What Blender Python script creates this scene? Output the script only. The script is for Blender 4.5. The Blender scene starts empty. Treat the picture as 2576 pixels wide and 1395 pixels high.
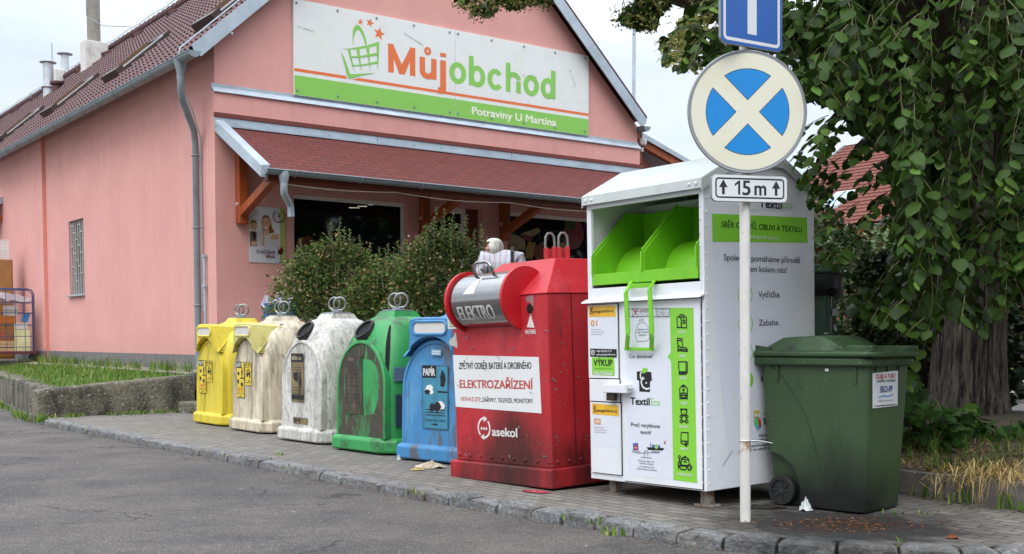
import bpy, bmesh, math, random
from math import sin, cos, pi, tan, atan2, sqrt
from mathutils import Vector, Matrix, noise as mnoise
R = math.radians
S = bpy.context.scene
COL = S.collection
rnd = random.Random(11)
V = Vector

# ------------------------------------------------------------------ survey
# The place was surveyed from the photograph: lens, eye height and the line of
# the horizon give a ray for every sighted mark; crossing that ray with the
# plane a thing lies in (ground, wall, front of a container) gives its place.
FOC, CU, HOR, EYE, PIT = 2888.0, 1288.0, 855.0, 1.1, R(3.2)
VPV = HOR + FOC * tan(PIT)
CAMP = V((0, 0, EYE))
def ray(u, v):
    dv = VPV - v
    return V((u - CU, FOC * cos(PIT) + dv * sin(PIT), -FOC * sin(PIT) + dv * cos(PIT)))
def G(u, v, z=0.0):
    d = ray(u, v)
    return CAMP + d * ((z - EYE) / d.z)
def atY(u, v, Y):
    d = ray(u, v)
    return CAMP + d * (Y / d.y)
def project(p):
    x, y, z = p[0], p[1], p[2] - EYE
    dep = y * cos(PIT) - z * sin(PIT)
    if dep < 0.2: return (1e6, 1e6)
    return (CU + FOC * x / dep, VPV - FOC * (y * sin(PIT) + z * cos(PIT)) / dep)
def inplane(M, ax, val, u, v):
    Mi = M.inverted(); o = Mi @ CAMP; d = Mi.to_3x3() @ ray(u, v)
    return o + d * ((val - o[ax]) / d[ax])
def frame(loc, ang, lean=0.0):
    return Matrix.Translation(loc) @ Matrix.Rotation(-lean, 4, 'Y') @ Matrix.Rotation(ang, 4, 'Z')
def K(x0, y0, x1, w):                      # marks read off an enlargement
    s = (x1 - x0) / w
    return lambda x, y: ((x0 + x * s) * .644, (y0 + y * s) * .644)

# ------------------------------------------------------------------ materials
def lin(h):
    h = h.lstrip('#'); o = []
    for i in (0, 2, 4):
        c = int(h[i:i + 2], 16) / 255
        o.append(c / 12.92 if c <= .04045 else ((c + .055) / 1.055) ** 2.4)
    return (*o, 1)
class NT:
    def __init__(s, name):
        s.m = bpy.data.materials.new(name); s.m.use_nodes = True
        s.t = s.m.node_tree; s.p = s.t.nodes['Principled BSDF']
        s.co = None
    def n(s, typ, **kw):
        x = s.t.nodes.new(typ)
        for k, v in kw.items(): setattr(x, k, v)
        return x
    def l(s, a, b): s.t.links.new(a, b)
    def coords(s, stretch=(1, 1, 1), off=(0, 0, 0), rot=0):
        if s.co is None: s.co = s.n('ShaderNodeTexCoord').outputs['Object']
        mp = s.n('ShaderNodeMapping'); mp.inputs['Scale'].default_value = stretch
        mp.inputs['Location'].default_value = off; mp.inputs['Rotation'].default_value = (0, 0, rot)
        s.l(s.co, mp.inputs[0]); return mp.outputs[0]
    def noise(s, scale, detail=4, stretch=(1, 1, 1), off=(0, 0, 0), rough=.6):
        x = s.n('ShaderNodeTexNoise'); x.inputs['Scale'].default_value = scale
        x.inputs['Detail'].default_value = detail; x.inputs['Roughness'].default_value = rough
        s.l(s.coords(stretch, off), x.inputs['Vector']); return x.outputs['Fac']
    def ramp(s, fac, lo, hi, a=0., b=1.):
        x = s.n('ShaderNodeMapRange'); x.inputs[1].default_value = lo; x.inputs[2].default_value = hi
        x.inputs[3].default_value = a; x.inputs[4].default_value = b
        s.l(fac, x.inputs[0]); return x.outputs[0]
    def mix(s, fac, a, b, mode='MIX'):
        x = s.n('ShaderNodeMix', data_type='RGBA', blend_type=mode)
        for sock, v in ((x.inputs[0], fac), (x.inputs[6], a), (x.inputs[7], b)):
            if hasattr(v, 'is_output'): s.l(v, sock)
            else: sock.default_value = v
        return x.outputs[2]
    def math(s, op, a, b=0.):
        x = s.n('ShaderNodeMath', operation=op)
        for sock, v in ((x.inputs[0], a), (x.inputs[1], b)):
            if hasattr(v, 'is_output'): s.l(v, sock)
            else: sock.default_value = v
        return x.outputs[0]
    def bump(s, h, strength, dist):
        b = s.n('ShaderNodeBump'); b.inputs['Strength'].default_value = strength
        b.inputs['Distance'].default_value = dist; s.l(h, b.inputs['Height'])
        if s.p.inputs['Normal'].is_linked: s.l(s.p.inputs['Normal'].links[0].from_socket, b.inputs['Normal'])
        s.l(b.outputs[0], s.p.inputs['Normal'])
    def col(s, c):
        if hasattr(c, 'is_output'): s.l(c, s.p.inputs['Base Color'])
        else: s.p.inputs['Base Color'].default_value = c
def mat(name, hexc, rough=.6, metal=0., var=.1, vs=4., layers=(), bump=None, off=(0, 0, 0), spec=.5, coat=0.):
    """layers: (hex, scale, lo, hi, stretch[, maxfac]) patches of another colour."""
    t = NT(name); c = lin(hexc) if isinstance(hexc, str) else hexc
    a = tuple(min(1, x * (1 + var)) for x in c[:3]) + (1,); b = tuple(x * (1 - var) for x in c[:3]) + (1,)
    out = t.mix(t.ramp(t.noise(vs, 5, off=off), .3, .7), b, a)
    rg = None
    for L in layers:
        f = t.ramp(t.noise(L[1], 6, L[4], off, .68), L[2], L[3], 0, L[5] if len(L) > 5 else 1)
        out = t.mix(f, out, lin(L[0]))
    t.col(out)
    t.p.inputs['Roughness'].default_value = rough; t.p.inputs['Metallic'].default_value = metal
    t.p.inputs['Specular IOR Level'].default_value = spec; t.p.inputs['Coat Weight'].default_value = coat
    if bump: t.bump(t.noise(bump[1], 4), bump[0], bump[2])
    return t.m
def leafmat(name, stops, rough=.5, trans=.3, lum=1.):
    t = NT(name)
    g = t.n('ShaderNodeNewGeometry'); r = t.n('ShaderNodeValToRGB')
    e = r.color_ramp.elements
    while len(e) < len(stops): e.new(.5)
    for k, (p, h) in enumerate(stops):
        e[k].position = p; e[k].color = lin(h)
    t.l(g.outputs['Random Per Island'], r.inputs[0])
    c = t.mix(t.ramp(t.noise(40, 2), .3, .7, 0, .25), r.outputs[0], (.02, .03, .01, 1))
    t.col(c); t.p.inputs['Roughness'].default_value = rough; t.p.inputs['Specular IOR Level'].default_value = .18
    tr = t.n('ShaderNodeBsdfTranslucent'); t.l(c, tr.inputs[0])
    mx = t.n('ShaderNodeMixShader'); mx.inputs[0].default_value = trans
    t.l(t.p.outputs[0], mx.inputs[1]); t.l(tr.outputs[0], mx.inputs[2])
    t.l(mx.outputs[0], t.t.nodes['Material Output'].inputs[0])
    return t.m

# ------------------------------------------------------------------ mesh kit
class MB:
    def __init__(s): s.v = []; s.f = []; s.m = []; s.s = []
    def add(s, vs, fs, mi=0, sm=False):
        o = len(s.v); s.v += [tuple(p) for p in vs]
        for f in fs: s.f.append([o + i for i in f]); s.m.append(mi); s.s.append(sm)
    def box(s, a, b, mi=0, M=None):
        (x0, y0, z0), (x1, y1, z1) = a, b
        p = [(x0,y0,z0),(x1,y0,z0),(x1,y1,z0),(x0,y1,z0),(x0,y0,z1),(x1,y0,z1),(x1,y1,z1),(x0,y1,z1)]
        if M: p = [M @ V(q) for q in p]
        s.add(p, [(3,2,1,0),(4,5,6,7),(0,1,5,4),(1,2,6,5),(2,3,7,6),(3,0,4,7)], mi)
    def hexa(s, p, mi=0, sm=False):        # bottom 4 then top 4
        s.add(p, [(3,2,1,0),(4,5,6,7),(0,1,5,4),(1,2,6,5),(2,3,7,6),(3,0,4,7)], mi, sm)
    def bar(s, p, q, w, h, mi=0, up=(0,0,1)):
        p, q = V(p), V(q); d = (q - p).normalized(); u = V(up)
        x = d.cross(u)
        if x.length < 1e-4: x = d.cross(V((0,1,0)))
        x.normalize(); y = x.cross(d)
        a, b = x * w / 2, y * h / 2
        s.hexa([p-a-b, p+a-b, p+a+b, p-a+b, q-a-b, q+a-b, q+a+b, q-a+b], mi)
    def prism(s, pts, fn, d0, d1, mi=0):   # 2-D outline -> slab between two depths
        n = len(pts); a = [fn(x, y, d0) for x, y in pts]; b = [fn(x, y, d1) for x, y in pts]
        s.add(a + b, [tuple(range(n))[::-1], tuple(range(n, 2*n))] + [(i, (i+1) % n, n + (i+1) % n, n + i) for i in range(n)], mi)
    def tube(s, pts, r, n=8, mi=0, closed=False, cap=True, sm=True):
        pts = [V(p) for p in pts]; N = len(pts); rr = r if isinstance(r, (list, tuple)) else [r] * N
        rings = []; up = None
        for i, p in enumerate(pts):
            if closed: t = pts[(i+1) % N] - pts[i-1]
            else: t = pts[min(i+1, N-1)] - pts[max(i-1, 0)]
            t.normalize()
            if up is None:
                up = t.orthogonal().normalized()
            up = (up - t * up.dot(t))
            if up.length < 1e-5: up = t.orthogonal()
            up.normalize(); w = t.cross(up)
            rings.append([p + (up * cos(2*pi*k/n) + w * sin(2*pi*k/n)) * rr[i] for k in range(n)])
        vs = [q for g in rings for q in g]; fs = []
        for i in range(N if closed else N - 1):
            j = (i + 1) % N
            for k in range(n): fs.append((i*n+k, i*n+(k+1) % n, j*n+(k+1) % n, j*n+k))
        s.add(vs, fs, mi, sm)
        if cap and not closed:
            s.add(rings[0], [tuple(range(n))[::-1]], mi); s.add(rings[-1], [tuple(range(n))], mi)
    def lathe(s, prof, n=24, M=None, mi=0, sm=True, cap=True):
        vs = []
        for r, z in prof:
            for k in range(n): vs.append(V((r*cos(2*pi*k/n), r*sin(2*pi*k/n), z)))
        if M: vs = [M @ v for v in vs]
        fs = [(i*n+k, i*n+(k+1) % n, (i+1)*n+(k+1) % n, (i+1)*n+k) for i in range(len(prof)-1) for k in range(n)]
        s.add(vs, fs, mi, sm)
        if cap:
            s.add(vs[:n], [tuple(range(n))[::-1]], mi); s.add(vs[-n:], [tuple(range(n))], mi)
    def grid(s, rows, mi=0, sm=True, closed=False):
        n = len(rows[0]); vs = [p for r in rows for p in r]
        fs = [(i*n+k, i*n+(k+1) % n, (i+1)*n+(k+1) % n, (i+1)*n+k) for i in range(len(rows)-1) for k in range(n if closed else n-1)]
        s.add(vs, fs, mi, sm)
    def build(s, name, mats, parent=None, bevel=0., M=None, seg=2, recalc=True, merge=False):
        me = bpy.data.meshes.new(name)
        vs = [M @ V(p) for p in s.v] if M else s.v
        me.from_pydata([tuple(p) for p in vs], [], s.f)
        for m in (mats if isinstance(mats, (list, tuple)) else [mats]): me.materials.append(m)
        me.polygons.foreach_set('material_index', s.m); me.polygons.foreach_set('use_smooth', s.s)
        if recalc:
            bm = bmesh.new(); bm.from_mesh(me)
            if merge: bmesh.ops.remove_doubles(bm, verts=bm.verts, dist=1e-4)
            bmesh.ops.recalc_face_normals(bm, faces=bm.faces); bm.to_mesh(me); bm.free()
        me.update()
        if any(s.s) and recalc: me.set_sharp_from_angle(angle=R(42))
        o = bpy.data.objects.new(name, me); COL.objects.link(o)
        if parent: o.parent = parent
        if bevel:
            b = o.modifiers.new('bevel', 'BEVEL'); b.width = bevel; b.segments = seg; b.limit_method = 'ANGLE'; b.angle_limit = R(35)
            b.harden_normals = False
        return o
def merge_into(o, mb, mats):
    """Surface marks join the mesh of the part they lie on."""
    me = o.data; base = len(me.materials)
    for m in mats: me.materials.append(m)
    bm = bmesh.new(); bm.from_mesh(me); vs = [bm.verts.new(v) for v in mb.v]
    for f, mi in zip(mb.f, mb.m):
        try: bm.faces.new([vs[i] for i in f]).material_index = base + mi
        except ValueError: pass
    bm.to_mesh(me); bm.free()
def tag(o, label=None, cat=None, group=None, kind=None):
    for k, v in (('label', label), ('category', cat), ('group', group), ('kind', kind)):
        if v: o[k] = v
    return o
def thing(name, M, label, cat, group=None):
    o = bpy.data.objects.new(name, None); COL.objects.link(o)
    o.matrix_world = M if isinstance(M, Matrix) else Matrix.Translation(M)
    o.empty_display_size = .2
    return tag(o, label, cat, group)

# ------------------------------------------------------------------ lettering and flat marks
_gl = {}
def glyphs(s):
    if s not in _gl:
        c = bpy.data.curves.new('t', 'FONT'); c.body = s; c.resolution_u = 4
        o = bpy.data.objects.new('t', c); COL.objects.link(o)
        me = bpy.data.meshes.new_from_object(o.evaluated_get(bpy.context.evaluated_depsgraph_get()))
        COL.objects.unlink(o); bpy.data.objects.remove(o)
        vs = [(v.co.x, v.co.y) for v in me.vertices]; fs = [tuple(p.vertices) for p in me.polygons]
        bpy.data.meshes.remove(me)
        xs = [v[0] for v in vs]
        _gl[s] = (vs, fs, min(xs), max(xs))
    return _gl[s]
CAPH = max(v[1] for v in glyphs('H')[0])
class Face:
    """A flat face of a thing; marks are laid on it a fraction of a millimetre proud."""
    def __init__(s, M, ax, val, out, gap=.0012):
        s.M, s.ax, s.val, s.out, s.gap = M, ax, val, out, gap
    def q(s, u, v):
        p = inplane(s.M, s.ax, s.val, u, v)
        return (p.x, p.z) if s.ax == 1 else (p.y, p.z)
    def m(s, a, b, layer=0):
        d = s.val + s.out * (s.gap + .0005 * layer)
        return V((a, d, b)) if s.ax == 1 else V((d, a, b))
    def poly(s, mb, uv, mi, layer=0):
        s.flat(mb, [s.q(*p) for p in uv], mi, layer)
    def flat(s, mb, ab, mi, layer=0):
        mb.add([s.m(a, b, layer) for a, b in ab], [tuple(range(len(ab)))], mi)
    def line(s, mb, ab, w, mi, layer=0, closed=False):
        P = [V(p) for p in ab]; n = len(P); Lf, Rt = [], []
        for i in range(n):
            if closed: d1, d2 = P[i] - P[i-1], P[(i+1) % n] - P[i]
            else: d1 = P[i] - P[max(i-1, 0)]; d2 = P[min(i+1, n-1)] - P[i]
            if d1.length < 1e-9: d1 = d2
            if d2.length < 1e-9: d2 = d1
            d1 = d1.normalized(); d2 = d2.normalized(); t = d1 + d2
            if t.length < 1e-3: t = d1
            t.normalize(); nn = V((-t.y, t.x)); k = min(2.2, 1 / max(.3, abs(nn.dot(V((-d1.y, d1.x))))))
            Lf.append(P[i] + nn * w/2 * k); Rt.append(P[i] - nn * w/2 * k)
        vs = [s.m(p.x, p.y, layer) for p in Lf + Rt]
        mb.add(vs, [(i, (i+1) % n, n + (i+1) % n, n + i) for i in range(n if closed else n-1)], mi)
    def lineuv(s, mb, uv, w, mi, layer=0, closed=False):
        s.line(mb, [s.q(*p) for p in uv], w, mi, layer, closed)
    def text(s, mb, st, a, b, h, w=None, mi=0, layer=0, bold=0., al='l', rot=0., flip=1):
        vs, fs, x0, x1 = glyphs(st); sy = h / CAPH
        sx = (w / (x1 - x0)) if w else sy * .92
        wd = (x1 - x0) * sx; ox = {'l': 0, 'c': -wd/2, 'r': -wd}[al]
        k = [(0, 0)] if not bold else [(-bold, -bold*.6), (bold, bold*.6), (bold, -bold*.6), (-bold, bold*.6), (0, 0)]
        cr, sr = cos(rot), sin(rot)
        for i, (dx, dy) in enumerate(k):
            pts = []
            for x, y in vs:
                X = ((x - x0) * sx + ox + dx * h) ; Y = y * sy + dy * h
                pts.append(s.m(a + flip * (X * cr - Y * sr), b + X * sr + Y * cr, layer + i * .3))
            mb.add(pts, fs, mi)
    def tuv(s, mb, st, p0, u1, hp, mi=0, layer=0, bold=0.):
        """Text whose baseline starts at the sighted mark p0, reaches column u1, with capitals hp marks tall."""
        a, b = s.q(*p0); a1 = s.q(u1, p0[1])[0]; h = abs(s.q(p0[0], p0[1] - hp)[1] - b)
        s.text(mb, st, a, b, h, abs(a1 - a), mi, layer, bold)
def circ(cx, cy, rx, ry=None, n=24, a0=0., a1=2*pi):
    ry = rx if ry is None else ry
    full = abs(a1 - a0 - 2*pi) < 1e-6
    return [(cx + rx*cos(a0 + (a1-a0)*i/(n if full else n-1)), cy + ry*sin(a0 + (a1-a0)*i/(n if full else n-1))) for i in range(n)]
def rrect(x0, y0, x1, y1, r, n=4):
    o = []
    for cx, cy, a in ((x1-r, y1-r, 0), (x0+r, y1-r, pi/2), (x0+r, y0+r, pi), (x1-r, y0+r, 3*pi/2)):
        o += [(cx + r*cos(a + pi/2*i/n), cy + r*sin(a + pi/2*i/n)) for i in range(n+1)]
    return o
# ------------------------------------------------------------------ camera, sky, light
cam = bpy.data.cameras.new('camera'); cam.sensor_width = 36; cam.lens = FOC / 2576 * 36
cam.shift_y = (VPV - 697.0) / 2576; cam.clip_end = 2000; cam.clip_start = .05
co = bpy.data.objects.new('camera', cam); COL.objects.link(co)
co.location = CAMP; co.rotation_euler = (pi/2 - PIT, 0, 0); S.camera = co
SUN_EL, SUN_AZ = R(52), R(200)            # high behind the photographer, veiled by cloud
w = bpy.data.worlds.new('World'); S.world = w; w.use_nodes = True
nt = w.node_tree; bg = nt.nodes['Background']; bg.inputs['Strength'].default_value = .12
sk = nt.nodes.new('ShaderNodeTexSky'); sk.sky_type = 'NISHITA'; sk.sun_disc = False
sk.sun_elevation = SUN_EL; sk.sun_rotation = SUN_AZ; sk.air_density = 1.2; sk.dust_density = 2
tc = nt.nodes.new('ShaderNodeTexCoord'); mp = nt.nodes.new('ShaderNodeMapping'); mp.inputs['Scale'].default_value = (1, 1, 2.6)
nt.links.new(tc.outputs['Generated'], mp.inputs[0])
cn = nt.nodes.new('ShaderNodeTexNoise'); cn.inputs['Scale'].default_value = 2.6; cn.inputs['Detail'].default_value = 7; cn.inputs['Roughness'].default_value = .55
cn.inputs['Distortion'].default_value = .5
nt.links.new(mp.outputs[0], cn.inputs['Vector'])
cr = nt.nodes.new('ShaderNodeMapRange'); cr.inputs[1].default_value = .34; cr.inputs[2].default_value = .62; cr.inputs[3].default_value = .5; cr.inputs[4].default_value = .97
nt.links.new(cn.outputs['Fac'], cr.inputs[0])
sx = nt.nodes.new('ShaderNodeSeparateXYZ'); nt.links.new(tc.outputs['Generated'], sx.inputs[0])
er = nt.nodes.new('ShaderNodeMapRange'); er.inputs[1].default_value = .22; er.inputs[2].default_value = 1.; er.inputs[3].default_value = 1.; er.inputs[4].default_value = 4.5
nt.links.new(sx.outputs['Z'], er.inputs[0])
cl = nt.nodes.new('ShaderNodeVectorMath'); cl.operation = 'SCALE'; cl.inputs[0].default_value = (6.1, 6.6, 7.25)
nt.links.new(er.outputs[0], cl.inputs['Scale'])
mx = nt.nodes.new('ShaderNodeMix'); mx.data_type = 'RGBA'
nt.links.new(cr.outputs[0], mx.inputs[0]); nt.links.new(sk.outputs[0], mx.inputs[6]); nt.links.new(cl.outputs[0], mx.inputs[7])
nt.links.new(mx.outputs[2], bg.inputs['Color'])
sl = bpy.data.lights.new('sun', 'SUN'); sl.energy = 1.0; sl.angle = R(30); sl.color = (1, .96, .9)
so = bpy.data.objects.new('sun', sl); COL.objects.link(so)
sd = V((sin(SUN_AZ) * cos(SUN_EL), cos(SUN_AZ) * cos(SUN_EL), sin(SUN_EL)))
so.rotation_euler = sd.to_track_quat('Z', 'Y').to_euler()
S.view_settings.view_transform = 'Standard'; S.view_settings.look = 'None'; S.view_settings.exposure = 0.38; S.view_settings.gamma = 1
S.cycles.max_bounces = 7; S.cycles.diffuse_bounces = 3; S.cycles.transmission_bounces = 4

# ------------------------------------------------------------------ materials of the setting
def m_asphalt():
    t = NT('asphalt'); f = t.noise(120, 3, rough=.75); g = t.noise(1.3, 5); h = t.noise(9, 4, (1, 1.6, 1))
    c = t.mix(t.ramp(f, .36, .64), lin('#33302e'), lin('#746e68'))
    c = t.mix(t.ramp(g, .38, .66, 0, .55), c, lin('#343234'))
    c = t.mix(t.ramp(t.noise(.55, 5, off=(9, 4, 0)), .5, .62, 0, .35), c, lin('#2f2d2e'))
    c = t.mix(t.ramp(t.noise(2.6, 6, (1, 1.5, 1), (2, 8, 0)), .64, .72, 0, .5), c, lin('#262526'))
    c = t.mix(t.ramp(h, .52, .75, 0, .3), c, lin('#78726c'))
    vo = t.n('ShaderNodeTexVoronoi'); vo.inputs['Scale'].default_value = 75; t.l(t.coords(), vo.inputs['Vector'])
    c = t.mix(t.ramp(vo.outputs['Distance'], .08, .3, .6, 0), c, lin('#b5aea6'))
    c = t.mix(t.ramp(t.noise(48, 3, off=(7, 3, 0)), .58, .68, 0, .6), c, lin('#2f2e30'))
    c = t.mix(t.ramp(t.noise(37, 2, off=(3, 1, 0)), .70, .74), c, lin('#9b948c'))
    cv = t.n('ShaderNodeTexVoronoi', feature='DISTANCE_TO_EDGE'); cv.inputs['Scale'].default_value = .55      # hairline cracks
    wv = t.n('ShaderNodeVectorMath', operation='ADD'); nz = t.n('ShaderNodeTexNoise'); nz.inputs['Scale'].default_value = 2.2; nz.inputs['Detail'].default_value = 6; t.l(t.coords(), nz.inputs['Vector'])
    t.l(t.coords(), wv.inputs[0]); t.l(nz.outputs['Color'], wv.inputs[1]); t.l(wv.outputs[0], cv.inputs['Vector'])
    ck = t.math('MULTIPLY', t.ramp(cv.outputs['Distance'], .003, .009, .8, 0), t.ramp(t.noise(.7, 3, off=(2, 2, 0)), .48, .56)); c = t.mix(ck, c, lin('#1d1b1b'))
    c = t.mix(t.ramp(t.noise(1.7, 3, off=(31, 7, 0)), .70, .76, 0, .6), c, lin('#211f1f'))
    t.col(c); t.p.inputs['Roughness'].default_value = .88; t.p.inputs['Specular IOR Level'].default_value = .3
    t.bump(f, .5, .012); t.bump(vo.outputs['Distance'], .35, .012); return t.m
def m_pavers():
    t = NT('pavers'); rot = R(51)
    b = t.n('ShaderNodeTexBrick'); b.inputs['Scale'].default_value = 5; b.inputs['Mortar Size'].default_value = .045
    b.inputs['Brick Width'].default_value = 1.0; b.inputs['Row Height'].default_value = .5; b.inputs['Mortar Smooth'].default_value = .3
    b.inputs['Color1'].default_value = lin('#7d7870'); b.inputs['Color2'].default_value = lin('#656059'); b.inputs['Mortar'].default_value = lin('#2d2822')
    wv = t.n('ShaderNodeVectorMath', operation='ADD'); t.l(t.coords(rot=rot), wv.inputs[0])
    nz = t.n('ShaderNodeTexNoise'); nz.inputs['Scale'].default_value = 14; t.l(t.coords(), nz.inputs['Vector'])
    sc = t.n('ShaderNodeVectorMath', operation='SCALE'); sc.inputs['Scale'].default_value = .03; t.l(nz.outputs['Color'], sc.inputs[0])
    t.l(sc.outputs[0], wv.inputs[1]); t.l(wv.outputs[0], b.inputs['Vector'])
    c = t.mix(t.ramp(t.noise(2.2, 6), .35, .72, 0, .55), b.outputs['Color'], lin('#5f5a52'))
    c = t.mix(t.ramp(t.noise(60, 3), .5, .8, 0, .5), c, lin('#8d857a'))
    c = t.mix(t.ramp(t.noise(5, 6, off=(4, 2, 0)), .62, .7, 0, .5), c, lin('#3c3832'))
    # spilled kitchen oil and rotted needles in front of the kitchen-waste bin
    d = t.n('ShaderNodeVectorMath', operation='DISTANCE'); d.inputs[1].default_value = (1.98, 6.82, 0); t.l(t.coords((1, 1, 1)), d.inputs[0])
    e = t.math('ADD', d.outputs['Value'], t.math('MULTIPLY', t.noise(5, 6), .9))
    c = t.mix(t.ramp(e, .95, 1.5, .97, 0), c, lin('#120e0b'))
    t.col(c); t.p.inputs['Roughness'].default_value = .85
    t.bump(b.outputs['Fac'], -.5, .006); t.bump(t.noise(80, 4), .3, .004); return t.m
M_asph, M_pav = m_asphalt(), m_pavers()
def m_granite():
    t = NT('kerb granite'); c = t.mix(t.ramp(t.noise(2.4, 5), .3, .7), lin('#55565a'), lin('#7b7a78'))
    c = t.mix(t.ramp(t.noise(40, 5), .5, .68, 0, .65), c, lin('#a09e9a')); c = t.mix(t.ramp(t.noise(9, 6), .5, .68, 0, .75), c, lin('#403e3d')); c = t.mix(t.ramp(t.noise(2.2, 5, off=(5, 1, 0)), .5, .7, 0, .6), c, lin('#665a4e'))
    d = t.n('ShaderNodeVectorMath', operation='DISTANCE'); d.inputs[1].default_value = (1.95, 6.62, 0); t.l(t.coords(), d.inputs[0])   # the oil spill reaches the kerb
    c = t.mix(t.ramp(t.math('ADD', d.outputs['Value'], t.math('MULTIPLY', t.noise(6, 5), .8)), .75, 1.35, .9, 0), c, lin('#1a1614'))
    t.col(c); t.p.inputs['Roughness'].default_value = .85; t.bump(t.noise(22, 5), .9, .03); return t.m
M_granite = m_granite()
M_soil = mat('dry soil', '#5a4d3f', .95, var=.3, vs=8, layers=[('#8a7a63', 20, .5, .7, (1,1,1), .7)], bump=(.8, 40, .02))
M_ground = mat('packed yard', '#5a554e', .9, var=.15, layers=[('#45413b', 5, .5, .7, (1,1,1), .6)], bump=(.4, 30, .01))
M_grassbase = mat('turf', '#3c5a1e', .95, var=.3, vs=6, layers=[('#7b7a3a', 9, .5, .75, (1,1,1), .6)], bump=(.8, 40, .02))
M_gravel = mat('pale gravel', '#a39a8c', .9, var=.25, vs=60, layers=[('#6b6459', 50, .5, .6, (1,1,1), .8)], bump=(1, 70, .03))
M_conc = mat('old concrete', '#6f6858', .92, var=.25, layers=[('#2f2a23', 2.2, .42, .60, (1,1,.45), .9), ('#948d7e', 14, .58, .7, (1,1,1), .7), ('#4f5a34', 4, .58, .72, (1,1,.6), .55), ('#c3c5c0', 26, .60, .65, (1,1,1.6), .9)], bump=(.9, 18, .03))
M_conc2 = mat('grey concrete edging', '#7f7b76', .92, var=.15, layers=[('#5b554c', 6, .5, .7, (1,1,.4), .7)], bump=(.6, 40, .01))

# ------------------------------------------------------------------ ground
b = MB(); b.box((-400, -30, -.5), (400, 700, -.08)); tag(b.build('road', M_asph), kind='structure')
def spline(P, n):
    P = [V(p) for p in P]; P = [2*P[0]-P[1]] + P + [2*P[-1]-P[-2]]; o = []
    for i in range(1, len(P)-2):
        for k in range(n):
            t = k/n; a, b_, c, d = P[i-1:i+3]
            o.append(.5*((2*b_)+(c-a)*t+(2*a-5*b_+4*c-d)*t*t+(3*b_-a-3*c+d)*t**3))
    return o + [P[-2]]
kp = [G(u, v).to_2d() for u, v in ((112,1056),(330,1097),(644,1155),(1032,1227),(1410,1288),(1640,1325),(1806,1348),(2031,1365),(2300,1378),(2560,1386))]
kp = [V((-6.75, 16.15))] + kp[1:] + [V((3.6, 6.02)), V((8, 6.1))]
kc = spline(kp, 30)
acc = [0]
for i in range(1, len(kc)): acc.append(acc[-1] + (kc[i]-kc[i-1]).length)
def kat(s):
    for i in range(1, len(kc)):
        if acc[i] >= s or i == len(kc)-1:
            t = (s-acc[i-1])/max(1e-6, acc[i]-acc[i-1]); d = (kc[i]-kc[i-1]).normalized()
            return kc[i-1].lerp(kc[i], t), V((-d.y, d.x))    # point, inward normal
b = MB(); s = .02
while s < acc[-1] - .3:
    near = s > acc[-1]*.52
    L = rnd.uniform(.2, .36) if near else rnd.uniform(.34, .62)
    p, n = kat(s); q, n2 = kat(s + L - .02)
    if rnd.random() < .35 and not near: L *= .6; q, n2 = kat(s + L - .014)
    t0 = rnd.uniform(-.006, .012); wd = rnd.uniform(.125, .15); fo = rnd.uniform(-.012, .012)
    nu, nv, nw = max(3, int(L/.05)), 4, 3; rows = []
    prof = [(fo-.008, -.2), (fo-.006, -.06), (fo-.002, -.014), (fo+.008, t0-.003), (fo+.03, t0), (wd*.6, t0+.003), (wd, t0)]
    for i in range(nu+1):
        f = i/nu; c = p.lerp(q, f); nn = n.lerp(n2, f); e = .02 if i in (0, nu) else 0; row = []
        for x, z in prof:
            j = mnoise.noise((c.x*9, c.y*9, (x+z)*14)) * .0065
            row.append((c.x + nn.x*(x+j), c.y + nn.y*(x+j), z + j*.5 - (e if z > -.05 else 0)))
        rows.append(row)
    b.grid(rows, sm=False); b.add(rows[0], [tuple(range(len(prof)))]); b.add(rows[-1], [tuple(range(len(prof)))[::-1]])
    s += L
tag(b.build('kerb', M_granite), kind='structure')
inner = [(lambda pn: pn[0] + pn[1]*.135)(kat(acc[-1]*i/60)) for i in range(61)]
pv = [(p.x, p.y) for p in inner] + [(8, 9), (5.2, 9.6), (3.4, 12), (-3.0, 17.5), (-5.0, 18.6), (-6.45, 16.6)]
b = MB(); b.prism(pv, lambda x, y, d: (x, y, d), -.3, -.004); tag(b.build('pavement', M_pav), kind='structure')
TZ = .58
tp = [(-4.9, 18.3), (-3.2, 16.45), (.62, 10.5), (1.75, 9.4), (2.42, 8.75), (3.3, 9.5), (3.4, 13), (5, 20), (9, 32), (4, 60), (-60, 60), (-40, 36), (-14.4, 30), (-12.6, 27), (-10.7, 26.9), (-4.95, 19.2)]
b = MB(); b.prism(tp, lambda x, y, d: (x, y, d), -.3, TZ); tag(b.build('terrace', M_ground), kind='structure')
def lawn_z(f): return .345 + .2*f
LA, LB, LC, LD = V((-6.6, 16.5)), V((-4.95, 18.1)), V((-11.6, 27.9)), V((-13.1, 27.8))
def lawn_pt(a, c):      # a: wall->building, c: front->back
    p = V((-6.62, 16.45)).lerp(V((-13.2, 28.1)), c); q = V((-5.0, 18.2)).lerp(V((-11.9, 28.4)), c)
    return p.lerp(q, a)
rows = []
for i in range(41):
    r = []
    for k in range(13):
        p = lawn_pt(k/12, i/40); r.append((p.x, p.y, lawn_z(k/12) + .03*mnoise.noise((p.x*2, p.y*2, 0)) + .05*i/40))
    rows.append(r)
b = MB(); b.grid(rows); tag(b.build('lawn', M_grassbase), kind='structure')
b = MB(); rows = []
for i in range(60):
    p = V((-4.95, 18.8)).lerp(V((-12.2, 28.5)), i/59); n = V((-.8, -.6))
    rows.append([(p.x+n.x*k*.1, p.y+n.y*k*.1, .60 - k*.012 + .02*mnoise.noise((i*1.3, k, 0))) for k in range(5)])
b.grid(rows); tag(b.build('gravel_strip', M_gravel), kind='structure')
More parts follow.
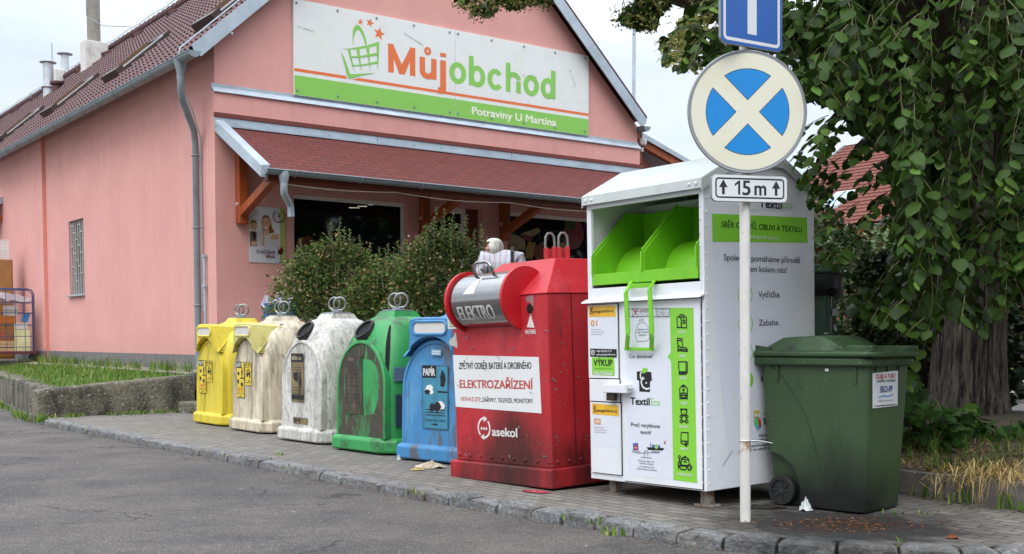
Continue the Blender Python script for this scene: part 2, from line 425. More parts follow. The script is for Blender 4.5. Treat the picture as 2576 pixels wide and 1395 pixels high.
# raised bed round the lime tree
def bed_z(x, y):
    d = max(0, (x-2.78)*.83 + (y-8.28)*.55)
    return .15 + min(.2, d*.06) + .03*mnoise.noise((x*1.7, y*1.7, 3))
rows = []
for i in range(31):
    p = V((1.9, 9.74)).lerp(V((6.6, 2.1)), i/30)
    rows.append([(p.x+.83*d, p.y+.55*d, bed_z(p.x+.83*d, p.y+.55*d)) for d in [k*.2+.06 for k in range(21)]])
b = MB(); b.grid(rows); bd = b.build('bed_soil', M_soil); tag(bd, kind='structure')
b = MB(); a0, a1 = V((1.95, 9.62)), V((6.4, 2.4)); dd = (a1-a0).normalized(); k = 0
L = (a1-a0).length
while k < L:
    p = a0 + dd*k; q = a0 + dd*min(L, k+.985); zt = .165 + rnd.uniform(-.008, .008)
    n = V((-dd.y, dd.x))*.07
    b.hexa([(p.x,p.y,-.1),(q.x,q.y,-.1),(q.x+n.x,q.y+n.y,-.1),(p.x+n.x,p.y+n.y,-.1),(p.x,p.y,zt),(q.x,q.y,zt),(q.x+n.x,q.y+n.y,zt),(p.x+n.x,p.y+n.y,zt)]); k += 1
e = b.build('bed_edging', M_conc2, bevel=.008); tag(e, kind='structure')
# the side street beyond the tree
b = MB(); b.prism([(7.6, 21.4), (40, 19), (40, 37), (8, 38)], lambda x, y, d: (x, y, d), -.3, .12); tag(b.build('far_pavement', M_conc2), kind='structure')
b = MB(); b.grid([[(x, y, .125 + max(0, y-37)*.045) for x in (6, 15, 30, 60)] for y in (36.5, 40, 46, 56, 70)]); tag(b.build('far_verge', M_grassbase), kind='structure')

# retaining walls
def wall_run(name, p, q, th, z0, z1, label):
    p, q = V(p), V(q); d = (q-p).normalized(); n = V((-d.y, d.x))*th; N = max(6, int((q-p).length/.12)); rows = []
    pr = [(0, -.25), (0, .1), (.0, .8), (.03, .94), (.09, 1.0), (.5, 1.015), (.91, 1.), (1, .93), (1, -.25)]
    for i in range(N+1):
        c = p.lerp(q, i/N); zt = z0 + (z1-z0)*i/N; row = []
        for a, f in pr:
            j = mnoise.noise((c.x*3, c.y*3, a*2+f*3))*.02; e = (.02 if i in (0, N) else 0)
            row.append((c.x + n.x*(a + j*2), c.y + n.y*(a + j*2), f*zt + j*.6 - e*(f > .5)))
        rows.append(row)
    b = MB(); b.grid(rows, sm=False); b.add(rows[0], [tuple(range(len(pr)))]); b.add(rows[-1], [tuple(range(len(pr)))[::-1]])
    return tag(b.build(name, M_conc), label, 'wall')
wall_run('retaining_wall', (-6.70, 16.2), (-4.92, 17.78), .3, .385, .56, 'cracked mossy concrete retaining wall rising beside the brick paving')
wall_run('retaining_wall', (-13.8, 29.3), (-6.75, 16.62), .32, .47, .39, 'long weathered concrete kerb wall along the asphalt, holding the grass plot')
b = MB(); b.box((0, 0, -.1), (.9, .5, .17)); o = b.build('step', M_conc, bevel=.03, M=frame((-5.05, 17.3, 0), R(-30))); tag(o, 'worn concrete step at the foot of the mossy wall, half behind the yellow container', 'step')

# ------------------------------------------------------------------ shop building
def m_stucco(name, hexc):
    t = NT(name); c = t.mix(t.ramp(t.noise(1.1, 5), .3, .75), lin('#d59b93'), lin(hexc))
    c = t.mix(t.ramp(t.noise(.8, 6, off=(3, 3, 1)), .5, .72, 0, .22), c, lin('#c48a86'))
    c = t.mix(t.ramp(t.noise(6, 5, (1, 1, .6), (1, 5, 2)), .62, .74, 0, .18), c, lin('#a87470'))
    c = t.mix(t.ramp(t.noise(2.2, 5, (1, 1, .12)), .52, .75, 0, .10), c, lin('#b0706c'))
    c = t.mix(t.ramp(t.noise(45, 3), .45, .7, 0, .3), c, lin('#e2aaa2'))
    sp = t.n('ShaderNodeSeparateXYZ'); t.l(t.coords(), sp.inputs[0]); zz = sp.outputs[2]       # rain splash above the plinth, runs below ledge and eaves
    c = t.mix(t.ramp(t.math('ADD', zz, t.math('MULTIPLY', t.noise(7, 6), .5)), .5, .95, .2, 0), c, lin('#a07c72'))
    for z_ in (4.56, 5.0, 3.0): c = t.mix(t.math('MULTIPLY', t.ramp(t.math('ABSOLUTE', t.math('SUBTRACT', zz, z_-.35)), .1, .5, .16, 0), t.ramp(t.noise(5, 5, (1, 1, .08), (z_, 1, 0)), .5, .72)), c, lin('#a8706a'))
    t.col(c); t.p.inputs['Roughness'].default_value = .92; t.p.inputs['Specular IOR Level'].default_value = .2
    t.bump(t.noise(110, 3), .6, .012); return t.m
M_pink = m_stucco('pink stucco', '#e0a59c')
M_peach = mat('peach stucco edge', '#dd9080', .9, var=.05, bump=(.5, 190, .006))
M_plinth = None
def m_plinth():
    t = NT('plinth tiles'); b_ = t.n('ShaderNodeTexBrick'); b_.inputs['Scale'].default_value = 1; b_.offset = 0
    b_.inputs['Brick Width'].default_value = .3; b_.inputs['Row Height'].default_value = .7; b_.inputs['Mortar Size'].default_value = .006
    b_.inputs['Color1'].default_value = lin('#6e6a6a'); b_.inputs['Color2'].default_value = lin('#666363'); b_.inputs['Mortar'].default_value = lin('#8d8986')
    cx = t.n('ShaderNodeSeparateXYZ'); t.l(t.coords(), cx.inputs[0]); cb = t.n('ShaderNodeCombineXYZ')
    t.l(t.math('ADD', cx.outputs[0], cx.outputs[1]), cb.inputs[0]); t.l(t.math('ADD', cx.outputs[2], .42), cb.inputs[1]); t.l(cb.outputs[0], b_.inputs['Vector'])
    t.col(t.mix(t.ramp(t.noise(6, 5), .4, .7, 0, .35), b_.outputs['Color'], lin('#85807c'))); t.p.inputs['Roughness'].default_value = .55; return t.m
M_plinth = m_plinth()
def m_rooftile():
    t = NT('maroon roof tile'); c = t.mix(t.ramp(t.noise(3.2, 5), .3, .7), lin('#391817'), lin('#4c2524'))
    fl = t.n('ShaderNodeVectorMath', operation='FLOOR'); t.l(t.coords((3.8, 5, 0)), fl.inputs[0]); wn = t.n('ShaderNodeTexWhiteNoise'); t.l(fl.outputs[0], wn.inputs['Vector'])
    c = t.mix(t.ramp(wn.outputs['Value'], 0, 1, 0, .35), c, lin('#6d3d36')); c = t.mix(t.ramp(t.noise(18, 4), .55, .75, 0, .4), c, lin('#633936')); c = t.mix(t.ramp(t.noise(2.4, 6, off=(5, 5, 5)), .58, .7, 0, .45), c, lin('#3a3426')); c = t.mix(t.ramp(t.noise(1.2, 6), .55, .72, 0, .4), c, lin('#4b2326'))
    t.col(c); t.p.inputs['Roughness'].default_value = .55; return t.m
M_rtile = m_rooftile()
M_zinc = mat('zinc sheet', '#a9b4bd', .42, .2, var=.14, vs=2.5, layers=[('#c3ccd2', 3, .5, .72, (1,1,1), .5), ('#6c747b', 9, .58, .75, (1,1,1), .4)])
M_zincd = mat('dull grey gutter', '#858e94', .5, .2, var=.15, layers=[('#59605f', 4, .5, .7, (1,1,1), .6)])
M_white = mat('white plastic frame', '#d8d6d2', .4, var=.03)
M_wood = mat('orange stained timber', '#9a4a1e', .5, var=.25, vs=2, layers=[('#6b2d10', 3, .45, .7, (6,6,.6), .8)], bump=(.2, 40, .004))
M_woodd = mat('red brown timber', '#6b2a14', .55, var=.2)
M_plankred = mat('dark red plank', '#6b2f28', .6, var=.12)
def m_glass():
    t = NT('shop glass'); t.col((.006, .007, .008, 1)); t.p.inputs['Roughness'].default_value = .03; t.p.inputs['Specular IOR Level'].default_value = .55; return t.m
M_glass = m_glass()
M_dark = mat('dark void', '#0c0b0b', .9, var=0)
M_steel = mat('galvanised steel', '#c3c6c8', .32, .45, var=.12)
M_render = mat('grey chimney render', '#cdc9c3', .9, var=.1, layers=[('#6b6660', 2.2, .55, .72, (1,1,.35), .7)], bump=(.4, 60, .01))
M_rust = mat('concrete flue', '#8c867c', .9, var=.2, layers=[('#5f5a4c', 4, .5, .7, (1,1,.4), .7)])
M_bolt = M_steel
def m_shingle():
    t = NT('red bitumen shingle'); b_ = t.n('ShaderNodeTexBrick'); b_.inputs['Scale'].default_value = 1; b_.inputs['Brick Width'].default_value = .34; b_.inputs['Row Height'].default_value = .145
    b_.inputs['Mortar Size'].default_value = .013; b_.inputs['Color1'].default_value = lin('#642a26'); b_.inputs['Color2'].default_value = lin('#58221d'); b_.inputs['Mortar'].default_value = lin('#2a0f0c')
    sp = t.n('ShaderNodeSeparateXYZ'); t.l(t.coords(), sp.inputs[0]); cb = t.n('ShaderNodeCombineXYZ')
    t.l(sp.outputs[0], cb.inputs[0]); t.l(t.math('MULTIPLY', sp.outputs[1], 1.13), cb.inputs[1]); t.l(cb.outputs[0], b_.inputs['Vector'])
    c = t.mix(t.ramp(t.noise(60, 3), .4, .7, 0, .4), b_.outputs['Color'], lin('#74403a')); c = t.mix(t.ramp(t.noise(1.4, 4), .45, .7, 0, .3), c, lin('#5d2620'))
    t.col(c); t.p.inputs['Roughness'].default_value = .95; t.bump(b_.outputs['Fac'], -.4, .01); t.bump(t.noise(300, 2), .3, .004); return t.m
M_shingle = m_shingle()

BM = Matrix.Translation((-.2555*19, 19, TZ)) @ Matrix.Rotation(atan2(.6, .8), 4, 'Z')
shop = thing('shop_building', BM, 'pink stuccoed shop building with a steep maroon tiled roof and shingled front canopy', 'building')
W, FY, SK = 9.39, -.06, .913
ZL = 5.142 + SK*.458                       # roof plane height above the left wall line
AP = (4.47, ZL + SK*4.47)
LEN = 37.
FF = Face(BM, 1, 0.0, -1, .0)              # facade (upper)
wb = MB()
top = [(0, 4.58), (W, 4.58), (W, ZL + SK*(2*AP[0]-W) - .12), (AP[0], AP[1]-.12), (0, ZL-.12)]
wb.prism(top, lambda x, y, d: (x, d, y), .0, .3)
OP = 3.02
wb.prism([(-.04, OP), (W+.02, OP), (W+.02, 4.57), (-.04, 4.57)], lambda x, y, d: (x, d, y), FY, .298)
ops = [(1.35, 3.64, .85), (4.24, 5.32, 0), (5.92, 8.5, .85)]
xs = [-.04, 1.35, 3.64, 4.24, 5.32, 5.92, 8.5, W+.02]
for a, c in ((0,1),(2,3),(4,5),(6,7)): wb.box((xs[a], FY, -.3), (xs[c], .3, OP))
for a, c, z in ops: wb.box((a, FY+.004, -.3), (c, .3, z if z else -.02))
# side wall with its barred window
ws0, ws1, wz0, wz1 = 7.22, 8.3, 1.5, 3.13
for s0, s1, z0, z1 in ((.3, ws0, -.3, ZL-.1), (ws1, 10.05, -.3, ZL-.1), (ws0, ws1, -.3, wz0), (ws0, ws1, wz1, ZL-.1)): wb.box((0, s0, z0), (.3, s1, z1))
wb.box((-.08, 10.05, -.3), (.3, LEN, ZL-.1)); wb.box((W-.3, .3, -.3), (W, LEN, ZL-.4)); wb.box((.3, LEN-.3, -.3), (W-.3, LEN, ZL-.1))
wb.build('wall', M_pink, shop)
b = MB(); b.box((-.084, 10.046, .26), (0, 10.05, ZL-.1)); b.build('wall_edge', M_peach, shop)
b = MB(); b.box((-.022, .0, -.35), (-.002, 10.04, .262)); b.box((-.1, 10.03, -.35), (-.082, LEN, .262)); b.box((-.06, FY-.02, -.35), (1.35, FY-.002, .26)); b.build('plinth', M_plinth, shop)
# roof: real waves and courses on the street-side slope
b = MB(); rows = []; CL = .36; npc = int((AP[0]+.458)*sqrt(1+SK*SK)/CL)+1; cosr = 1/sqrt(1+SK*SK); sinr = SK*cosr
ny = 37*5*5
def tile_pt(sl, s, h): return (-.458 + sl*cosr - h*sinr, s, 5.142 + sl*sinr + h*cosr)
for c in range(npc):
    for e in (0, 1):
        sl = min(c*CL + e*CL, (AP[0]+.458)/cosr); row = []
        for k in range(ny+1):
            s = -.25 + (LEN+.5)*k/ny; wv = sin(2*pi*k/5.)
            row.append(tile_pt(sl, s, (.036 if e == 0 else .005) + .026*wv*(1 if e == 0 else .9)))
        rows.append(row)
b.grid(rows, sm=False)
xr = 2*AP[0]+.458
b.hexa([(AP[0], -.25, AP[1]), (xr, -.25, 5.142), (xr, LEN+.25, 5.142), (AP[0], LEN+.25, AP[1]), (AP[0], -.25, AP[1]+.1), (xr+.05, -.25, 5.2), (xr+.05, LEN+.25, 5.2), (AP[0], LEN+.25, AP[1]+.1)])
b.hexa([(-.40, -.24, 5.142), (AP[0], -.24, AP[1]-.07), (AP[0], LEN+.24, AP[1]-.07), (-.40, LEN+.24, 5.142), (-.43, -.24, 5.16), (AP[0], -.24, AP[1]-.02), (AP[0], LEN+.24, AP[1]-.02), (-.43, LEN+.24, 5.16)])
roof = b.build('roof', M_rtile, shop, recalc=False)
b = MB()
for i in range(int(LEN/.38)+1):
    s = -.25 + i*.38
    b.tube([(AP[0], s, AP[1]+.10), (AP[0], s+.4, AP[1]+.075)], [.12, .105], 10)
b.build('ridge_tiles', M_rtile, roof)
for i in range(13):
    s = 1.2 + i*2.75; sl = (AP[0]+.458)/cosr - .55; b = MB()
    p = [tile_pt(sl-.25, s, .05), tile_pt(sl-.25, s+.22, .05), tile_pt(sl+.2, s+.22, .05), tile_pt(sl+.2, s, .05)]
    b.add(p + [tile_pt(sl-.22, s+.02, .17), tile_pt(sl-.22, s+.2, .17)], [(0,1,5,4),(4,5,2,3),(0,4,3),(1,2,5)])
    b.build('vent_tile', M_rtile, roof)
M_skyf = mat('brown skylight flashing', '#3a2a22', .5, var=.15); M_alu = mat('bright aluminium', '#d5d8da', .25, .7, var=.05)
M_skyw = mat('brown skylight wood', '#5e4430', .6, var=.2)
def m_skyglass():
    t = NT('skylight glass'); t.col((.30, .24, .20, 1)); t.p.inputs['Roughness'].default_value = .05; t.p.inputs['Metallic'].default_value = .4; return t.m
M_skyg = m_skyglass()
for s0 in (.72, 5.75, 10.5, 15.3, 20.6):
    sl0 = .86/cosr; b = MB()
    def hx(a0, a1, s_0, s_1, h0, h1, mi=0):
        b.hexa([tile_pt(a0, s_0, h0), tile_pt(a1, s_0, h0), tile_pt(a1, s_1, h0), tile_pt(a0, s_1, h0), tile_pt(a0, s_0, h1), tile_pt(a1, s_0, h1), tile_pt(a1, s_1, h1), tile_pt(a0, s_1, h1)], mi)
    hx(sl0-.05, sl0+.14, s0, s0+.92, .0, .17); hx(sl0+1.3, sl0+1.45, s0, s0+.92, 0, .12)
    hx(sl0+.14, sl0+1.3, s0, s0+.05, 0, .10); hx(sl0+.14, sl0+1.3, s0+.02, s0+.06, .1005, .125, 1); hx(sl0+.14, sl0+1.3, s0+.86, s0+.92, 0, .16, 2)
    sf = b.build('skylight', [M_skyf, M_alu, M_skyw], roof); b = MB()
    hx(sl0+.12, sl0+1.3, s0+.08, s0+.84, 0, .035); b.build('pane', M_skyg, sf)
# chimneys on and behind the ridge
def chim(name, x, u0, u1, vt, dy, flues):
    p0 = inplane(BM, 0, x, u0, vt); p1 = inplane(BM, 0, x, u1, vt); b = MB()
    s1, s0, zt = p0.y, p1.y, p0.z
    b.box((x, s0, 5.2+SK*x-.6), (x+dy, s1, zt)); c = b.build('chimney', M_render, roof, bevel=.02); return c, s0, s1, zt
ch, s0, s1, zt = chim('chimney', 3.55, 201, 213, 107, .72, 1)
b = MB(); sm_ = s0*.55+s1*.45; b.tube([(3.9, sm_, zt-.02), (3.9, sm_, zt+1.62)], .2, 16); b.build('flue', M_rust, ch)
b = MB(); b.tube([(3.9, sm_, zt+1.6), (3.9, sm_, zt+3.4)], .14, 16); b.build('flue_pipe', M_steel, ch)
b = MB(); b.box((3.3, s0-.06, 5.2+SK*3.3-.1), (3.54, s1+.05, 5.2+SK*3.5+.25)); b.build('flashing', M_zinc, ch)
b = MB(); b.tube([(3.6, sm_-.28, zt+3.4), (3.6, sm_-.29, zt+.7), (3.9, sm_-.9, zt+.32), (4.3, sm_-2.3, zt+.05)], .012, 5); b.build('wire', M_zincd, ch)
ch, s0, s1, zt = chim('chimney', 4.1, 131, 138, 177, .62, 1)
b = MB(); sm_ = (s0+s1)/2; b.tube([(4.5, sm_, zt), (4.5, sm_, zt+.55)], .13, 12); b.lathe([(.0, .66), (.27, .61), (.27, .58), (.0, .58)], 16, Matrix.Translation((4.5, sm_, zt))); b.build('flue', M_steel, ch)
p = inplane(BM, 0, 3.4, 122, 222); pt = inplane(BM, 0, 3.4, 120, 160)
b = MB(); b.tube([(3.4, p.y, p.z-.7), (3.4, p.y, pt.z)], .17, 14); b.lathe([(.17, -.1), (.17, .08), (.24, .12), (.24, .14)], 14, Matrix.Translation((3.4, p.y, p.z-.1)), cap=False)
b.lathe([(.0, .10), (.27, .05), (.27, .02), (.0, .02)], 16, Matrix.Translation((3.4, p.y, pt.z))); b.tube([(3.4, p.y, pt.z), (3.4, p.y, pt.z+.06)], .1, 8); b.build('flue_pipe', M_steel, roof)
p = inplane(BM, 0, 3.2, 144, 235); b = MB(); b.lathe([(.22, -.6), (.17, -.1), (.15, .25), (.22, .28), (.22, .36), (.1, .4)], 14, Matrix.Translation((3.2, p.y, p.z))); b.build('roof_vent', M_rtile, roof)
for u, v0, v1 in ((132, 190, 107), (77, 262, 232)):
    b = MB(); a = inplane(BM, 0, 4.3, u, v0); c = inplane(BM, 0, 4.3, u, v1); b.tube([(4.3, a.y, a.z-.6), (4.3, a.y, c.z)], .015, 5)
    b.build('lightning_rod', M_zincd, roof)
b = MB(); pts = [(AP[0]-.05, s, AP[1]+.26+.02*sin(s*3)) for s in [i*.5-.3 for i in range(74)]]; b.tube(pts, .012, 5)
b.tube([tile_pt(l*.5, .12, .1) for l in range(0, 13)] , .014, 5)
b.tube([tile_pt(0, .12, .1), (-.56, .1, 5.05), (-.55, .2, 4.75), (-.2, .45, 4.3), (-.03, .55, 3.9), (-.03, .55, 1.0)], .012, 5); b.build('lightning_wire', M_zinc, roof)
# verge boards and ledge
def slab(mb, uv, y, d0, d1, mi=0):
    mb.prism([(lambda p: (p.x, p.z))(inplane(BM, 1, y, *q)) for q in uv], lambda x, z, d: (x, d, z), d0, d1, mi)
tl = [(-.47, 5.20), (AP[0], 5.20+SK*(AP[0]+.47)), (AP[0], 5.20+SK*(AP[0]+.47)-.29), (-.33, 5.035), (-.44, 5.10)]
b = MB(); b.prism(tl, lambda x, z, d: (x, d, z), -.27, -.245)
for i in range(4): b.lathe([(.0, .012), (.018, .008), (.02, 0)], 8, Matrix.Translation((.2+i*1.1, -.27, 5.3+SK*(.3+i*1.1)-.1)) @ Matrix.Rotation(pi/2, 4, 'X'))
b.build('verge_flashing', M_zinc, shop)
tr = [(2*AP[0]-x, z) for x, z in tl]
b = MB(); b.prism([(x, z-.05) for x, z in tr], lambda x, z, d: (x, d, z), -.27, -.245); b.build('verge_flashing', M_zinc, shop)
b = MB()
for x0, x1 in ((-.06, 1.9), (1.9, 4.4), (4.4, 6.9), (6.9, 8.3), (8.3, W+.03)):
    b.add([(x0, .0, 4.66), (x1, .0, 4.66), (x1, FY-.03, 4.585), (x0, FY-.03, 4.585), (x1, FY-.035, 4.555), (x0, FY-.035, 4.555)], [(0,1,2,3), (3,2,4,5)])
    b.box((x0, -.012, 4.585), (x1-.01, -.002, 4.70))
    n = 4
    for i in range(n): b.lathe([(.0, .012), (.018, .008), (.02, 0)], 8, Matrix.Translation((x0+(x1-x0)*(i+.4)/n, -.012, 4.668)) @ Matrix.Rotation(pi/2, 4, 'X'))
b.build('ledge_flashing', M_zinc, shop)
# gutters and downpipe of the main roof
def half_gutter(mb, x, s0, s1, z, r, n=10, axis='y', mi=0):
    rows = []
    for s in (s0, s1):
        rows.append([((x + r*cos(pi+pi*k/n), s, z + r*sin(pi+pi*k/n)) if axis == 'y' else (s, x + r*cos(pi+pi*k/n), z + r*sin(pi+pi*k/n))) for k in range(n+1)])
    mb.grid(rows, mi)
    for rw in rows: mb.add(rw, [tuple(range(n+1))], mi)
    for sg in (-1, 1):
        mb.tube([((x+sg*r, s0, z) if axis == 'y' else (s0, x+sg*r, z)), ((x+sg*r, s1, z) if axis == 'y' else (s1, x+sg*r, z))], .012, 6, mi)
def ring_br(mb, x, s, z, r, axis='y', mi=0):
    mb.tube([((x + r*cos(pi+pi*k/8), s, z + r*sin(pi+pi*k/8)) if axis == 'y' else (s, x + r*cos(pi+pi*k/8), z + r*sin(pi+pi*k/8))) for k in range(9)], .012, 5, mi)
GX, GZ = -.53, 5.05
b = MB(); half_gutter(b, GX, -.5, LEN, GZ, .1)
for i in range(38): ring_br(b, GX, .3+i*.98, GZ, .104)
gu = b.build('gutter', M_zincd, shop)
pw = inplane(BM, 0, -.1, 495, 600); DS = pw.y
b = MB(); b.lathe([(.05, -.36), (.055, -.28), (.1, -.08), (.11, -.02)], 14, Matrix.Translation((GX, .1, GZ)), cap=False)
b.tube([(GX, .1, GZ-.3), (GX, .1, GZ-.5), (GX+.06, .2, GZ-.64), (-.16, DS-.1, GZ-1.05), (-.1, DS, GZ-1.25), (-.1, DS, .3), (-.1, DS, -.2)], .055, 12)
for z in (3.6, 2.4, 1.1): b.tube(circ3 := [(-.1+.062*cos(a*pi/6), DS+.062*sin(a*pi/6), z) for a in range(12)], .012, 5, closed=True); b.tube([(-.06, DS-.06, z), (0.0, DS-.06, z)], .01, 5)
b.build('downpipe', M_zincd, gu)
b = MB(); b.tube([(-.06, DS-.22, 1.9), (-.06, DS-.22, -.1)], .022, 6)
for z in (1.9, 1.4, .5): b.box((-.09, DS-.26, z), (0, DS-.18, z+.04))
b.build('conduit', M_zinc, shop)
b = MB(); half_gutter(b, xr+.09, -.2, LEN, 5.02, .1); b.build('gutter', M_zincd, shop)
# shop windows and door
def window(x0, x1, z0, z1, y, name='window', mull=(), fw=.07):
    b = MB()
    b.box((x0, y, z1-fw), (x1, y+.06, z1)); b.box((x0, y, z0), (x1, y+.06, z0+fw)); b.box((x0, y, z0+fw), (x0+fw, y+.06, z1-fw)); b.box((x1-fw, y, z0+fw), (x1, y+.06, z1-fw))
    for m in mull: b.box((m-fw/2, y+.001, z0+fw), (m+fw/2, y+.059, z1-fw))
    f = b.build(name, M_white, shop, bevel=.006); b = MB(); b.box((x0+fw-.005, y+.025, z0+fw-.005), (x1-fw+.005, y+.035, z1-fw+.005)); b.build('pane', M_glass, f); return f
w1 = window(1.352, 3.638, .852, 3.018, .05); w3 = window(5.922, 8.498, .852, 3.018, .05)
dr = window(4.242, 5.05, 0, 3.018, .12, 'door', fw=.1)
b = MB(); b.tube([(4.4, .1, 1.0), (4.4, .06, 1.0), (4.4, .06, 1.5), (4.4, .1, 1.5)], .014, 6); b.build('handle', M_steel, dr)
b = MB(); b.box((5.05, .1, -.02), (5.32, .2, 3.02)); b.build('door_panel', M_woodd, shop)
# foil prints of groceries on the right-hand pane
fp = [mat('print cream', '#8b7a5c', .25, var=.3, vs=9), mat('print yellow', '#8a6a20', .25, var=.3), mat('print red', '#6e1a12', .25, var=.3, vs=6), mat('print green', '#2c3a12', .25, var=.4, vs=9), mat('print orange', '#7a3a16', .25, var=.3)]
PF = Face(BM, 1, .075, -1, .002); KW = K(1900, 900, 2350, 2511); KV = K(1550, 700, 2350, 2576); b = MB()
PF.poly(b, [KW(*q) for q in ((420, 60), (560, 70), (840, 200), (850, 420), (700, 420), (430, 250))], 0, 1)
PF.poly(b, [KW(*q) for q in ((430, 250), (700, 420), (760, 560), (870, 620), (640, 620), (420, 420))], 1, 2)
PF.poly(b, [KW(*q) for q in ((730, 80), (1130, -60), (1180, 30), (1020, 130))], 0, 3)
PF.poly(b, [KW(*q) for q in ((730, 84), (1020, 134), (960, 260), (830, 190))], 2, 4)
PF.poly(b, [KW(*q) for q in ((920, 250), (1080, 270), (1000, 620), (860, 620), (850, 420))], 1, 5)
PF.poly(b, [KW(*(circ(1190, 480, 160, 190)[i])) for i in range(24)], 2, 6)
PF.poly(b, [KW(*(circ(1650, 420, 130, 160)[i])) for i in range(24)], 0, 7)
PF.poly(b, [KV(*(circ(2220, 690, 130, 190)[i])) for i in range(24)], 2, 8)
PF.poly(b, [KV(*(circ(2180, 560, 70, 90)[i])) for i in range(24)], 3, 9)
PF.poly(b, [KV(*q) for q in ((1380, 600), (1500, 580), (1470, 660), (1380, 680))], 4, 10)
b.build('window_print', fp, w3)
# interior strip lights glimpsed in the left pane, blossom print at its foot
ml = NT('strip light'); ml.p.inputs['Emission Color'].default_value = (1, .9, .7, 1); ml.p.inputs['Emission Strength'].default_value = .35; ml.col((.3, .28, .2, 1))
PW = Face(BM, 1, .075, -1, .002); KP = K(900, 600, 2000, 2192); b = MB()
for q in (((920, 418), (1000, 420), (1010, 425), (925, 425)), ((985, 408), (1065, 408), (1060, 415), (990, 413)), ((1065, 393), (1170, 390), (1150, 399), (1080, 402))): PW.poly(b, [KP(*p) for p in q], 0, 1)
b.build('strip_light', ml.m, w1)
b = MB(); PW.poly(b, [KP(*(circ(560, 740, 50, 90)[i])) for i in range(24)], 0, 1); PW.poly(b, [KP(*(circ(600, 690, 40, 50)[i])) for i in range(24)], 1, 2)
for _ in range(14*4): rnd.random()
b.build('window_print', [mat('print straw', '#77683a', .25, var=.3), mat('print wine', '#5a2a22', .25, var=.3)], w1)
# barred window in the side wall
b = MB(); b.box((.16, ws0, wz0), (.2, ws1, wz1)); o = b.build('barred_window', M_dark, shop)
b = MB(); nb = 6
for i in range(nb+1):
    y = ws0+.05+(ws1-ws0-.1)*i/nb; b.box((.03, y-.012, wz0+.01), (.055, y+.012, wz1-.01))
for i in range(nb):
    y0 = ws0+.05+(ws1-ws0-.1)*i/nb; y1 = ws0+.05+(ws1-ws0-.1)*(i+1)/nb
    for k in range(3):
        z = wz0 + .3 + ((i % 3)*.16) + k*.45
        if z < wz1-.1: b.box((.031, y0, z), (.054, y1, z+.02))
b.build('bars', mat('pale grey bars', '#b4b1ae', .5, var=.08), o)
b = MB(); b.box((-.07, ws0-.03, wz0-.03), (.2, ws1+.03, wz0+.005)); b.build('sill', M_zinc, o, bevel=.004)
# front canopy
cz, cd, ct = 3.10, 1.76, 4.03
can = MB(); X1 = W+.1
can.hexa([(.0, FY-.01, ct-.04), (.0, -cd, cz), (X1, -cd, cz), (X1, FY-.01, ct-.04), (.0, FY-.01, ct+.0), (.0, -cd, cz+.04), (X1, -cd, cz+.04), (X1, FY-.01, ct+.0)])
can = can.build('canopy', M_shingle, shop)
b = MB()
for x in (.0, 3.0, 6.0): b.box((x-.05 if not x else x, FY-.03, ct-.02), (min(x+2.99, X1+.05), FY-.012, ct+.115)); b.box((x-.05 if not x else x, FY-.14, ct-.045), (min(x+2.99, X1+.05), FY-.031, ct-.02))
b.box((9.0, FY-.03, ct-.02), (X1+.05, FY-.012, ct+.115))
for i in range(16): b.lathe([(.0, .012), (.016, .008), (.018, 0)], 8, Matrix.Translation((.3+i*.58, FY-.03, ct+.05)) @ Matrix.Rotation(pi/2, 4, 'X'))
b.build('canopy_flashing', M_zinc, can)
b = MB(); b.box((-.05, FY-.045, ct+.12), (X1, FY-.001, ct+.19)); b.build('plank', M_plankred, can)
def verge(x):
    b = MB(); dz = ct-cz
    b.hexa([(x-.06, FY, ct-.11), (x-.06, -cd-.06, cz-.12), (x+.02, -cd-.06, cz-.12), (x+.02, FY, ct-.11), (x-.06, FY, ct+.08), (x-.06, -cd-.06, cz+.06), (x+.09, -cd-.06, cz+.075), (x+.09, FY, ct+.09)])
    b.build('canopy_verge', M_zinc, can)
verge(0.02); verge(X1-.05)
b = MB(); half_gutter(b, -cd-.09, .02, X1, cz+.0, .075, axis='x')
for i in range(9): ring_br(b, -cd-.09, .5+i*1.15, cz, .08, 'x')
cg = b.build('canopy_gutter', M_zincd, can)
b = MB(); gx = .32; b.lathe([(.05, -.2), (.07, -.13), (.085, -.06), (.085, 0)], 14, Matrix.Translation((gx, -cd-.09, cz-.01)), cap=False)
b.tube([(gx, -cd-.09, cz-.18), (gx, -cd-.09, cz-.27), (gx+.02, -cd-.05, cz-.34), (gx+.19, -cd+.14, cz-.44), (gx+.24, -cd+.18, cz-.50), (gx+.25, -cd+.18, cz-.66)], .055, 14); b.build('spout', M_zinc, cg)
for x in (.38, 3.95, 5.78, 8.7):
    b = MB(); b.box((x-.08, FY-.17, 2.43), (x+.08, FY-.01, 3.78)); br = b.build('bracket', M_wood, can, bevel=.012)
    b = MB(); b.bar((x, FY-.16, 2.62), (x, -cd+.18, cz+.02), .13, .13); b.build('brace', M_wood, br)
    b = MB(); b.bar((x, FY-.02, ct-.12), (x, -cd+.02, cz-.06), .12, .12); b.build('rafter', M_woodd, br)
    b = MB(); b.lathe([(.0, .02), (.03, .015), (.035, 0)], 8, Matrix.Translation((x-.082, FY-.09, 2.75)) @ Matrix.Rotation(-pi/2, 4, 'Y')); b.build('bolt', M_steel, br)
b = MB(); b.box((.1, -cd+.0, cz-.16), (X1, -cd+.14, cz-.02)); b.build('purlin', M_woodd, can)
b = MB(); pts = []
for i in range(41):
    x = .3 + i*.2; pts.append((x, -cd-.05, cz-.17 - .05*abs(sin(x*1.35))))
b.tube(pts, .008, 4); b.build('cable', mat('grey cable', '#9a8f82', .6), can)
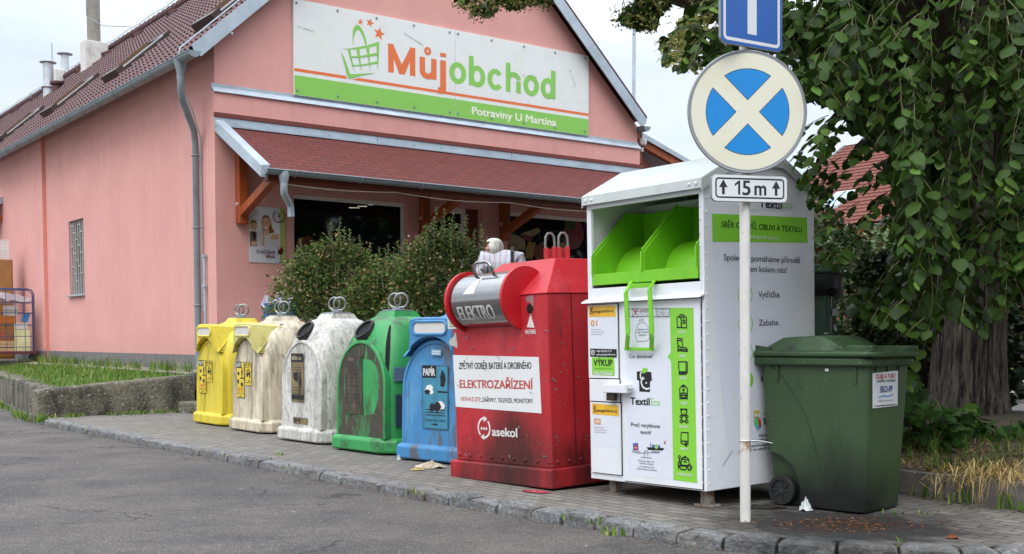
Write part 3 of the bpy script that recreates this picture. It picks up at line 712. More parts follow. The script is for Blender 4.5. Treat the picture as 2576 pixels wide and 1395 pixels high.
# lean-to roof against the right-hand wall
KR = K(2450, 480, 2750, 2092); b = MB()
lt = [(lambda p: (p.x, p.z))(inplane(BM, 1, .1, *KR(*q))) for q in ((380, 255), (1720, 1030), (1560, 1065), (395, 405))]
b.prism(lt, lambda x, z, d: (x, d, z), .08, .1)
a, c = lt[0], lt[1]; dx, dz = c[0]-a[0], c[1]-a[1]; e = (c[0]+dx*.6, c[1]+dz*.6); f = (lt[2][0]+dx*.6, lt[2][1]+dz*.6)
b.prism([lt[1], e, f, lt[2]], lambda x, z, d: (x, d, z), .08, .1)
b.hexa([(a[0], .1, a[1]-.02), (e[0], .1, e[1]-.02), (e[0], 7, e[1]-.02), (a[0], 7, a[1]-.02), (a[0], .1, a[1]), (e[0], .1, e[1]), (e[0], 7, e[1]), (a[0], 7, a[1])])
le = b.build('lean_to', M_zinc, shop)
b = MB(); rf = [(lambda p: (p.x, p.z))(inplane(BM, 1, .16, *KR(*q))) for q in ((390, 420), (1560, 1075), (1210, 1110), (440, 680))]
rf2 = [rf[0], (rf[1][0]+dx*.6, rf[1][1]+dz*.6), (rf[2][0]+dx*.6, rf[2][1]+dz*.6), rf[3]]
b.prism(rf2, lambda x, z, d: (x, d, z), .13, .26); b.box((9.42, .1, 4.3), (9.62, .3, 5.0)); b.build('rafter', M_wood, le)
b = MB(); p = inplane(BM, 1, .05, *KR(430, 520)); b.lathe([(.0, -.09), (.07, -.06), (.09, 0), (.07, .07), (.0, .09)], 12, Matrix.Translation(p)); b.box((p.x-.03, p.y, p.z-.2), (p.x+.02, p.y+.1, p.z-.12)); b.build('outdoor_lamp', M_white, le)
b = MB(); b.hexa([(9.42, .3, 3.0), (13, .3, 1.4), (13, 6, 1.4), (9.42, 6, 3.0), (9.42, .3, 4.7), (13, .3, 2.6), (13, 6, 2.6), (9.42, 6, 4.7)]); b.build('lean_to_wall', M_woodd, le)
# small porch roof on the side wall, far left
b = MB(); b.hexa([(-.95, 13.75, 3.72), (-.08, 13.75, 4.05), (-.08, 17, 4.05), (-.95, 17, 3.72), (-.95, 13.75, 3.88), (-.08, 13.75, 4.22), (-.08, 17, 4.22), (-.95, 17, 3.88)])
po = b.build('porch_roof', M_zinc, shop)
b = MB(); b.box((-.8, 13.85, 3.58), (-.08, 14.0, 3.74)); b.box((-.8, 16.5, 3.58), (-.08, 16.65, 3.74)); b.build('beam', M_wood, po)
# ------------------------------------------------------------------ shop sign on the gable
c_white = mat('sign white', '#dfe0dc', .35, var=.03, layers=[('#d9cfae', 1.2, .5, .8, (1,1,1), .35), ('#b9b9b4', 3, .62, .7, (1,1,1), .25)])
c_green = mat('sign green', '#86c255', .35, var=.04); c_orange = mat('sign orange', '#e0703a', .35, var=.04); c_scuff = mat('scuff', '#8f8f88', .6)
KA, KB = K(700, 0, 1700, 1993), K(1600, 0, 2700, 1918)
sg = thing('shop_sign', BM, 'long white and green grocery signboard with an orange shop name fixed on the pink gable', 'sign')
SY = -.045
SF = Face(BM, 1, SY, -1, .0008)
xj = SF.q(*KB(311, 500))[0]
(x0, z0), (x1, z1) = (1.40, 4.685), (7.99, 6.295)
b = MB(); b.box((x0, SY, z0), (xj-.003, -.005, z1)); b.box((xj+.003, SY, z0), (x1, -.005, z1)); sgp = b.build('panel', c_white, sg, bevel=.003)
zg0 = SF.q(*KA(886, 582))[1]; zo0, zo1 = SF.q(*KA(885, 552))[1], SF.q(*KA(885, 527))[1]
b = MB(); SF.flat(b, [(x0+.006, z0+.006), (xj-.005, z0+.006), (xj-.005, zg0), (x0+.006, zg0)], 0); SF.flat(b, [(xj+.005, z0+.006), (x1-.006, z0+.006), (x1-.006, zg0), (xj+.005, zg0)], 0)
xb0, xb1 = SF.q(*KA(1297, 595))[0], SF.q(*KA(1385, 610))[0]
SF.flat(b, [(x0+.006, zo0), (xb0+.02, zo0), (xb0, zo1), (x0+.006, zo1)], 1); SF.flat(b, [(xb1-.12, zo0), (xj-.005, zo0), (xj-.005, zo1), (xb1+.04, zo1)], 1); SF.flat(b, [(xj+.005, zo0), (x1-.006, zo0), (x1-.006, zo1), (xj+.005, zo1)], 1)
b.build('colour_band', [c_green, c_orange], sg)
b = MB()                                    # basket emblem
def P(*pts, K_=KA, mi=0, layer=1): SF.poly(b, [K_(*q) for q in pts], mi, layer)
P((1352,350),(1349,290),(1352,235),(1366,203),(1384,193),(1406,202),(1430,240),(1450,290),(1461,348),(1447,350),(1436,305),(1420,265),(1402,238),(1386,234),(1370,255),(1358,300),(1355,350), layer=2)
P((1254,382),(1310,380),(1450,356),(1556,324),(1551,352),(1500,366),(1400,383),(1310,386), layer=3)
P((1533,330),(1557,325),(1555,430),(1546,560),(1543,500), layer=4)
P((1308,380),(1331,378),(1342,450),(1368,564),(1330,460), layer=5); P((1376,372),(1401,368),(1408,450),(1421,566),(1392,450), layer=6); P((1453,358),(1478,353),(1482,440),(1488,556),(1466,440), layer=7)
P((1330,440),(1430,432),(1545,410),(1544,430),(1430,447),(1334,450), layer=8); P((1340,508),(1440,500),(1546,474),(1545,494),(1440,510),(1343,516), layer=9)
P((1257,402),(1285,450),(1310,520),(1330,578),(1420,574),(1532,568),(1420,588),(1318,615),(1300,560),(1280,480), layer=10)
b.build('basket_emblem', c_green, sg)
b = MB()
for cx, cy, r, a in ((1411,171,24,.1), (1485,178,33,.25), (1557,262,46,.2)):
    q = SF.q(*KA(cx, cy)); rr = abs(SF.q(*KA(cx+r, cy))[0]-q[0])
    SF.flat(b, [(q[0]+(rr if k%2==0 else rr*.42)*sin(a+k*pi/5), q[1]+(rr if k%2==0 else rr*.42)*cos(a+k*pi/5)) for k in range(10)], 0, 1)
b.build('star', c_orange, sg)
# the shop name, drawn stroke by stroke
zb = SF.q(*KA(1635, 563))[1]; zcap = SF.q(*KA(1630, 338))[1]; CH = zcap - zb; XH = CH*.735
def ringp(mb, x0, x1, z0, z1, sw, mi, layer, a0=0, a1=360, n=40):
    cx, cz, rx, rz = (x0+x1)/2, (z0+z1)/2, (x1-x0)/2, (z1-z0)/2; full = a1-a0 >= 360
    k = n if full else n+1
    vs = [SF.m(cx+rx*cos(R(a0+(a1-a0)*i/n)), cz+rz*sin(R(a0+(a1-a0)*i/n)), layer) for i in range(k)] + [SF.m(cx+(rx-sw)*cos(R(a0+(a1-a0)*i/n)), cz+(rz-sw*.86)*sin(R(a0+(a1-a0)*i/n)), layer) for i in range(k)]
    mb.add(vs, [(i, (i+1) % k, k+(i+1) % k, k+i) for i in range(k if full else n)], mi)
def rect(mb, x0, x1, z0, z1, mi, layer): SF.flat(mb, [(x0,z0),(x1,z0),(x1,z1),(x0,z1)], mi, layer)
X = lambda k, x, y=450: SF.q(*k(x, y))[0]
b = MB(); sw = X(KA, 1672, 560) - X(KA, 1628, 560)
m0, m1 = X(KA, 1626), X(KA, 1838); mc = (m0+m1)/2
rect(b, m0, m0+sw, zb, zcap, 0, 1); rect(b, m1-sw, m1, zb, zcap, 0, 1)
SF.flat(b, [(m0+sw*.9, zcap), (m0+sw*.05, zcap), (mc-sw*.5, zb), (mc+sw*.5, zb), (m1-sw*.05, zcap), (m1-sw*.9, zcap), (mc, zb+CH*.34)], 0, 3)
u0, u1 = X(KB, 68), X(KB, 183)
rect(b, u0, u0+sw, zb+XH*.35, zb+XH, 0, 4); rect(b, u1-sw, u1, zb, zb+XH, 0, 5); ringp(b, u0, u1-.02, zb-.012, zb+XH*.75, sw, 0, 6, 180, 345)
ringp(b, X(KB, 99), X(KB, 147), zb+XH+.05, zb+XH+.05+(X(KB,147)-X(KB,99))*.95, .055, 0, 7)
j0, j1 = X(KB, 208), X(KB, 247)
rect(b, j0, j1, zb-.1, zb+XH, 0, 8); rect(b, j0, j1, zb+XH+.07, zb+CH*1.0, 0, 9)
SF.flat(b, [(j1, zb-.1), (j1-.01, zb-.19), (j1-.06, zb-.235), (j0-.05, zb-.24), (j0-.05, zb-.13), (j0-.02, zb-.13), (j0, zb-.1)], 0, 10)
b.build('lettering', c_orange, sg)
b = MB(); L = lambda x: X(KB, x); gw = sw*.94
ringp(b, L(270), L(385), zb-.015, zb+XH+.015, gw, 0, 1)
rect(b, L(403), L(403)+gw, zb, zcap+.04, 0, 2); ringp(b, L(405), L(515), zb-.015, zb+XH+.015, gw, 0, 3)
ringp(b, L(530), L(637), zb-.015, zb+XH+.015, gw, 0, 4, 38, 322)
rect(b, L(655), L(655)+gw, zb, zcap+.04, 0, 5); rect(b, L(757)-gw, L(757), zb, zb+XH*.6, 0, 6); ringp(b, L(657), L(757), zb+XH*.25, zb+XH+.015, gw, 0, 7, 5, 170)
ringp(b, L(775), L(880), zb-.015, zb+XH+.015, gw, 0, 8)
rect(b, L(993)-gw, L(993), zb, zcap+.04, 0, 9); ringp(b, L(893), L(991), zb-.015, zb+XH+.015, gw, 0, 10)
b.build('lettering', c_green, sg)
b = MB(); p0 = SF.q(*KB(425, 778)); p1 = SF.q(*KB(997, 868)); SF.text(b, 'Potraviny U Martina', p0[0], p0[1], SF.q(*KB(425, 727))[1]-p0[1], p1[0]-p0[0], 0, 2, .04); b.build('lettering', mat('cream lettering', '#e9e6d4', .4, var=.02), sg)
b = MB()
for i in range(5):
    for zz, xs_ in ((z1-.06, 0), (z0+.08, .0)):
        for xa in (x0+.06+i*.78, xj+.06+i*.78):
            if xa < x1-.02: b = MB(); b.lathe([(0, .012), (.02, .008), (.022, 0)], 8, Matrix.Translation((xa, SY-.004, zz)) @ Matrix.Rotation(pi/2, 4, 'X')); b.build('screw', M_zincd, sg)
b = MB()
for pts, k_ in (([(895,198),(950,215),(1010,235),(1055,245)], KA), ([(1755,262),(1830,310),(1900,355)], KA), ([(1060,445),(1090,480),(1120,560),(1130,600)], KB), ([(715,505),(790,515),(870,525)], KB)):
    q = [SF.q(*k_(*p)) for p in pts]
    for i in range(len(q)-1):
        for f in range(4):
            if rnd.random() < .75:
                a = (q[i][0]+(q[i+1][0]-q[i][0])*f/4, q[i][1]+(q[i+1][1]-q[i][1])*f/4); e = (q[i][0]+(q[i+1][0]-q[i][0])*(f+.7)/4, q[i][1]+(q[i+1][1]-q[i][1])*(f+.7)/4)
                SF.line(b, [a, e], rnd.uniform(.006, .016), 0, 12)
merge_into(sgp, b, [c_scuff])
# ------------------------------------------------------------------ wine poster under the canopy
po = thing('poster', BM, 'white wine poster with a smiling long haired woman, on the pink wall under the canopy', 'poster')
QY = FY-.014; QF = Face(BM, 1, QY, -1, .0008); KQ = K(950, 780, 1150, 996)
b = MB(); a = QF.q(*KQ(112, 122)); c = QF.q(*KQ(830, 1245)); b.box((a[0], QY, c[1]), (c[0], FY-.001, a[1])); b.build('board', mat('poster board', '#c9c8ce', .3, var=.03), po)
pm = [mat(n, h, .35, var=.08, vs=20) for n, h in (('print lime', '#a9b069'), ('print hair', '#7a4d2f'), ('print skin', '#c99a7c'), ('print blouse', '#c6c3c2'), ('print plum', '#6d1f45'), ('print gold', '#a08a4e'), ('print greybrown', '#6c5a4e'), ('print pale', '#d6d3d2'), ('print dark', '#241a1c'), ('print wine red', '#7a1626'))]
b = MB()
def Q(mi, layer, *pts): QF.poly(b, [KQ(*p) for p in pts], mi, layer)
def QC(mi, layer, cx, cy, rx, ry, n=20): QF.poly(b, [KQ(*p) for p in circ(cx, cy, rx, ry, n)], mi, layer)
Q(0, 1, (712,165),(820,172),(828,1240),(720,1235))
Q(7, 1, (120,430),(710,440),(718,915),(128,908))
QC(2, 2, 205, 500, 70, 95); Q(1, 3, (140,420),(190,395),(245,410),(270,470),(200,440),(140,470)); Q(6, 2, (125,610),(250,620),(290,700),(262,905),(130,900)); Q(8, 3, (160,640),(240,640),(250,720),(215,800),(190,700)); QC(2, 4, 205, 850, 55, 45)
Q(1, 4, (350,420),(375,330),(430,298),(490,320),(530,400),(560,540),(610,640),(520,660),(430,640),(360,560))
QC(2, 5, 440, 470, 82, 125); Q(2, 5, (405,560),(500,580),(505,700),(430,700)); Q(3, 6, (260,640),(350,560),(400,620),(440,770),(540,650),(690,660),(715,915),(262,905)); Q(2, 7, (360,500),(410,640),(410,900),(350,895),(375,700)); Q(2, 8, (520,740),(580,670),(690,690),(690,770),(560,785))
Q(7, 6, (405,540),(480,530),(450,575)); Q(8, 6, (365,445),(400,438),(400,452),(368,458)); Q(8, 6, (440,440),(485,440),(482,455),(442,452))
QF.lineuv(b, [KQ(*p) for p in circ(695, 325, 112, 118, 22, R(-60), R(235))], .018, 4, 3)
for st, x, y, x2, h, mi in (('ZDE', 640, 290, 715, 40, 4), ('NABÍZÍME', 690, 430, 790, 26, 4), ('VINOBOX', 165, 298, 330, 30, 5), ('STÁČENÁ', 255, 1045, 622, 62, 4), ('VÍNA', 430, 1140, 622, 66, 4)):
    u, v = KQ(x, y); QF.tuv(b, st, (u, v), KQ(x2, y)[0], h*200/996*.644, mi, 9, .03 if h > 50 else 0)
QF.lineuv(b, [KQ(*p) for p in rrect(212, 185, 275, 258, 12)], .008, 5, 3, True); QF.lineuv(b, [KQ(225, 200), KQ(243, 240), KQ(262, 200)], .008, 5, 3)
QC(4, 4, 702, 325, 22, 22)
Q(9, 5, (668,1010),(755,910),(785,990),(770,1050),(725,1080),(680,1055)); Q(8, 6, (668,1010),(700,1000),(740,1010),(725,1080),(680,1055)); QF.lineuv(b, [KQ(725, 1080), KQ(722, 1210)], .006, 6, 5); QF.lineuv(b, [KQ(680, 1216), KQ(722, 1222), KQ(775, 1216)], .008, 8, 5); QF.lineuv(b, [KQ(692, 840), KQ(690, 900), KQ(680, 1000)], .01, 8, 4)
for cx, cy in ((170,1045),(225,1120),(150,1110),(185,1190)): QF.lineuv(b, [KQ(cx+ (36-3*i)*cos(i*.55), cy+(36-3*i)*sin(i*.55)) for i in range(11)], .006, 3, 3)
b.build('print', pm, po)

# ------------------------------------------------------------------ bell-shaped recycling containers
M_grime = None
def plast(name, hexc, off, layers, rough=.5): return mat(name, hexc, rough, var=.07, vs=2.2, off=off, layers=layers, bump=(.15, 30, .01))
GR = '#3a3526'
bell_mats = {
 'yellow': plast('yellow plastic', '#d3bd35', (0, 0, 0), [('#efe28a', 3, .6, .8, (1,1,.5), .4), (GR, 5, .56, .68, (1,1,.22), .6), ('#8c7d2a', 16, .52, .68, (1,1,.2), .45)]),
 'cream': plast('faded cream plastic', '#cdbfa5', (5, 2, 1), [('#e2d9c6', 3, .5, .7, (1,1,1), .7), ('#6d6552', 8, .46, .66, (1,1,.16), .75), ('#4c463a', 26, .54, .66, (1,1,.25), .55)]),
 'white': plast('dirty white plastic', '#c9c5bd', (9, 3, 4), [('#e3e0da', 4, .5, .7, (1,1,1), .7), ('#7a756a', 7, .42, .66, (1,1,.2), .7), ('#4c4941', 40, .52, .66, (1,1,.4), .75), ('#e9e7e2', 26, .62, .68, (1,.3,2), .6)]),
 'green': plast('green plastic', '#348f4c', (2, 7, 3), [('#57a868', 3, .55, .75, (1,1,.5), .5), ('#1c7c46', 2, .5, .7, (1,1,1), .3), ('#35402c', 5, .52, .64, (1,1,.6), .7)]),
 'blue': plast('blue plastic', '#3c7dae', (7, 5, 8), [('#659cc2', 3, .5, .7, (1,1,.5), .6), ('#5b5348', 4.5, .55, .64, (1,1,.2), .85), ('#4a4540', 22, .58, .66, (1,1,.2), .75)]),
}
M_gfront = plast('algae stained green', '#2f8549', (2, 7, 3), [('#3a2f27', 5, .37, .47, (1,1,.3), .94), ('#56453c', 24, .48, .62, (1,1,.4), .7), ('#369050', 9, .60, .66, (1,1,.22), .9)], .6)
M_yhood = plast('weathered yellow hood', '#c6bb70', (3, 3, 3), [('#4d4a36', 7, .52, .68, (1,1,1), .6), ('#e2da8e', 4, .5, .7, (1,1,1), .5)])
M_flap = mat('pale rubber flap', '#c9c6c0', .7, var=.08, layers=[('#8e8a80', 12, .55, .7, (1,1,.3), .5)])
M_rubber = mat('black rubber', '#232222', .5, var=.15)
M_black = mat('black opening', '#060606', .9, var=0)
M_ringst = mat('zinc lifting ring', '#8d8c88', .35, .7, var=.15)
M_plate = mat('riveted zinc patch', '#8494a2', .35, .5, var=.12, vs=3)
BW, BD = 1.0, 1.0
def superell(a, n, k=40):
    o = []
    for i in range(k):
        t = 2*pi*i/k; c, s_ = cos(t), sin(t)
        o.append((a*abs(c)**(2/n)*(1 if c >= 0 else -1), a*abs(s_)**(2/n)*(1 if s_ >= 0 else -1)))
    return o
def bell_half(z):
    if z < .62: return .455 + .0*(z)
    f = (z-.62)/(1.335-.62); return .16 + .295*sqrt(max(0, 1-f**2.9))
def bell(M, key, hood=None, label='', front=None, kind='plastic', stickers=None, extra=None):
    m = bell_mats[key]; t = thing('recycling_container', M, label, 'recycling container', 'bell shaped recycling containers in a row')
    # base
    b = MB(); ch = .12
    out = [(0.04,0),(BW-ch,0),(BW,ch),(BW,BD-ch),(BW-ch,BD),(ch,BD),(0,BD-ch),(0,.04)]
    rows = []
    for e, z in ((.012, .012), (.0, .03), (.0, .125), (.012, .14), (.035, .155), (.05, .158)):
        rows.append([(BW/2+(x-BW/2)*(1-e*2), BD/2+(y-BD/2)*(1-e*2), z) for x, y in out])
    b.grid(rows, closed=True, sm=False); b.add(rows[-1], [tuple(range(8))]); b.add(rows[0], [tuple(range(8))[::-1]])
    b.build('base', m, t, bevel=.012, merge=True)
    # domed body
    b = MB(); rows = []
    zs = [.15, .3, .45, .6, .68, .76, .84, .92, 1.0, 1.07, 1.13, 1.18, 1.225, 1.26, 1.29, 1.315, 1.33]
    for z in zs:
        n = 6.5 if z < .6 else 6.5 - 3.9*((z-.6)/.73); rows.append([(BW/2+x, BD/2+y, z) for x, y in superell(bell_half(z), n, 56)])
    b.grid(rows, closed=True); b.add(rows[-1], [tuple(range(56))])
    b.hexa([(BW/2+sx_*.2, BD/2+sy_*.2, 1.27) for sx_, sy_ in ((-1,-1),(1,-1),(1,1),(-1,1))] + [(BW/2+sx_*.13, BD/2+sy_*.13, 1.385) for sx_, sy_ in ((-1,-1),(1,-1),(1,1),(-1,1))])
    b.build('body', m, t, merge=True)
    # flat arched front panel with a raised rim
    def arch(x0, x1, z0, zs_, zt, n=18):
        cx, r = (x0+x1)/2, (x1-x0)/2
        return [(x0, z0), (x1, z0)] + [(cx + r*cos(pi*i/n), zs_ + (zt-zs_)*sin(pi*i/n)) for i in range(n+1)]
    A = arch(.075, .925, .15, .64, 1.10); Bq = arch(.105, .895, .15, .64, 1.065); n = len(A); b = MB()
    def ty(z): return .035 + max(0, z-.2)*.022
    vs = [(x, ty(z)+.10*1, z) for x, z in A] + [(x, ty(z), z) for x, z in A] + [(x, ty(z)-.006, z) for x, z in Bq] + [(x, ty(z)+.006, z) for x, z in Bq]
    back = [(x, .42, z) for x, z in A]
    k = len(vs); vs += back
    fs = [(k+i, k+(i+1) % n, (i+1) % n, i) for i in range(n)] + [(i, (i+1) % n, n+(i+1) % n, n+i) for i in range(n)]
    b.add(vs, fs, 0, True)
    b.add(vs[n:2*n] + vs[2*n:3*n], [(i, (i+1) % n, n+(i+1) % n, n+i) for i in range(n)], 0)
    b.add(vs[2*n:3*n] + vs[3*n:4*n], [(i, (i+1) % n, n+(i+1) % n, n+i) for i in range(n)], 0)
    b.add(vs[3*n:4*n], [tuple(range(n))], 1)
    b.build('front_panel', [m, front or m], t, bevel=.008, merge=True)
    # lifting gear
    b = MB(); b.box((BW/2-.115, BD/2-.115, 1.385), (BW/2+.115, BD/2+.115, 1.40)); b.box((BW/2-.07, BD/2-.03, 1.40), (BW/2+.07, BD/2+.03, 1.425)); lp = b.build('lifting_plate', M_zincd, t, bevel=.005)
    for dx, dy, rz in ((-.038, -.012, .5), (.04, .012, .9)):
        b = MB(); c = cos(rz); s_ = sin(rz)
        b.tube([(BW/2+dx+.066*cos(a)*c, BD/2+dy+.066*cos(a)*s_, 1.492+.07*sin(a)) for a in [2*pi*i/22 for i in range(22)]], .0115, 8, closed=True); b.build('lifting_ring', M_ringst, lp)
    if kind == 'hood':
        hm = hood or m; b = MB(); N = 28; rows = [[] for _ in range(6)]
        def lerp(a, c, f): return a + (c-a)*f
        for i in range(N+1):
            f = i/N; an = R(141 - 102*f); lo = (.5+.462*cos(an), .64+.482*sin(an)); e = abs(2*f-1)**8      # lower lip follows the arch
            ux, uz = .5+.262*(2*f-1), 1.296-.022*e; z2 = max(lo[1]+.012, 1.0); xb = .5+max(-.272, min(.272, lo[0]-.5))
            rows[0].append((lo[0], .16, lo[1]+.01)); rows[1].append((lo[0], .012, lo[1])); rows[2].append((lerp(xb, ux, .3), -.012, z2))
            rows[3].append((ux, -.012, uz-.006)); rows[4].append((ux, .006, uz+.006))
            rows[5].append((.5+.30*(2*f-1), .34, 1.287-.03*e))
        b.grid(rows, 0, True)
        for k in (0, N):                            # triangular flanks swept back to the dome
            sg = -1 if k == 0 else 1
            p1, p2, p4, p5 = rows[1][k], rows[2][k], rows[4][k], rows[5][k]; q = (p1[0]-sg*.01, .16, p1[2]+.05)
            b.add([p1, p2, rows[3][k], p4, p5, q], [(0, 1, 2, 3, 4, 5)] if sg < 0 else [(5, 4, 3, 2, 1, 0)])
            e0, e1 = V(p1), V(p5); b.tube([e0, e0.lerp(e1, .5)+V((0, -.02, -.015)), e1], [.014, .016, .014], 6)
        b.grid([[(.5+.30*(2*i/8-1), .34, 1.285) for i in range(9)], [(.5+.25*(2*i/8-1), .46, 1.29) for i in range(9)]], 0, True)
        slot = [(x, z) for x, z in rrect(.5-.212, 1.148, .5+.212, 1.262, .05, 4)]; ns = len(slot)
        b.tube([(x, -.014, z) for x, z in slot], .013, 6, closed=True)
        h = b.build('hood', hm, t, merge=True)
        b = MB(); b.add([(x, -.0155, z) for x, z in slot], [tuple(range(ns))]); b.build('flap', M_flap, h)
    else:
        # round bottle opening on the front shoulder
        zc_ = 1.195; c = V((.46, BD/2-bell_half(zc_)-.006, zc_)); nrm = V((-.03, -1, (bell_half(zc_-.05)-bell_half(zc_+.05))/.1 + .30)).normalized(); c += nrm*.014; rot = nrm.to_track_quat('Z', 'Y').to_matrix().to_4x4(); Mx = Matrix.Translation(c) @ rot
        b = MB(); b.lathe([(.122, -.12), (.122, .006), (.115, .016), (.099, .012), (.094, -.04)], 28, Mx, cap=False); rg = b.build('opening_ring', M_rubber, t)
        b = MB(); b.lathe([(.0945, -.010), (.0, -.0105)], 28, Mx, cap=False); b.build('opening', M_black, rg)
    fm = Face(M, 1, .0405, -1, .004)
    return t, fm
def bellframe(u0, v0, ang): return frame(G(u0, v0), R(ang))
ink = mat('black ink', '#141312', .5, var=0); yl = mat('yellow sticker', '#d9bd33', .45, var=.06, layers=[('#8d7c3a', 14, .55, .7, (1,1,.4), .4)]); rd = mat('red ink', '#b3391f', .5, var=0)
whs = mat('white sticker', '#dcdcda', .4, var=.03); oldst = mat('browned sticker', '#7d6c4a', .5, var=.2, layers=[('#2d271b', 7, .48, .62, (1,1,.4), .85)]); tealst = mat('teal sticker', '#3f86a0', .4, var=.08, layers=[('#2c5a6c', 9, .5, .7, (1,1,.4), .5)]); darkst = mat('rotted sticker', '#3b322a', .6, var=.2, layers=[('#6d5c45', 12, .52, .66, (1,1,.4), .7), ('#2e7a45', 7, .58, .68, (1,1,.3), .6)])
def textlines(mb, F, x0, x1, z, n, dz, mi, layer, h=.006, seed=0):
    r_ = random.Random(seed)
    for i in range(n):
        a = x0
        while a < x1 - .01:
            e = min(x1, a + r_.uniform(.012, .04)); F.flat(mb, [(a, z-i*dz), (e, z-i*dz), (e, z-i*dz+h), (a, z-i*dz+h)], mi, layer); a = e + .007
def blob(mb, F, cx, cz, rx, rz, mi, layer, seed, n=11):
    r_ = random.Random(seed); F.flat(mb, [(cx+rx*r_.uniform(.55, 1.1)*cos(2*pi*i/n), cz+rz*r_.uniform(.55, 1.1)*sin(2*pi*i/n)) for i in range(n)], mi, layer)
def plasty(F, t, x):                         # plastics sticker pair
    b = MB(); z0, z1 = .40, .835
    F.flat(b, [(x, z0), (x+.225, z0), (x+.225, z1), (x, z1)], 0, 0); F.line(b, [(x+.004, z0+.004), (x+.221, z0+.004), (x+.221, z1-.004), (x+.004, z1-.004)], .006, 1, 1, True)
    F.flat(b, [(x, z1-.075), (x+.15, z1-.075), (x+.15, z1), (x, z1)], 1, 2); F.text(b, 'PLASTY', x+.01, z1-.06, .046, .13, 3, 3, .03)
    for i, (cx, cz, rx, rz) in enumerate(((.06, -.14, .035, .025), (.165, -.13, .025, .07), (.05, -.24, .035, .035), (.16, -.27, .04, .035))): blob(b, F, x+cx, z1+cz, rx, rz, 1, 3, i)
    F.flat(b, [(x+.11, z1-.205), (x+.21, z1-.205), (x+.21, z1-.19), (x+.11, z1-.19)], 1, 3)
    textlines(b, F, x+.02, x+.205, z0+.115, 3, .018, 2, 3, .007, 4); F.text(b, 'DĚKUJEME, ŽE TŘÍDÍTE', x+.02, z0+.045, .016, .185, 1, 3); blob(b, F, x+.11, z0+.022, .04, .008, 1, 3, 9)
    b.build('sticker', [yl, ink, rd, whs], t)
    b = MB(); x += .245; z0 = .56; F.flat(b, [(x, z0), (x+.19, z0), (x+.19, z1), (x, z1)], 0, 0); F.line(b, rrect(x+.008, z0+.03, x+.182, z1-.008, .02), .008, 1, 1, True)
    F.text(b, 'PET LÁHVE', x+.022, z1-.05, .03, .145, 1, 1, .02); textlines(b, F, x+.025, x+.16, z1-.07, 1, .02, 1, 2, .008, 2)
    F.flat(b, [(x+.04, z0+.12), (x+.06, z0+.17), (x+.05, z1-.1), (x+.09, z1-.085), (x+.1, z0+.2), (x+.15, z0+.16), (x+.16, z0+.1), (x+.13, z0+.07), (x+.12, z0+.13), (x+.07, z0+.09)], 1, 2); F.flat(b, [(x+.07, z0+.15), (x+.07, z1-.12), (x+.085, z1-.12), (x+.09, z0+.19), (x+.13, z0+.14), (x+.12, z0+.15)], 0, 3)
    F.text(b, 'Děkujeme', x+.08, z0+.045, .02, .08, 1, 2); b.build('sticker', [yl, ink], t)
t, F = bell(bellframe(483, 1063, -53), 'yellow', None, 'bright yellow plastics container with letter slot hood, leftmost of the row', kind='hood'); plasty(F, t, .18)
t, F = bell(bellframe(573, 1080, -53), 'cream', M_yhood, 'faded cream plastics container with a yellow slot hood', kind='hood'); plasty(F, t, .20)
t, F = bell(bellframe(693, 1105, -50), 'white', None, 'grimy white glass container with a round black opening and brown sticker', kind='glass')
b = MB(); F.flat(b, [(.30, .43), (.57, .43), (.57, .955), (.30, .955)], 0, 0); F.flat(b, [(.303, .86), (.567, .86), (.567, .952), (.303, .952)], 1, 1); F.text(b, 'sklo', .318, .885, .05, .12, 2, 2, .03); F.text(b, 'bílé', .46, .885, .034, .06, 2, 2)
textlines(b, F, .33, .53, .80, 3, .03, 1, 1, .008, 3); blob(b, F, .40, .70, .06, .06, 1, 1, 5); blob(b, F, .50, .66, .03, .1, 1, 1, 6); F.flat(b, [(.303, .455), (.567, .455), (.567, .51), (.303, .51)], 1, 1); textlines(b, F, .33, .53, .58, 3, .03, 1, 1, .008, 7)
b.build('sticker', [oldst, ink, mat('faded print', '#b5a883', .5)], t)
b = MB(); F.flat(b, [(.34, .195), (.64, .195), (.64, .265), (.34, .265)], 0, 0); textlines(b, F, .36, .5, .22, 1, .03, 1, 1, .025, 8); b.build('label_strip', [oldst, ink], t)
t, F = bell(bellframe(829, 1129, -49), 'green', None, 'green glass container streaked with dark algae, with a bottle opening and riveted zinc patches', front=M_gfront, kind='glass')
b = MB(); F.flat(b, [(.24, .37), (.555, .37), (.53, .95), (.235, .95)], 0, 0); F.text(b, 'sklo', .30, .895, .035, .1, 1, 1, .02); textlines(b, F, .27, .5, .8, 9, .04, 2, 1, .006, 4); b.build('sticker', [darkst, mat('ghost lettering', '#7d7060', .6), ink], t)
def patch(t, y0, y1, z0, z1, m):
    b = MB(); Mt = lambda y, z: (BW-.043+.002, y, z)
    b.hexa([(.955, y0, z0), (.96, y0, z0), (.96, y1, z0), (.955, y1, z0), (.955, y0, z1), (.962, y0, z1), (.962, y1, z1), (.955, y1, z1)])
    n = int((y1-y0)/.06)+1
    for i in range(n+1):
        for z in (z0+.015, z1-.015): b.lathe([(0, .008), (.008, .005), (.009, 0)], 6, Matrix.Translation((.961, y0+.012+(y1-y0-.024)*i/n, z)) @ Matrix.Rotation(pi/2, 4, 'Y'))
    n = int((z1-z0)/.06)+1
    for i in range(1, n):
        for y in (y0+.015, y1-.015): b.lathe([(0, .008), (.008, .005), (.009, 0)], 6, Matrix.Translation((.961, y, z0+.015+(z1-z0-.03)*i/n)) @ Matrix.Rotation(pi/2, 4, 'Y'))
    b.build('metal_patch', m, t)
patch(t, .14, .60, .27, .58, mat('dark zinc patch', '#4d5d6d', .4, .5, var=.12)); patch(t, .12, .30, .70, .84, M_plate)
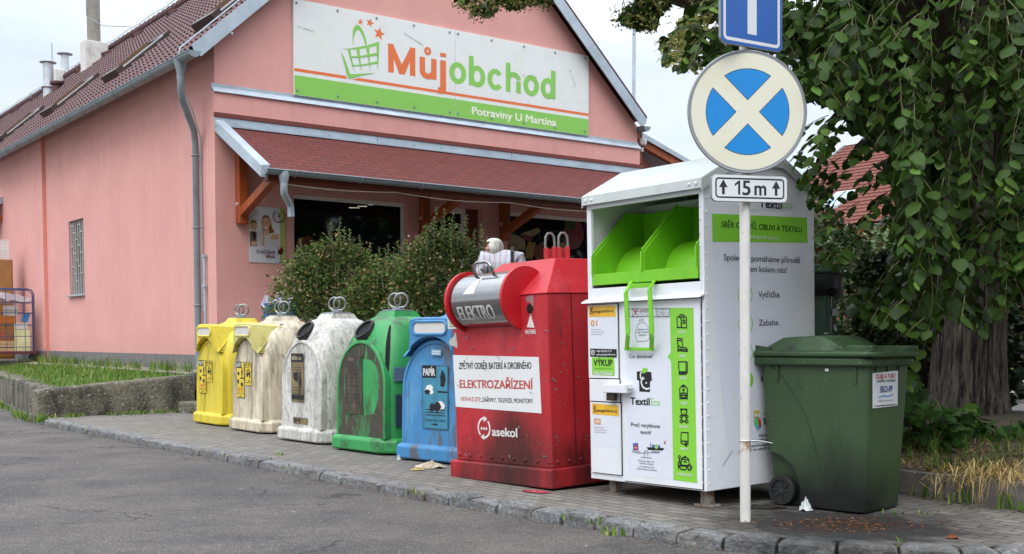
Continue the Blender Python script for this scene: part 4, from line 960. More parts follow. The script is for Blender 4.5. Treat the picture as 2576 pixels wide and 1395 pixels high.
b = MB(); pts = [(.885, .115, z) for z in (.74, .85, .95)] ; rows = []
for i in range(12):
    z = .74 + .5*i/11; a = bell_half(z); n = 6.5 - 3.9*max(0, (z-.6)/.73); x_ = a*cos(R(48))**(2/n); y_ = a*sin(R(48))**(2/n); e = V((x_, -y_, 0)).normalized()*.004; w_ = .017*sin(pi*(i+.5)/12)+.006
    c = V((BW/2+x_, BD/2-y_, z)) + e; sd_ = V((-e.y, e.x, 0)).normalized()*w_; rows.append([tuple(c-sd_), tuple(c+sd_)])
b.grid(rows); b.build('split', M_black, t)
t, F = bell(bellframe(990, 1155, -42), 'blue', None, 'scuffed blue paper container with letter slot hood, half behind the red one', kind='hood')
b = MB(); x, z0, z1 = .35, .30, .875; F.flat(b, [(x, z0), (x+.33, z0), (x+.33, z1), (x, z1)], 0, 0); F.line(b, [(x+.006, z0+.006), (x+.324, z0+.006), (x+.324, z1-.006), (x+.006, z1-.006)], .005, 1, 1, True)
F.flat(b, [(x, z1-.115), (x+.18, z1-.115), (x+.18, z1-.005), (x, z1-.005)], 1, 2); F.text(b, 'PAPÍR', x+.015, z1-.095, .062, .15, 2, 3, .03)
for i, (cx, cz, rx, rz, mi) in enumerate(((.26, -.13, .04, .09, 1), (.09, -.22, .07, .05, 2), (.07, -.24, .04, .03, 1), (.22, -.36, .07, .06, 2), (.2, -.37, .05, .05, 1), (.13, -.38, .05, .04, 1))): blob(b, F, x+cx, z1+cz, rx, rz, mi, 3+i, i+20)
F.flat(b, [(x+.2, z1-.245), (x+.32, z1-.245), (x+.32, z1-.23), (x+.2, z1-.23)], 1, 3); textlines(b, F, x+.04, x+.29, z0+.17, 3, .024, 1, 3, .009, 1); F.text(b, 'DĚKUJEME VÁM, ŽE TŘÍDÍTE', x+.03, z0+.07, .018, .27, 1, 3); blob(b, F, x+.165, z0+.045, .05, .009, 1, 3, 3)
b.build('sticker', [tealst, ink, whs], t)
b = MB(); F.flat(b, [(.47, .965), (.59, .96), (.59, 1.01), (.47, 1.015)], 0, 0); textlines(b, F, .48, .58, .975, 2, -.018, 1, 1, .008, 2); b.build('label_strip', [mat('torn grey label', '#8fb0c4', .5, var=.2), whs], t)

# ------------------------------------------------------------------ red container for batteries and small appliances
def m_redpaint():
    t = NT('scratched red paint'); c = t.mix(t.ramp(t.noise(2.5, 5), .3, .75), lin('#a9161f'), lin('#bd2a33'))
    c = t.mix(t.ramp(t.noise(3, 6, (1, 1, .16)), .55, .75, 0, .4), c, lin('#d2555c'))
    # soot-brown run-off on the lower half of the front, with its own ragged outline
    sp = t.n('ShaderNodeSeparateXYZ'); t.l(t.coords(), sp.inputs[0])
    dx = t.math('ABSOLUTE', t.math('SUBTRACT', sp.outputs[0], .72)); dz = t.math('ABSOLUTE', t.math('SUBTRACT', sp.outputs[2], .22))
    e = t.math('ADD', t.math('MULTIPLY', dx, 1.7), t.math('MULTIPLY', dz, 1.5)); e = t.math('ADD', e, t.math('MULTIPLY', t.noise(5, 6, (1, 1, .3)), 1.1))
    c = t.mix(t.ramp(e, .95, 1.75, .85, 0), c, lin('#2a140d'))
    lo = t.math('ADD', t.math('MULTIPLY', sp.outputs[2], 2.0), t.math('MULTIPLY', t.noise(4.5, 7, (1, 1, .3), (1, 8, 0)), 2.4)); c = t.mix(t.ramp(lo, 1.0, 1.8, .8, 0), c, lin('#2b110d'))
    c = t.mix(t.ramp(t.noise(4, 6, (1, 1, .25), (3, 1, 0)), .58, .72, 0, .65), c, lin('#4a1512'))
    c = t.mix(t.ramp(t.noise(11, 3, (1, 1, .7), (5, 5, 5)), .71, .725), c, lin('#7d7577'))
    c = t.mix(t.ramp(t.noise(34, 3, (1, 1, 1), (2, 5, 5)), .72, .735), c, lin('#96888a'))
    t.col(c); t.p.inputs['Roughness'].default_value = .55; t.bump(t.noise(7, 4), .18, .03); return t.m
M_red = m_redpaint(); M_redc = mat('bright red disc', '#b8141f', .38, var=.08, layers=[('#d9c9c6', 22, .71, .73, (1,1,1), .9)]); M_ssteel = mat('brushed stainless steel', '#a3a1a0', .14, 1., var=.08, vs=3, layers=[('#8e8b88', 5, .5, .75, (.2,3,3), .5)])
MR = frame(G(1133, 1197) - V((0, 0, .015)), R(-50), R(1.9)); RW, RD = 1.23, 1.15
rc = thing('electronics_container', MR, 'tall scratched red steel container for batteries and small electronics with a stainless chute', 'recycling container')
RF0 = Face(MR, 1, 0.045, -1); KRd = K(1650, 850, 2400, 951); KH = K(1650, 1000, 2150, 1744)
b = MB(); b.box((-.0, 0, .0), (RW, RD, .145)); b.build('base', M_red, rc, bevel=.012)
zE = RF0.q(*KRd(600, 376))[1]; i0 = .04
zT = zE + .28
b = MB(); b.hexa([(i0, .045, .145), (RW-i0, .045, .145), (RW-i0, RD-.04, .145), (i0, RD-.04, .145), (i0, .045, zE), (RW-i0, .045, zE), (RW-i0, RD-.04, zE), (i0, RD-.04, zE)])
bo = b.build('body', M_red, rc, bevel=.008)
b = MB(); o_ = .012; b.hexa([(i0-o_, .033, zE+.002), (RW-i0+o_, .033, zE+.002), (RW-i0+o_, RD-.028, zE+.002), (i0-o_, RD-.028, zE+.002), (i0+.28, .36, zT), (RW-i0-.24, .36, zT), (RW-i0-.24, RD-.3, zT), (i0+.28, RD-.3, zT)]); b.build('roof', M_red, rc, bevel=.008)
b = MB(); b.box((RW-i0+.001, .28, .15), (RW-i0+.005, .286, zE-.005)); b.build('seam', mat('dark red seam', '#4d0a10', .6), rc)
b = MB()
for i in range(9):
    b.lathe([(0, .012), (.013, .008), (.016, 0)], 8, Matrix.Translation((.08+i*.135, .045, .19)) @ Matrix.Rotation(pi/2, 4, 'X'))
    b.lathe([(0, .012), (.013, .008), (.016, 0)], 8, Matrix.Translation((RW-i0, .1+i*.12, .19)) @ Matrix.Rotation(pi/2, 4, 'Y'))
b.build('rivet', M_red, rc)
for k, (x, y) in enumerate(((RW*.5+.10, .52), (RW*.5+.165, .60))):
    Ml = Matrix.Translation((x, y, zT)) @ Matrix.Rotation(R(50), 4, 'Z')
    b = MB(); b.tube([(-.033, 0, .02), (-.036, 0, .13), (-.032, 0, .185), (-.014, 0, .212), (.014, 0, .212), (.032, 0, .185), (.036, 0, .13), (.033, 0, .02)], .0100, 8); lo = b.build('lifting_loop', M_ringst, rc, M=Ml)
    b = MB(); b.box((-.05, -.02, -.01), (-.012, .02, .10)); b.box((.012, -.02, -.01), (.05, .02, .105)); b.box((-.012, .005, -.01), (.012, .02, .09)); b.build('socket', M_red, lo, bevel=.004, M=Ml)
# the chute: a stainless drum between two red discs
RF = Face(MR, 1, .045, -1)
cz_ = RF.q(*KRd(470, 400))[1]; xa = RF.q(*KRd(212, 470))[0]; xb = RF.q(*KRd(478, 470))[0]
cz_ -= .0; rr_ = .24; cy_ = .10
def drum(x0, x1, r, mi, mb, n=48, cap=True):
    rows = [[(x, cy_ + r*cos(2*pi*k/n), cz_ + r*sin(2*pi*k/n)) for k in range(n)] for x in (x0, x1)]
    mb.grid(rows, mi, True, True)
    if cap:
        for rw in rows: mb.add(rw, [tuple(range(n))], mi)
b = MB(); drum(xa+.002, xb-.002, rr_-.025, 0, b, cap=False); dm = b.build('drum', M_ssteel, rc)
b = MB(); drum(xa-.028, xa, rr_, 0, b); b.build('disc', M_redc, rc, bevel=.003); b = MB(); drum(xb, xb+.028, rr_, 0, b); b.build('disc', M_redc, rc, bevel=.003)
def onDrum(x, a, e=.002): return V((x, cy_ - (rr_-.025+e)*cos(a), cz_ + (rr_-.025+e)*sin(a)))
b = MB(); hx0, hx1 = xa+.2, xa+.42
def hd(x, a, e): return onDrum(x, a, e)
b.tube([hd(hx0, 1.12, -.005), hd(hx0, 1.14, .05), hd(hx0+.015, 1.16, .085), hd(hx0+.05, 1.18, .1), hd(hx1-.05, 1.18, .1), hd(hx1-.015, 1.16, .085), hd(hx1, 1.14, .05), hd(hx1, 1.12, -.005)], .013, 10); b.build('handle', M_ssteel, dm)
class DrumFace(Face):
    def text(s, mb, st, a, b_, h, w=None, mi=0, layer=0, bold=0., al='l', rot=0., flip=1):
        vs, fs, x0, x1 = glyphs(st); sy = h / CAPH; sx_ = w / (x1 - x0)
        for i, dx in enumerate((-bold, bold, 0)):
            bm = bmesh.new(); bv = [bm.verts.new(((x-x0)*sx_+dx*h, y*sy, 0)) for x, y in vs]
            for f in fs:
                try: bm.faces.new([bv[k] for k in f])
                except ValueError: pass
            for k in range(1, 10): bmesh.ops.bisect_plane(bm, geom=bm.verts[:]+bm.edges[:]+bm.faces[:], plane_co=(0, h*k/9-.001, 0), plane_no=(0, 1, 0))
            bm.verts.index_update(); mb.add([s.m(a+v.co.x, b_+v.co.y, layer+i*.3) for v in bm.verts], [[v.index for v in f.verts] for f in bm.faces], mi); bm.free()
    def m(s, a, b_, layer=0): return onDrum(a, b_/(rr_-.025), .0015+.0005*layer)
DF = DrumFace(MR, 1, 0, -1)
b = MB(); DF.text(b, 'ELEKTRO', xa+.10, -.155, .115, .43, 0, 1, .035); b.build('lettering', mat('worn white lettering', '#c9c7c4', .5, var=.05, layers=[('#9a9794', 60, .68, .72, (1,1,1), .6)]), dm)
b = MB(); x = xa+.27; R0 = rr_-.025
b.add([onDrum(x-.09, .25), onDrum(x+.05, .25), onDrum(x-.06, .40), onDrum(x+.05, .40), onDrum(x-.03, .56), onDrum(x+.055, .56), onDrum(x+.0, .74), onDrum(x+.058, .74), onDrum(x+.065, 1.0)], [(0,1,3,2),(2,3,5,4),(4,5,7,6),(6,7,8)]); b.build('arrow_mark', whs, dm)
RFr = RF0; b = MB()
# panel sign
def KK(k, *pts): return [k(*p) for p in pts]
RFr.poly(b, KK(KRd, (152, 681), (577, 691), (591, 970), (166, 937)), 0, 1)
def TX(k, F_, st, x, y, x2, h, mi, layer, bold=.02, w_=951, x0=1650, x1=2400):
    u, v = k(x, y); F_.tuv(b, st, (u, v), k(x2, y)[0], h*(x1-x0)/w_*.644, mi, layer, bold)
TX(KRd, RFr, 'ZPĚTNÝ ODBĚR BATERIÍ A DROBNÉHO', 183, 750, 541, 30, 1, 2, .03); TX(KRd, RFr, 'ELEKTROZAŘÍZENÍ', 187, 843, 548, 38, 2, 2, .045); TX(KRd, RFr, 'NEVHAZUJTE:', 192, 908, 292, 20, 2, 2, .015); TX(KRd, RFr, 'ZÁŘIVKY, TELEVIZE, MONITORY', 297, 912, 549, 20, 1, 2, .025)
b.build('panel_sign', [whs, ink, mat('faded red lettering', '#b8443a', .5, var=.06)], rc)
b = MB(); TX(KRd, RFr, 'asekol', 347, 1080, 470, 42, 0, 1, .04)
q = RFr.q(*KRd(306, 1042)); RFr.line(b, [(q[0]+.072*cos(R(a)), q[1]+.075*sin(R(a))) for a in range(60, 235, 12)], .017, 0, 1); RFr.line(b, [(q[0]+.072*cos(R(a)), q[1]+.075*sin(R(a))) for a in range(250, 415, 12)], .017, 0, 1)
RFr.flat(b, [(q[0]+.0, q[1]+.095), (q[0]+.045, q[1]+.075), (q[0]+.0, q[1]+.045)], 0, 2); RFr.flat(b, [(q[0]-.0, q[1]-.095), (q[0]-.045, q[1]-.072), (q[0]+.0, q[1]-.045)], 0, 2)
for dx in (-.025, .0, .025): RFr.flat(b, circ(q[0]+dx*1.2, q[1]-.005, .011, .012, 10), 0, 3)
TX(KRd, RFr, 'BATERIE', 512, 577, 562, 20, 0, 1, .03); RFr.poly(b, KK(KRd, (537, 473), (556, 546), (518, 543)), 0, 1); b.build('lettering', mat('white paint', '#d9d5d2', .5, var=.05, layers=[('#b04a4a', 40, .62, .66, (1,1,1), .7)]), rc)
b = MB(); q = RFr.q(*KRd(533, 452)); RFr.flat(b, circ(q[0], q[1], .036, .036), 0, 3); b.build('battery_hole', M_black, rc)
b = MB(); RFr.poly(b, KK(KH, (325,630),(360,630),(395,760),(430,830),(480,905),(545,975),(575,992),(350,995)), 0, 1); RFr.poly(b, KK(KH, (378,765),(388,758),(392,800),(398,846),(388,850),(384,815),(376,852),(370,848),(378,800)), 1, 2)
RFr.poly(b, KK(KH, (362,890),(470,890),(520,945),(365,950)), 2, 2); RFr.lineuv(b, KK(KH, (370,962),(530,966)), .004, 1, 2); b.build('sticker', [mat('yellowed sticker', '#cfcdbb', .5, var=.05), ink, mat('faded green print', '#b3b893', .5)], rc)
b = MB(); RFr.poly(b, KK(KH, (450,1035),(465,1070),(470,1150),(482,1180),(475,1265),(455,1240),(380,1215),(360,1170),(395,1120),(420,1110)), 0, 1); RFr.poly(b, KK(KH, (1410,560),(1500,530),(1515,560),(1515,690),(1490,690),(1480,640),(1420,625)), 1, 1)
r_ = random.Random(5)
for k in range(26):
    x, z = r_.uniform(.06, 1.18), r_.uniform(.2, 1.3); a = r_.uniform(-.6, .6); l_ = r_.uniform(.01, .05); RFr.line(b, [(x, z), (x+l_*.5*cos(a), z+l_*.5*sin(a)+.004), (x+l_*cos(a), z+l_*sin(a))], r_.uniform(.004, .011), 2 if k % 3 else 1, 5+k)
for k in range(12):
    x, z = r_.uniform(.86, 1.16), r_.uniform(.86, 1.12); a = r_.uniform(.7, 1.6)
merge_into(bo, b, [mat('bare primer', '#b9b1a8', .7, var=.2), mat('worn steel', '#8a6f70', .6, var=.2), mat('grey scratch', '#6f6669', .6)])
RS = Face(MR, 0, RW-i0, 1); b = MB()
for k in range(40):
    y, z = r_.uniform(.05, .95), r_.uniform(.2, 1.35); a = r_.uniform(-.9, .3); l_ = r_.uniform(.012, .06); RS.line(b, [(y, z), (y+l_*cos(a), z+l_*sin(a))], r_.uniform(.004, .012), 0, 1+k % 9)
merge_into(bo, b, [mat('worn edge paint', '#7d6466', .6, var=.2)])
# ------------------------------------------------------------------ white clothing bank
sed_w = [('#9a978e', 26, .68, .72, (1,1,.6), .5), ('#bdbbb4', 2.5, .5, .75, (1,1,.3), .35)]
M_wpaint = mat('white enamel', '#dfe0e3', .38, var=.03, vs=1.5, layers=sed_w, bump=(.12, 5, .03))
M_wfoil = mat('white foil', '#dadce4', .3, var=.02, layers=[('#b9bbc4', 2, .5, .8, (1,1,.5), .3)])
M_gchute = mat('lime green enamel', '#76bf22', .38, var=.06, layers=[('#5d9a14', 3, .5, .75, (1,1,1), .35)])
M_gfoil = mat('lime green foil', '#84c93c', .35, var=.04)
M_wroof = mat('dusty white roof', '#c3c9c6', .5, var=.06, layers=[('#8f968f', 6, .55, .72, (1,1,1), .5), ('#a3aaa6', 30, .6, .7, (1,1,1), .5)])
M_rustleg = mat('rusty steel', '#8f8a80', .7, var=.2, layers=[('#6b3a1d', 14, .46, .6, (1,1,.7), .9)])
ink2 = mat('charcoal print', '#17171a', .4, var=0); gld = mat('orange yellow foil', '#dfa12a', .35, var=.08, vs=6, layers=[('#e6c03c', 2.4, .45, .6, (1,1,1), .8)]); orn = mat('ochre print', '#d79a4a', .4, var=.03); gry = mat('grey print', '#86868e', .4, var=0)
MT = frame(G(1487, 1203, .1), R(-51), R(1.2)); TW, TD = 1.10, 1.16
tx = thing('clothing_bank', MT, 'tall white clothing bank on short legs with a lime green hopper', 'clothing container')
TF = Face(MT, 1, 0.0, -1); TS = Face(MT, 0, TW, 1); TSC = Face(MT, 0, TW, 1)
KE, KA2, KB2, KC, KD = K(2200, 600, 3200, 1860), K(2240, 1150, 2800, 2232), K(2240, 1450, 2800, 1562), K(2700, 700, 3300, 1196), K(2800, 1350, 3150, 976)
qz = lambda k, x, y: TF.q(*k(x, y))
zl = qz(KE, 600, 1050)[1]; zo0 = qz(KE, 600, 955)[1]; ze = qz(KE, 600, 300)[1]; xo0, xo1 = qz(KE, 207, 800)[0], qz(KE, 990, 800)[0]
zf1 = qz(KE, 135, 322)[1]; zf0 = qz(KE, 135, 385)[1]
H0 = zf0 + .02; HT = H0 + .225; yr0, yr1 = .36, .80
side = [(0, 0), (TD, 0), (TD, H0), (yr1, HT), (yr0, HT), (0, H0)]
b = MB(); b.prism(side, lambda y, z, x: (x, y, z), TW-.022, TW); b.prism(side, lambda y, z, x: (x, y, z), 0, .022)
b.box((.022, TD-.022, 0), (TW-.022, TD, H0)); b.box((.022, .0, .0), (TW-.022, .02, zl)); b.box((.022, .0, zl), (TW-.022, .02, zo0)); b.box((.022, .02, -.0), (TW-.022, TD-.022, .02)); b.box((.022, .02, zo0-.02), (TW-.022, .1, zo0-.002))
b.box((.0225, .0, zo0), (xo0, .03, H0)); b.box((xo1, .0, zo0), (TW-.0225, .03, H0)); b.box((xo0, .0, H0-.05), (xo1, .03, H0))
bdy = b.build('body', M_wpaint, tx, bevel=.004)
b = MB(); b.box((.03, .55, zo0-.3), (TW-.03, .57, H0)); b.box((.03, .03, zo0-.04), (TW-.03, .55, zo0-.025)); b.build('inner_wall', M_wpaint, tx)
ov = .035
pr = [(-ov, zf0), (-ov, zf1), (yr0, HT+.015), (yr1, HT+.015), (TD+ov, zf1), (TD+ov, zf0), (TD+ov-.012, zf0), (TD+ov-.012, zf1-.01), (yr1, HT+.001), (yr0, HT+.001), (-ov+.012, zf1-.012), (-ov+.012, zf0)]
b = MB(); n = len(pr)
b.prism(pr, lambda y, z, x: (x, y, z), -.012, TW+.012)
for x in (-.014, TW+.012):                    # folded trim along the gable edges
    for (a, c) in (((-ov, zf1-.03), (yr0, HT-.01)), ((yr0, HT-.01), (yr1, HT-.01)), ((yr1, HT-.01), (TD+ov, zf1-.03))):
        b.hexa([(x, a[0], a[1]-.05), (x+.004, a[0], a[1]-.05), (x+.004, c[0], c[1]-.05), (x, c[0], c[1]-.05), (x, a[0], a[1]+.025), (x+.004, a[0], a[1]+.025), (x+.004, c[0], c[1]+.025), (x, c[0], c[1]+.025)])
b.build('roof', M_wroof, tx)
b = MB()
for x in (.03, .09, TW-.09, TW-.03): b.lathe([(0, .01), (.01, .006), (.012, 0)], 8, Matrix.Translation((x, -ov, (zf0+zf1)/2)) @ Matrix.Rotation(pi/2, 4, 'X'))
for i in range(22):
    for y in (.025, TD-.03): b.lathe([(0, .006), (.007, .004), (.008, 0)], 6, Matrix.Translation((TW, y, .05+i*.088)) @ Matrix.Rotation(pi/2, 4, 'Y'))
for i in range(14):
    a = i/13; b.lathe([(0, .006), (.007, .004), (.008, 0)], 6, Matrix.Translation((TW+.016, yr1+.02+(TD-yr1)*a*.9, HT-.02-(HT-zf1)*a*.92)) @ Matrix.Rotation(pi/2, 4, 'Y'))
for i in range(22): b.lathe([(0, .006), (.006, .004), (.007, 0)], 6, Matrix.Translation((TW-.03, 0, .06+i*.085)) @ Matrix.Rotation(pi/2, 4, 'X'))
b.build('rivet', M_wpaint, tx)
b = MB(); b.hexa([(-.02, -.05, zl-.016), (TW+.004, -.05, zl-.016), (TW+.004, 0, zl-.002), (-.02, 0, zl-.002), (-.02, -.048, zl-.008), (TW+.004, -.048, zl-.008), (TW+.004, 0, zl+.012), (-.02, 0, zl+.012)]); b.build('drip_ledge', M_wpaint, tx)
# doors
def door(uv, name='door'):
    q = [TF.q(*p) for p in uv]; x0, x1 = (q[0][0]+q[3][0])/2, (q[1][0]+q[2][0])/2; z1, z0 = (q[0][1]+q[1][1])/2, (q[2][1]+q[3][1])/2
    b = MB(); b.box((x0-.006, -.003, z0-.006), (x1+.006, -.0005, z1+.006), 1); b.box((x0, -.014, z0), (x1, -.0035, z1)); return b.build(name, [M_wpaint, M_dark], tx, bevel=.003)
door([KA2(235, 165), KA2(690, 160), KA2(725, 1315), KA2(268, 1290)]); door([KB2(188, 82), KB2(507, 92), KB2(515, 340), KB2(195, 318)]); door([KB2(197, 330), KB2(517, 352), KB2(540, 1135), KB2(225, 1095)])
md = door([KA2(752, 108), KA2(1975, 80), KB2(1425, 1295), KB2(585, 1185)])
TD_ = Face(MT, 1, -.014, -1, .0008)
# hopper: three cheeks, lip, curved back drum
ic = lambda x, k, a, c: inplane(MT, 0, x, *k(a, c))
b = MB(); zl0, zl1 = qz(KE, 600, 932)[1] + .0, qz(KE, 600, 848)[1]; xg0, xg1 = xo0 + .008, xo1 - .008
b.box((xg0, -.008, zl0), (xg1, .004, zl1)); b.box((xg0, .004, zl0), (xg1, .5, zl0+.012))
zt_ = H0 - .06; zv = qz(KE, 225, 745)[1]
for x in (xg0, (xg0+xg1)/2-.012+.0, xg1-.022):
    b.prism([(.0045, zl0+.013), (.0045, zv), (.36, zt_), (.5, zt_), (.5, zl0+.013)], lambda y, z, xx: (xx, y, z), x, x+.022)
    b.bar((x+.011, -.002, zl1), (x+.011, -.002, zv), .034, .012, up=(1, 0, 0)); b.bar((x+.011, -.001, zv), (x+.011, .355, zt_), .034, .01, up=(1, 0, 0))
b.add([(xg0, .5, zl0), (xg1, .5, zl0), (xg1, .5, zt_), (xg0, .5, zt_)], [(0, 1, 2, 3)])
hp = b.build('hopper', M_gchute, tx, bevel=.002)
b = MB(); n = 24
for xa_, xb_ in ((xg0+.024, (xg0+xg1)/2-.014), ((xg0+xg1)/2+.012, xg1-.024)):
    r = .275; cy, cz2 = .47, zl0+.02
    b.grid([[(x, cy - r*cos(pi/2*k/n), cz2 + r*sin(pi/2*k/n)) for k in range(n+1)] for x in (xa_, xb_)])
b.build('hopper_drum', M_gchute, hp)
# pull handle
yh = -.085; hq = lambda k, a, c, y=yh: inplane(MT, 1, y, *k(a, c))
b = MB()
up0, up1 = inplane(MT, 1, -.012, *KE(495, 930)), inplane(MT, 1, -.012, *KE(662, 922))
l1, r1 = hq(KE, 455, 1010, -.09), hq(KE, 628, 985, -.09); l2, r2 = hq(KA2, 850, 625, -.10), hq(KA2, 1222, 625, -.10); l3, r3 = hq(KA2, 830, 850, -.045), hq(KA2, 1215, 855, -.045)
for p, q in ((up0, l1), (l1, l2), (l2, l3), (up1, r1), (r1, r2), (r2, r3)): b.bar(p, q, .036, .012, up=(0, 1, 0))
b.bar(l3+V((-.02, 0, 0)), r3+V((.02, 0, 0)), .022, .012, up=(0, 1, 0)); m0, m1 = hq(KE, 485, 962, -.05), hq(KE, 640, 955, -.05); b.bar(m0, m1, .03, .008, up=(0, 1, 0)); b.build('pull_handle', M_gchute, tx, bevel=.002)
# lock housing and padlock
b = MB(); q0 = TF.q(*KB2(400, 150)); q1 = TF.q(*KB2(655, 230)); b.box((q0[0], -.075, q1[1]-.005), (q1[0], -.0145, q0[1]+.01)); lk = b.build('lock_housing', M_wpaint, tx, bevel=.006)
b = MB(); b.box((q1[0]+.002, -.06, q1[1]+.025), (q1[0]+.035, -.03, q0[1]-.012)); b.build('bolt', M_steel, lk, bevel=.006); b = MB(); b.box((q0[0]+.02, -.06, q1[1]-.06), (q0[0]+.1, -.03, q1[1]-.006)); b.build('padlock', mat('brass padlock', '#3a2f20', .5, .4), lk, bevel=.004)
for x, y in ((.13, .12), (TW-.10, .12), (.13, TD-.12), (TW-.10, TD-.12)):
    b = MB(); b.box((x-.035, y-.03, -.10), (x+.035, y+.03, -.0005)); b.box((x-.075, y-.05, -.118), (x+.075, y+.05, -.1005)); b.build('leg', M_rustleg, tx, bevel=.003)
# printed foil of the front door and the lockers
b = MB(); F = TD_; p_ = lambda *pts, k=KA2: [k(*q) for q in pts]
def TL(st, k, w_, rx, x, y, x2, h, mi, layer=3, bold=.0): 
    u, v = k(x, y); F.tuv(b, st, (u, v), k(x2, y)[0], h*rx/w_*.644, mi, layer, bold)
A_ = (KA2, 2232, 560); B_ = (KB2, 1562, 560)
F.poly(b, [KA2(805, 215), KA2(1500, 215), KB2(1090, 1185), KB2(600, 1130)], 0, 0)
g = [KA2(1502, 212), KA2(1868, 210), KB2(1348, 1220), KB2(1092, 1185), KA2(1524, 1050), KA2(1465, 970), KA2(1518, 900)]
F.poly(b, g, 1, 1)
b.build('foil', [M_wfoil, M_gfoil], md)
b = MB(); LW = .0085
def LN(k, pts, closed=False, w=LW, mi=0, layer=3): F.lineuv(b, [k(*p) for p in pts], w, mi, layer, closed)
# shirt, boot, towel, backpack, bear, book, pots: each its own printed picture with its caption
def pict(cap, k, w_, x, y, x2, h, fn):
    global b
    b = MB(); fn(); TL(cap, k, w_, 560, x, y, x2, h, 1, 3, .035); b.build('pictogram', [ink2, whs], md)
def i_shirt():
    LN(KA2, [(1650,345),(1615,360),(1618,515),(1765,522),(1762,362),(1735,345),(1715,318),(1665,318)], True); LN(KA2, [(1665,320),(1648,345),(1668,368),(1690,340),(1712,368),(1735,345),(1715,320)], layer=4); LN(KA2, [(1680,372),(1682,518)], layer=5); LN(KA2, rrect(1712, 400, 1740, 450, 8), True, layer=6)
    for y in (400, 440, 480): LN(KA2, [(1684,y),(1696,y)], layer=7)
def i_boot():
    LN(KA2, [(1622,685),(1695,690),(1698,745),(1700,800),(1712,825),(1760,835),(1778,858),(1776,888),(1685,885),(1675,875),(1628,885),(1628,850),(1632,770),(1622,765)], True); LN(KA2, [(1622,718),(1696,722)], layer=5); LN(KA2, [(1632,790),(1665,820),(1700,832)], layer=6); LN(KA2, [(1630,855),(1690,858),(1778,862)], layer=7)
def i_towel():
    LN(KA2, [(1640,1050),(1755,1050),(1756,1228),(1648,1228)], True); LN(KA2, [(1755,1050),(1778,1060),(1776,1220),(1757,1220)], layer=4); LN(KA2, [(1646,1205),(1756,1206)], layer=5)
    for i in range(7): LN(KA2, [(1650+i*17,1230),(1650+i*17,1252)], layer=6)
def i_pack():
    LN(KB2, [(1160,190),(1175,170),(1225,170),(1245,195),(1243,300),(1162,300)], True); LN(KB2, [(1185,168),(1190,153),(1212,153),(1216,168)], layer=4); LN(KB2, rrect(1175, 238, 1232, 288, 8), True, layer=5); LN(KB2, [(1202,190),(1212,203),(1202,218),(1191,203)], True, .006, layer=6); LN(KB2, [(1176,260),(1232,262)], layer=7)
def i_bear():
    LN(KB2, [(1185,415),(1225,415),(1238,440),(1228,470),(1205,485),(1182,468),(1172,440)], True); LN(KB2, circ(1207, 515, 26, 32, 14), True, layer=5)
    for cx, cy, r in ((1178,545,15), (1237,548,15), (1176,492,13), (1240,494,13)): LN(KB2, circ(cx, cy, r, r, 10), True, .007, layer=6)
    LN(KB2, circ(1180, 418, 9, 9, 8), True, .006, layer=8); LN(KB2, circ(1232, 418, 9, 9, 8), True, .006, layer=8); LN(KB2, [(1207,455),(1207,470)], layer=7)
def i_book():
    LN(KB2, [(1180,668),(1250,670),(1252,795),(1190,795),(1173,780),(1175,680)], True); LN(KB2, [(1176,765),(1195,762),(1252,764)], layer=5); LN(KB2, [(1222,775),(1222,812),(1230,802),(1238,812),(1238,775)], layer=6)
def i_pots():
    LN(KB2, [(1178,960),(1262,968),(1262,1030),(1176,1022)], True); LN(KB2, [(1176,958),(1200,940),(1240,942),(1264,966)], layer=4); LN(KB2, circ(1219, 933, 9, 8, 8), True, .006, layer=8); LN(KB2, [(1155,1030),(1245,1038),(1222,1075),(1175,1070)], True, layer=5); LN(KB2, rrect(1252, 1022, 1280, 1076, 6), True, layer=6); LN(KB2, [(1282,1035),(1292,1040),(1290,1055),(1282,1060)], layer=7); LN(KB2, circ(1159, 932, 11, 13, 10), True, .006, layer=7); LN(KB2, [(1160,948),(1162,980),(1172,1000),(1172,1020)], layer=9); LN(KB2, [(1150,1068),(1148,1000),(1158,980)], layer=10)
    LN(KB2, [(1205,985),(1238,988)], layer=10)
for a_ in (('ODĚVY', KA2, 2232, 1630, 610, 1758, 36, i_shirt), ('OBUV', KA2, 2232, 1650, 975, 1758, 34, i_boot), ('TEXTIL', KA2, 2232, 1652, 1318, 1772, 34, i_towel), ('TAŠKY', KB2, 1562, 1163, 360, 1246, 24, i_pack), ('HRAČKY', KB2, 1562, 1155, 615, 1262, 24, i_bear), ('KNIHY', KB2, 1562, 1172, 856, 1254, 24, i_book), ('DOMÁCNOST', KB2, 1562, 1134, 1130, 1305, 24, i_pots)): pict(*a_)
b = MB()
TL('Co sbíráme?', KA2, 2232, 560, 875, 992, 1235, 55, 0, 3, .012)
TL('Textil', KB2, 1562, 560, 624, 362, 832, 76, 0, 3, .045); TL('Eco', KB2, 1562, 560, 848, 372, 942, 78, 1, 3, .0)
TL('Proč recyklovat', KB2, 1562, 560, 630, 600, 948, 40, 0, 3, .012); TL('textil?', KB2, 1562, 560, 730, 680, 850, 38, 0, 3, .012)
for st, x, y, x2 in (('Světová produkce CO', 706, 980, 884), ('textilního průmyslu', 722, 1008, 876), ('je 2x větší než lodní', 718, 1042, 880), ('a letecké dopravy společně.', 688, 1066, 912)): TL(st, KB2, 1562, 560, x, y, x2, 17, 2, 3, .01)
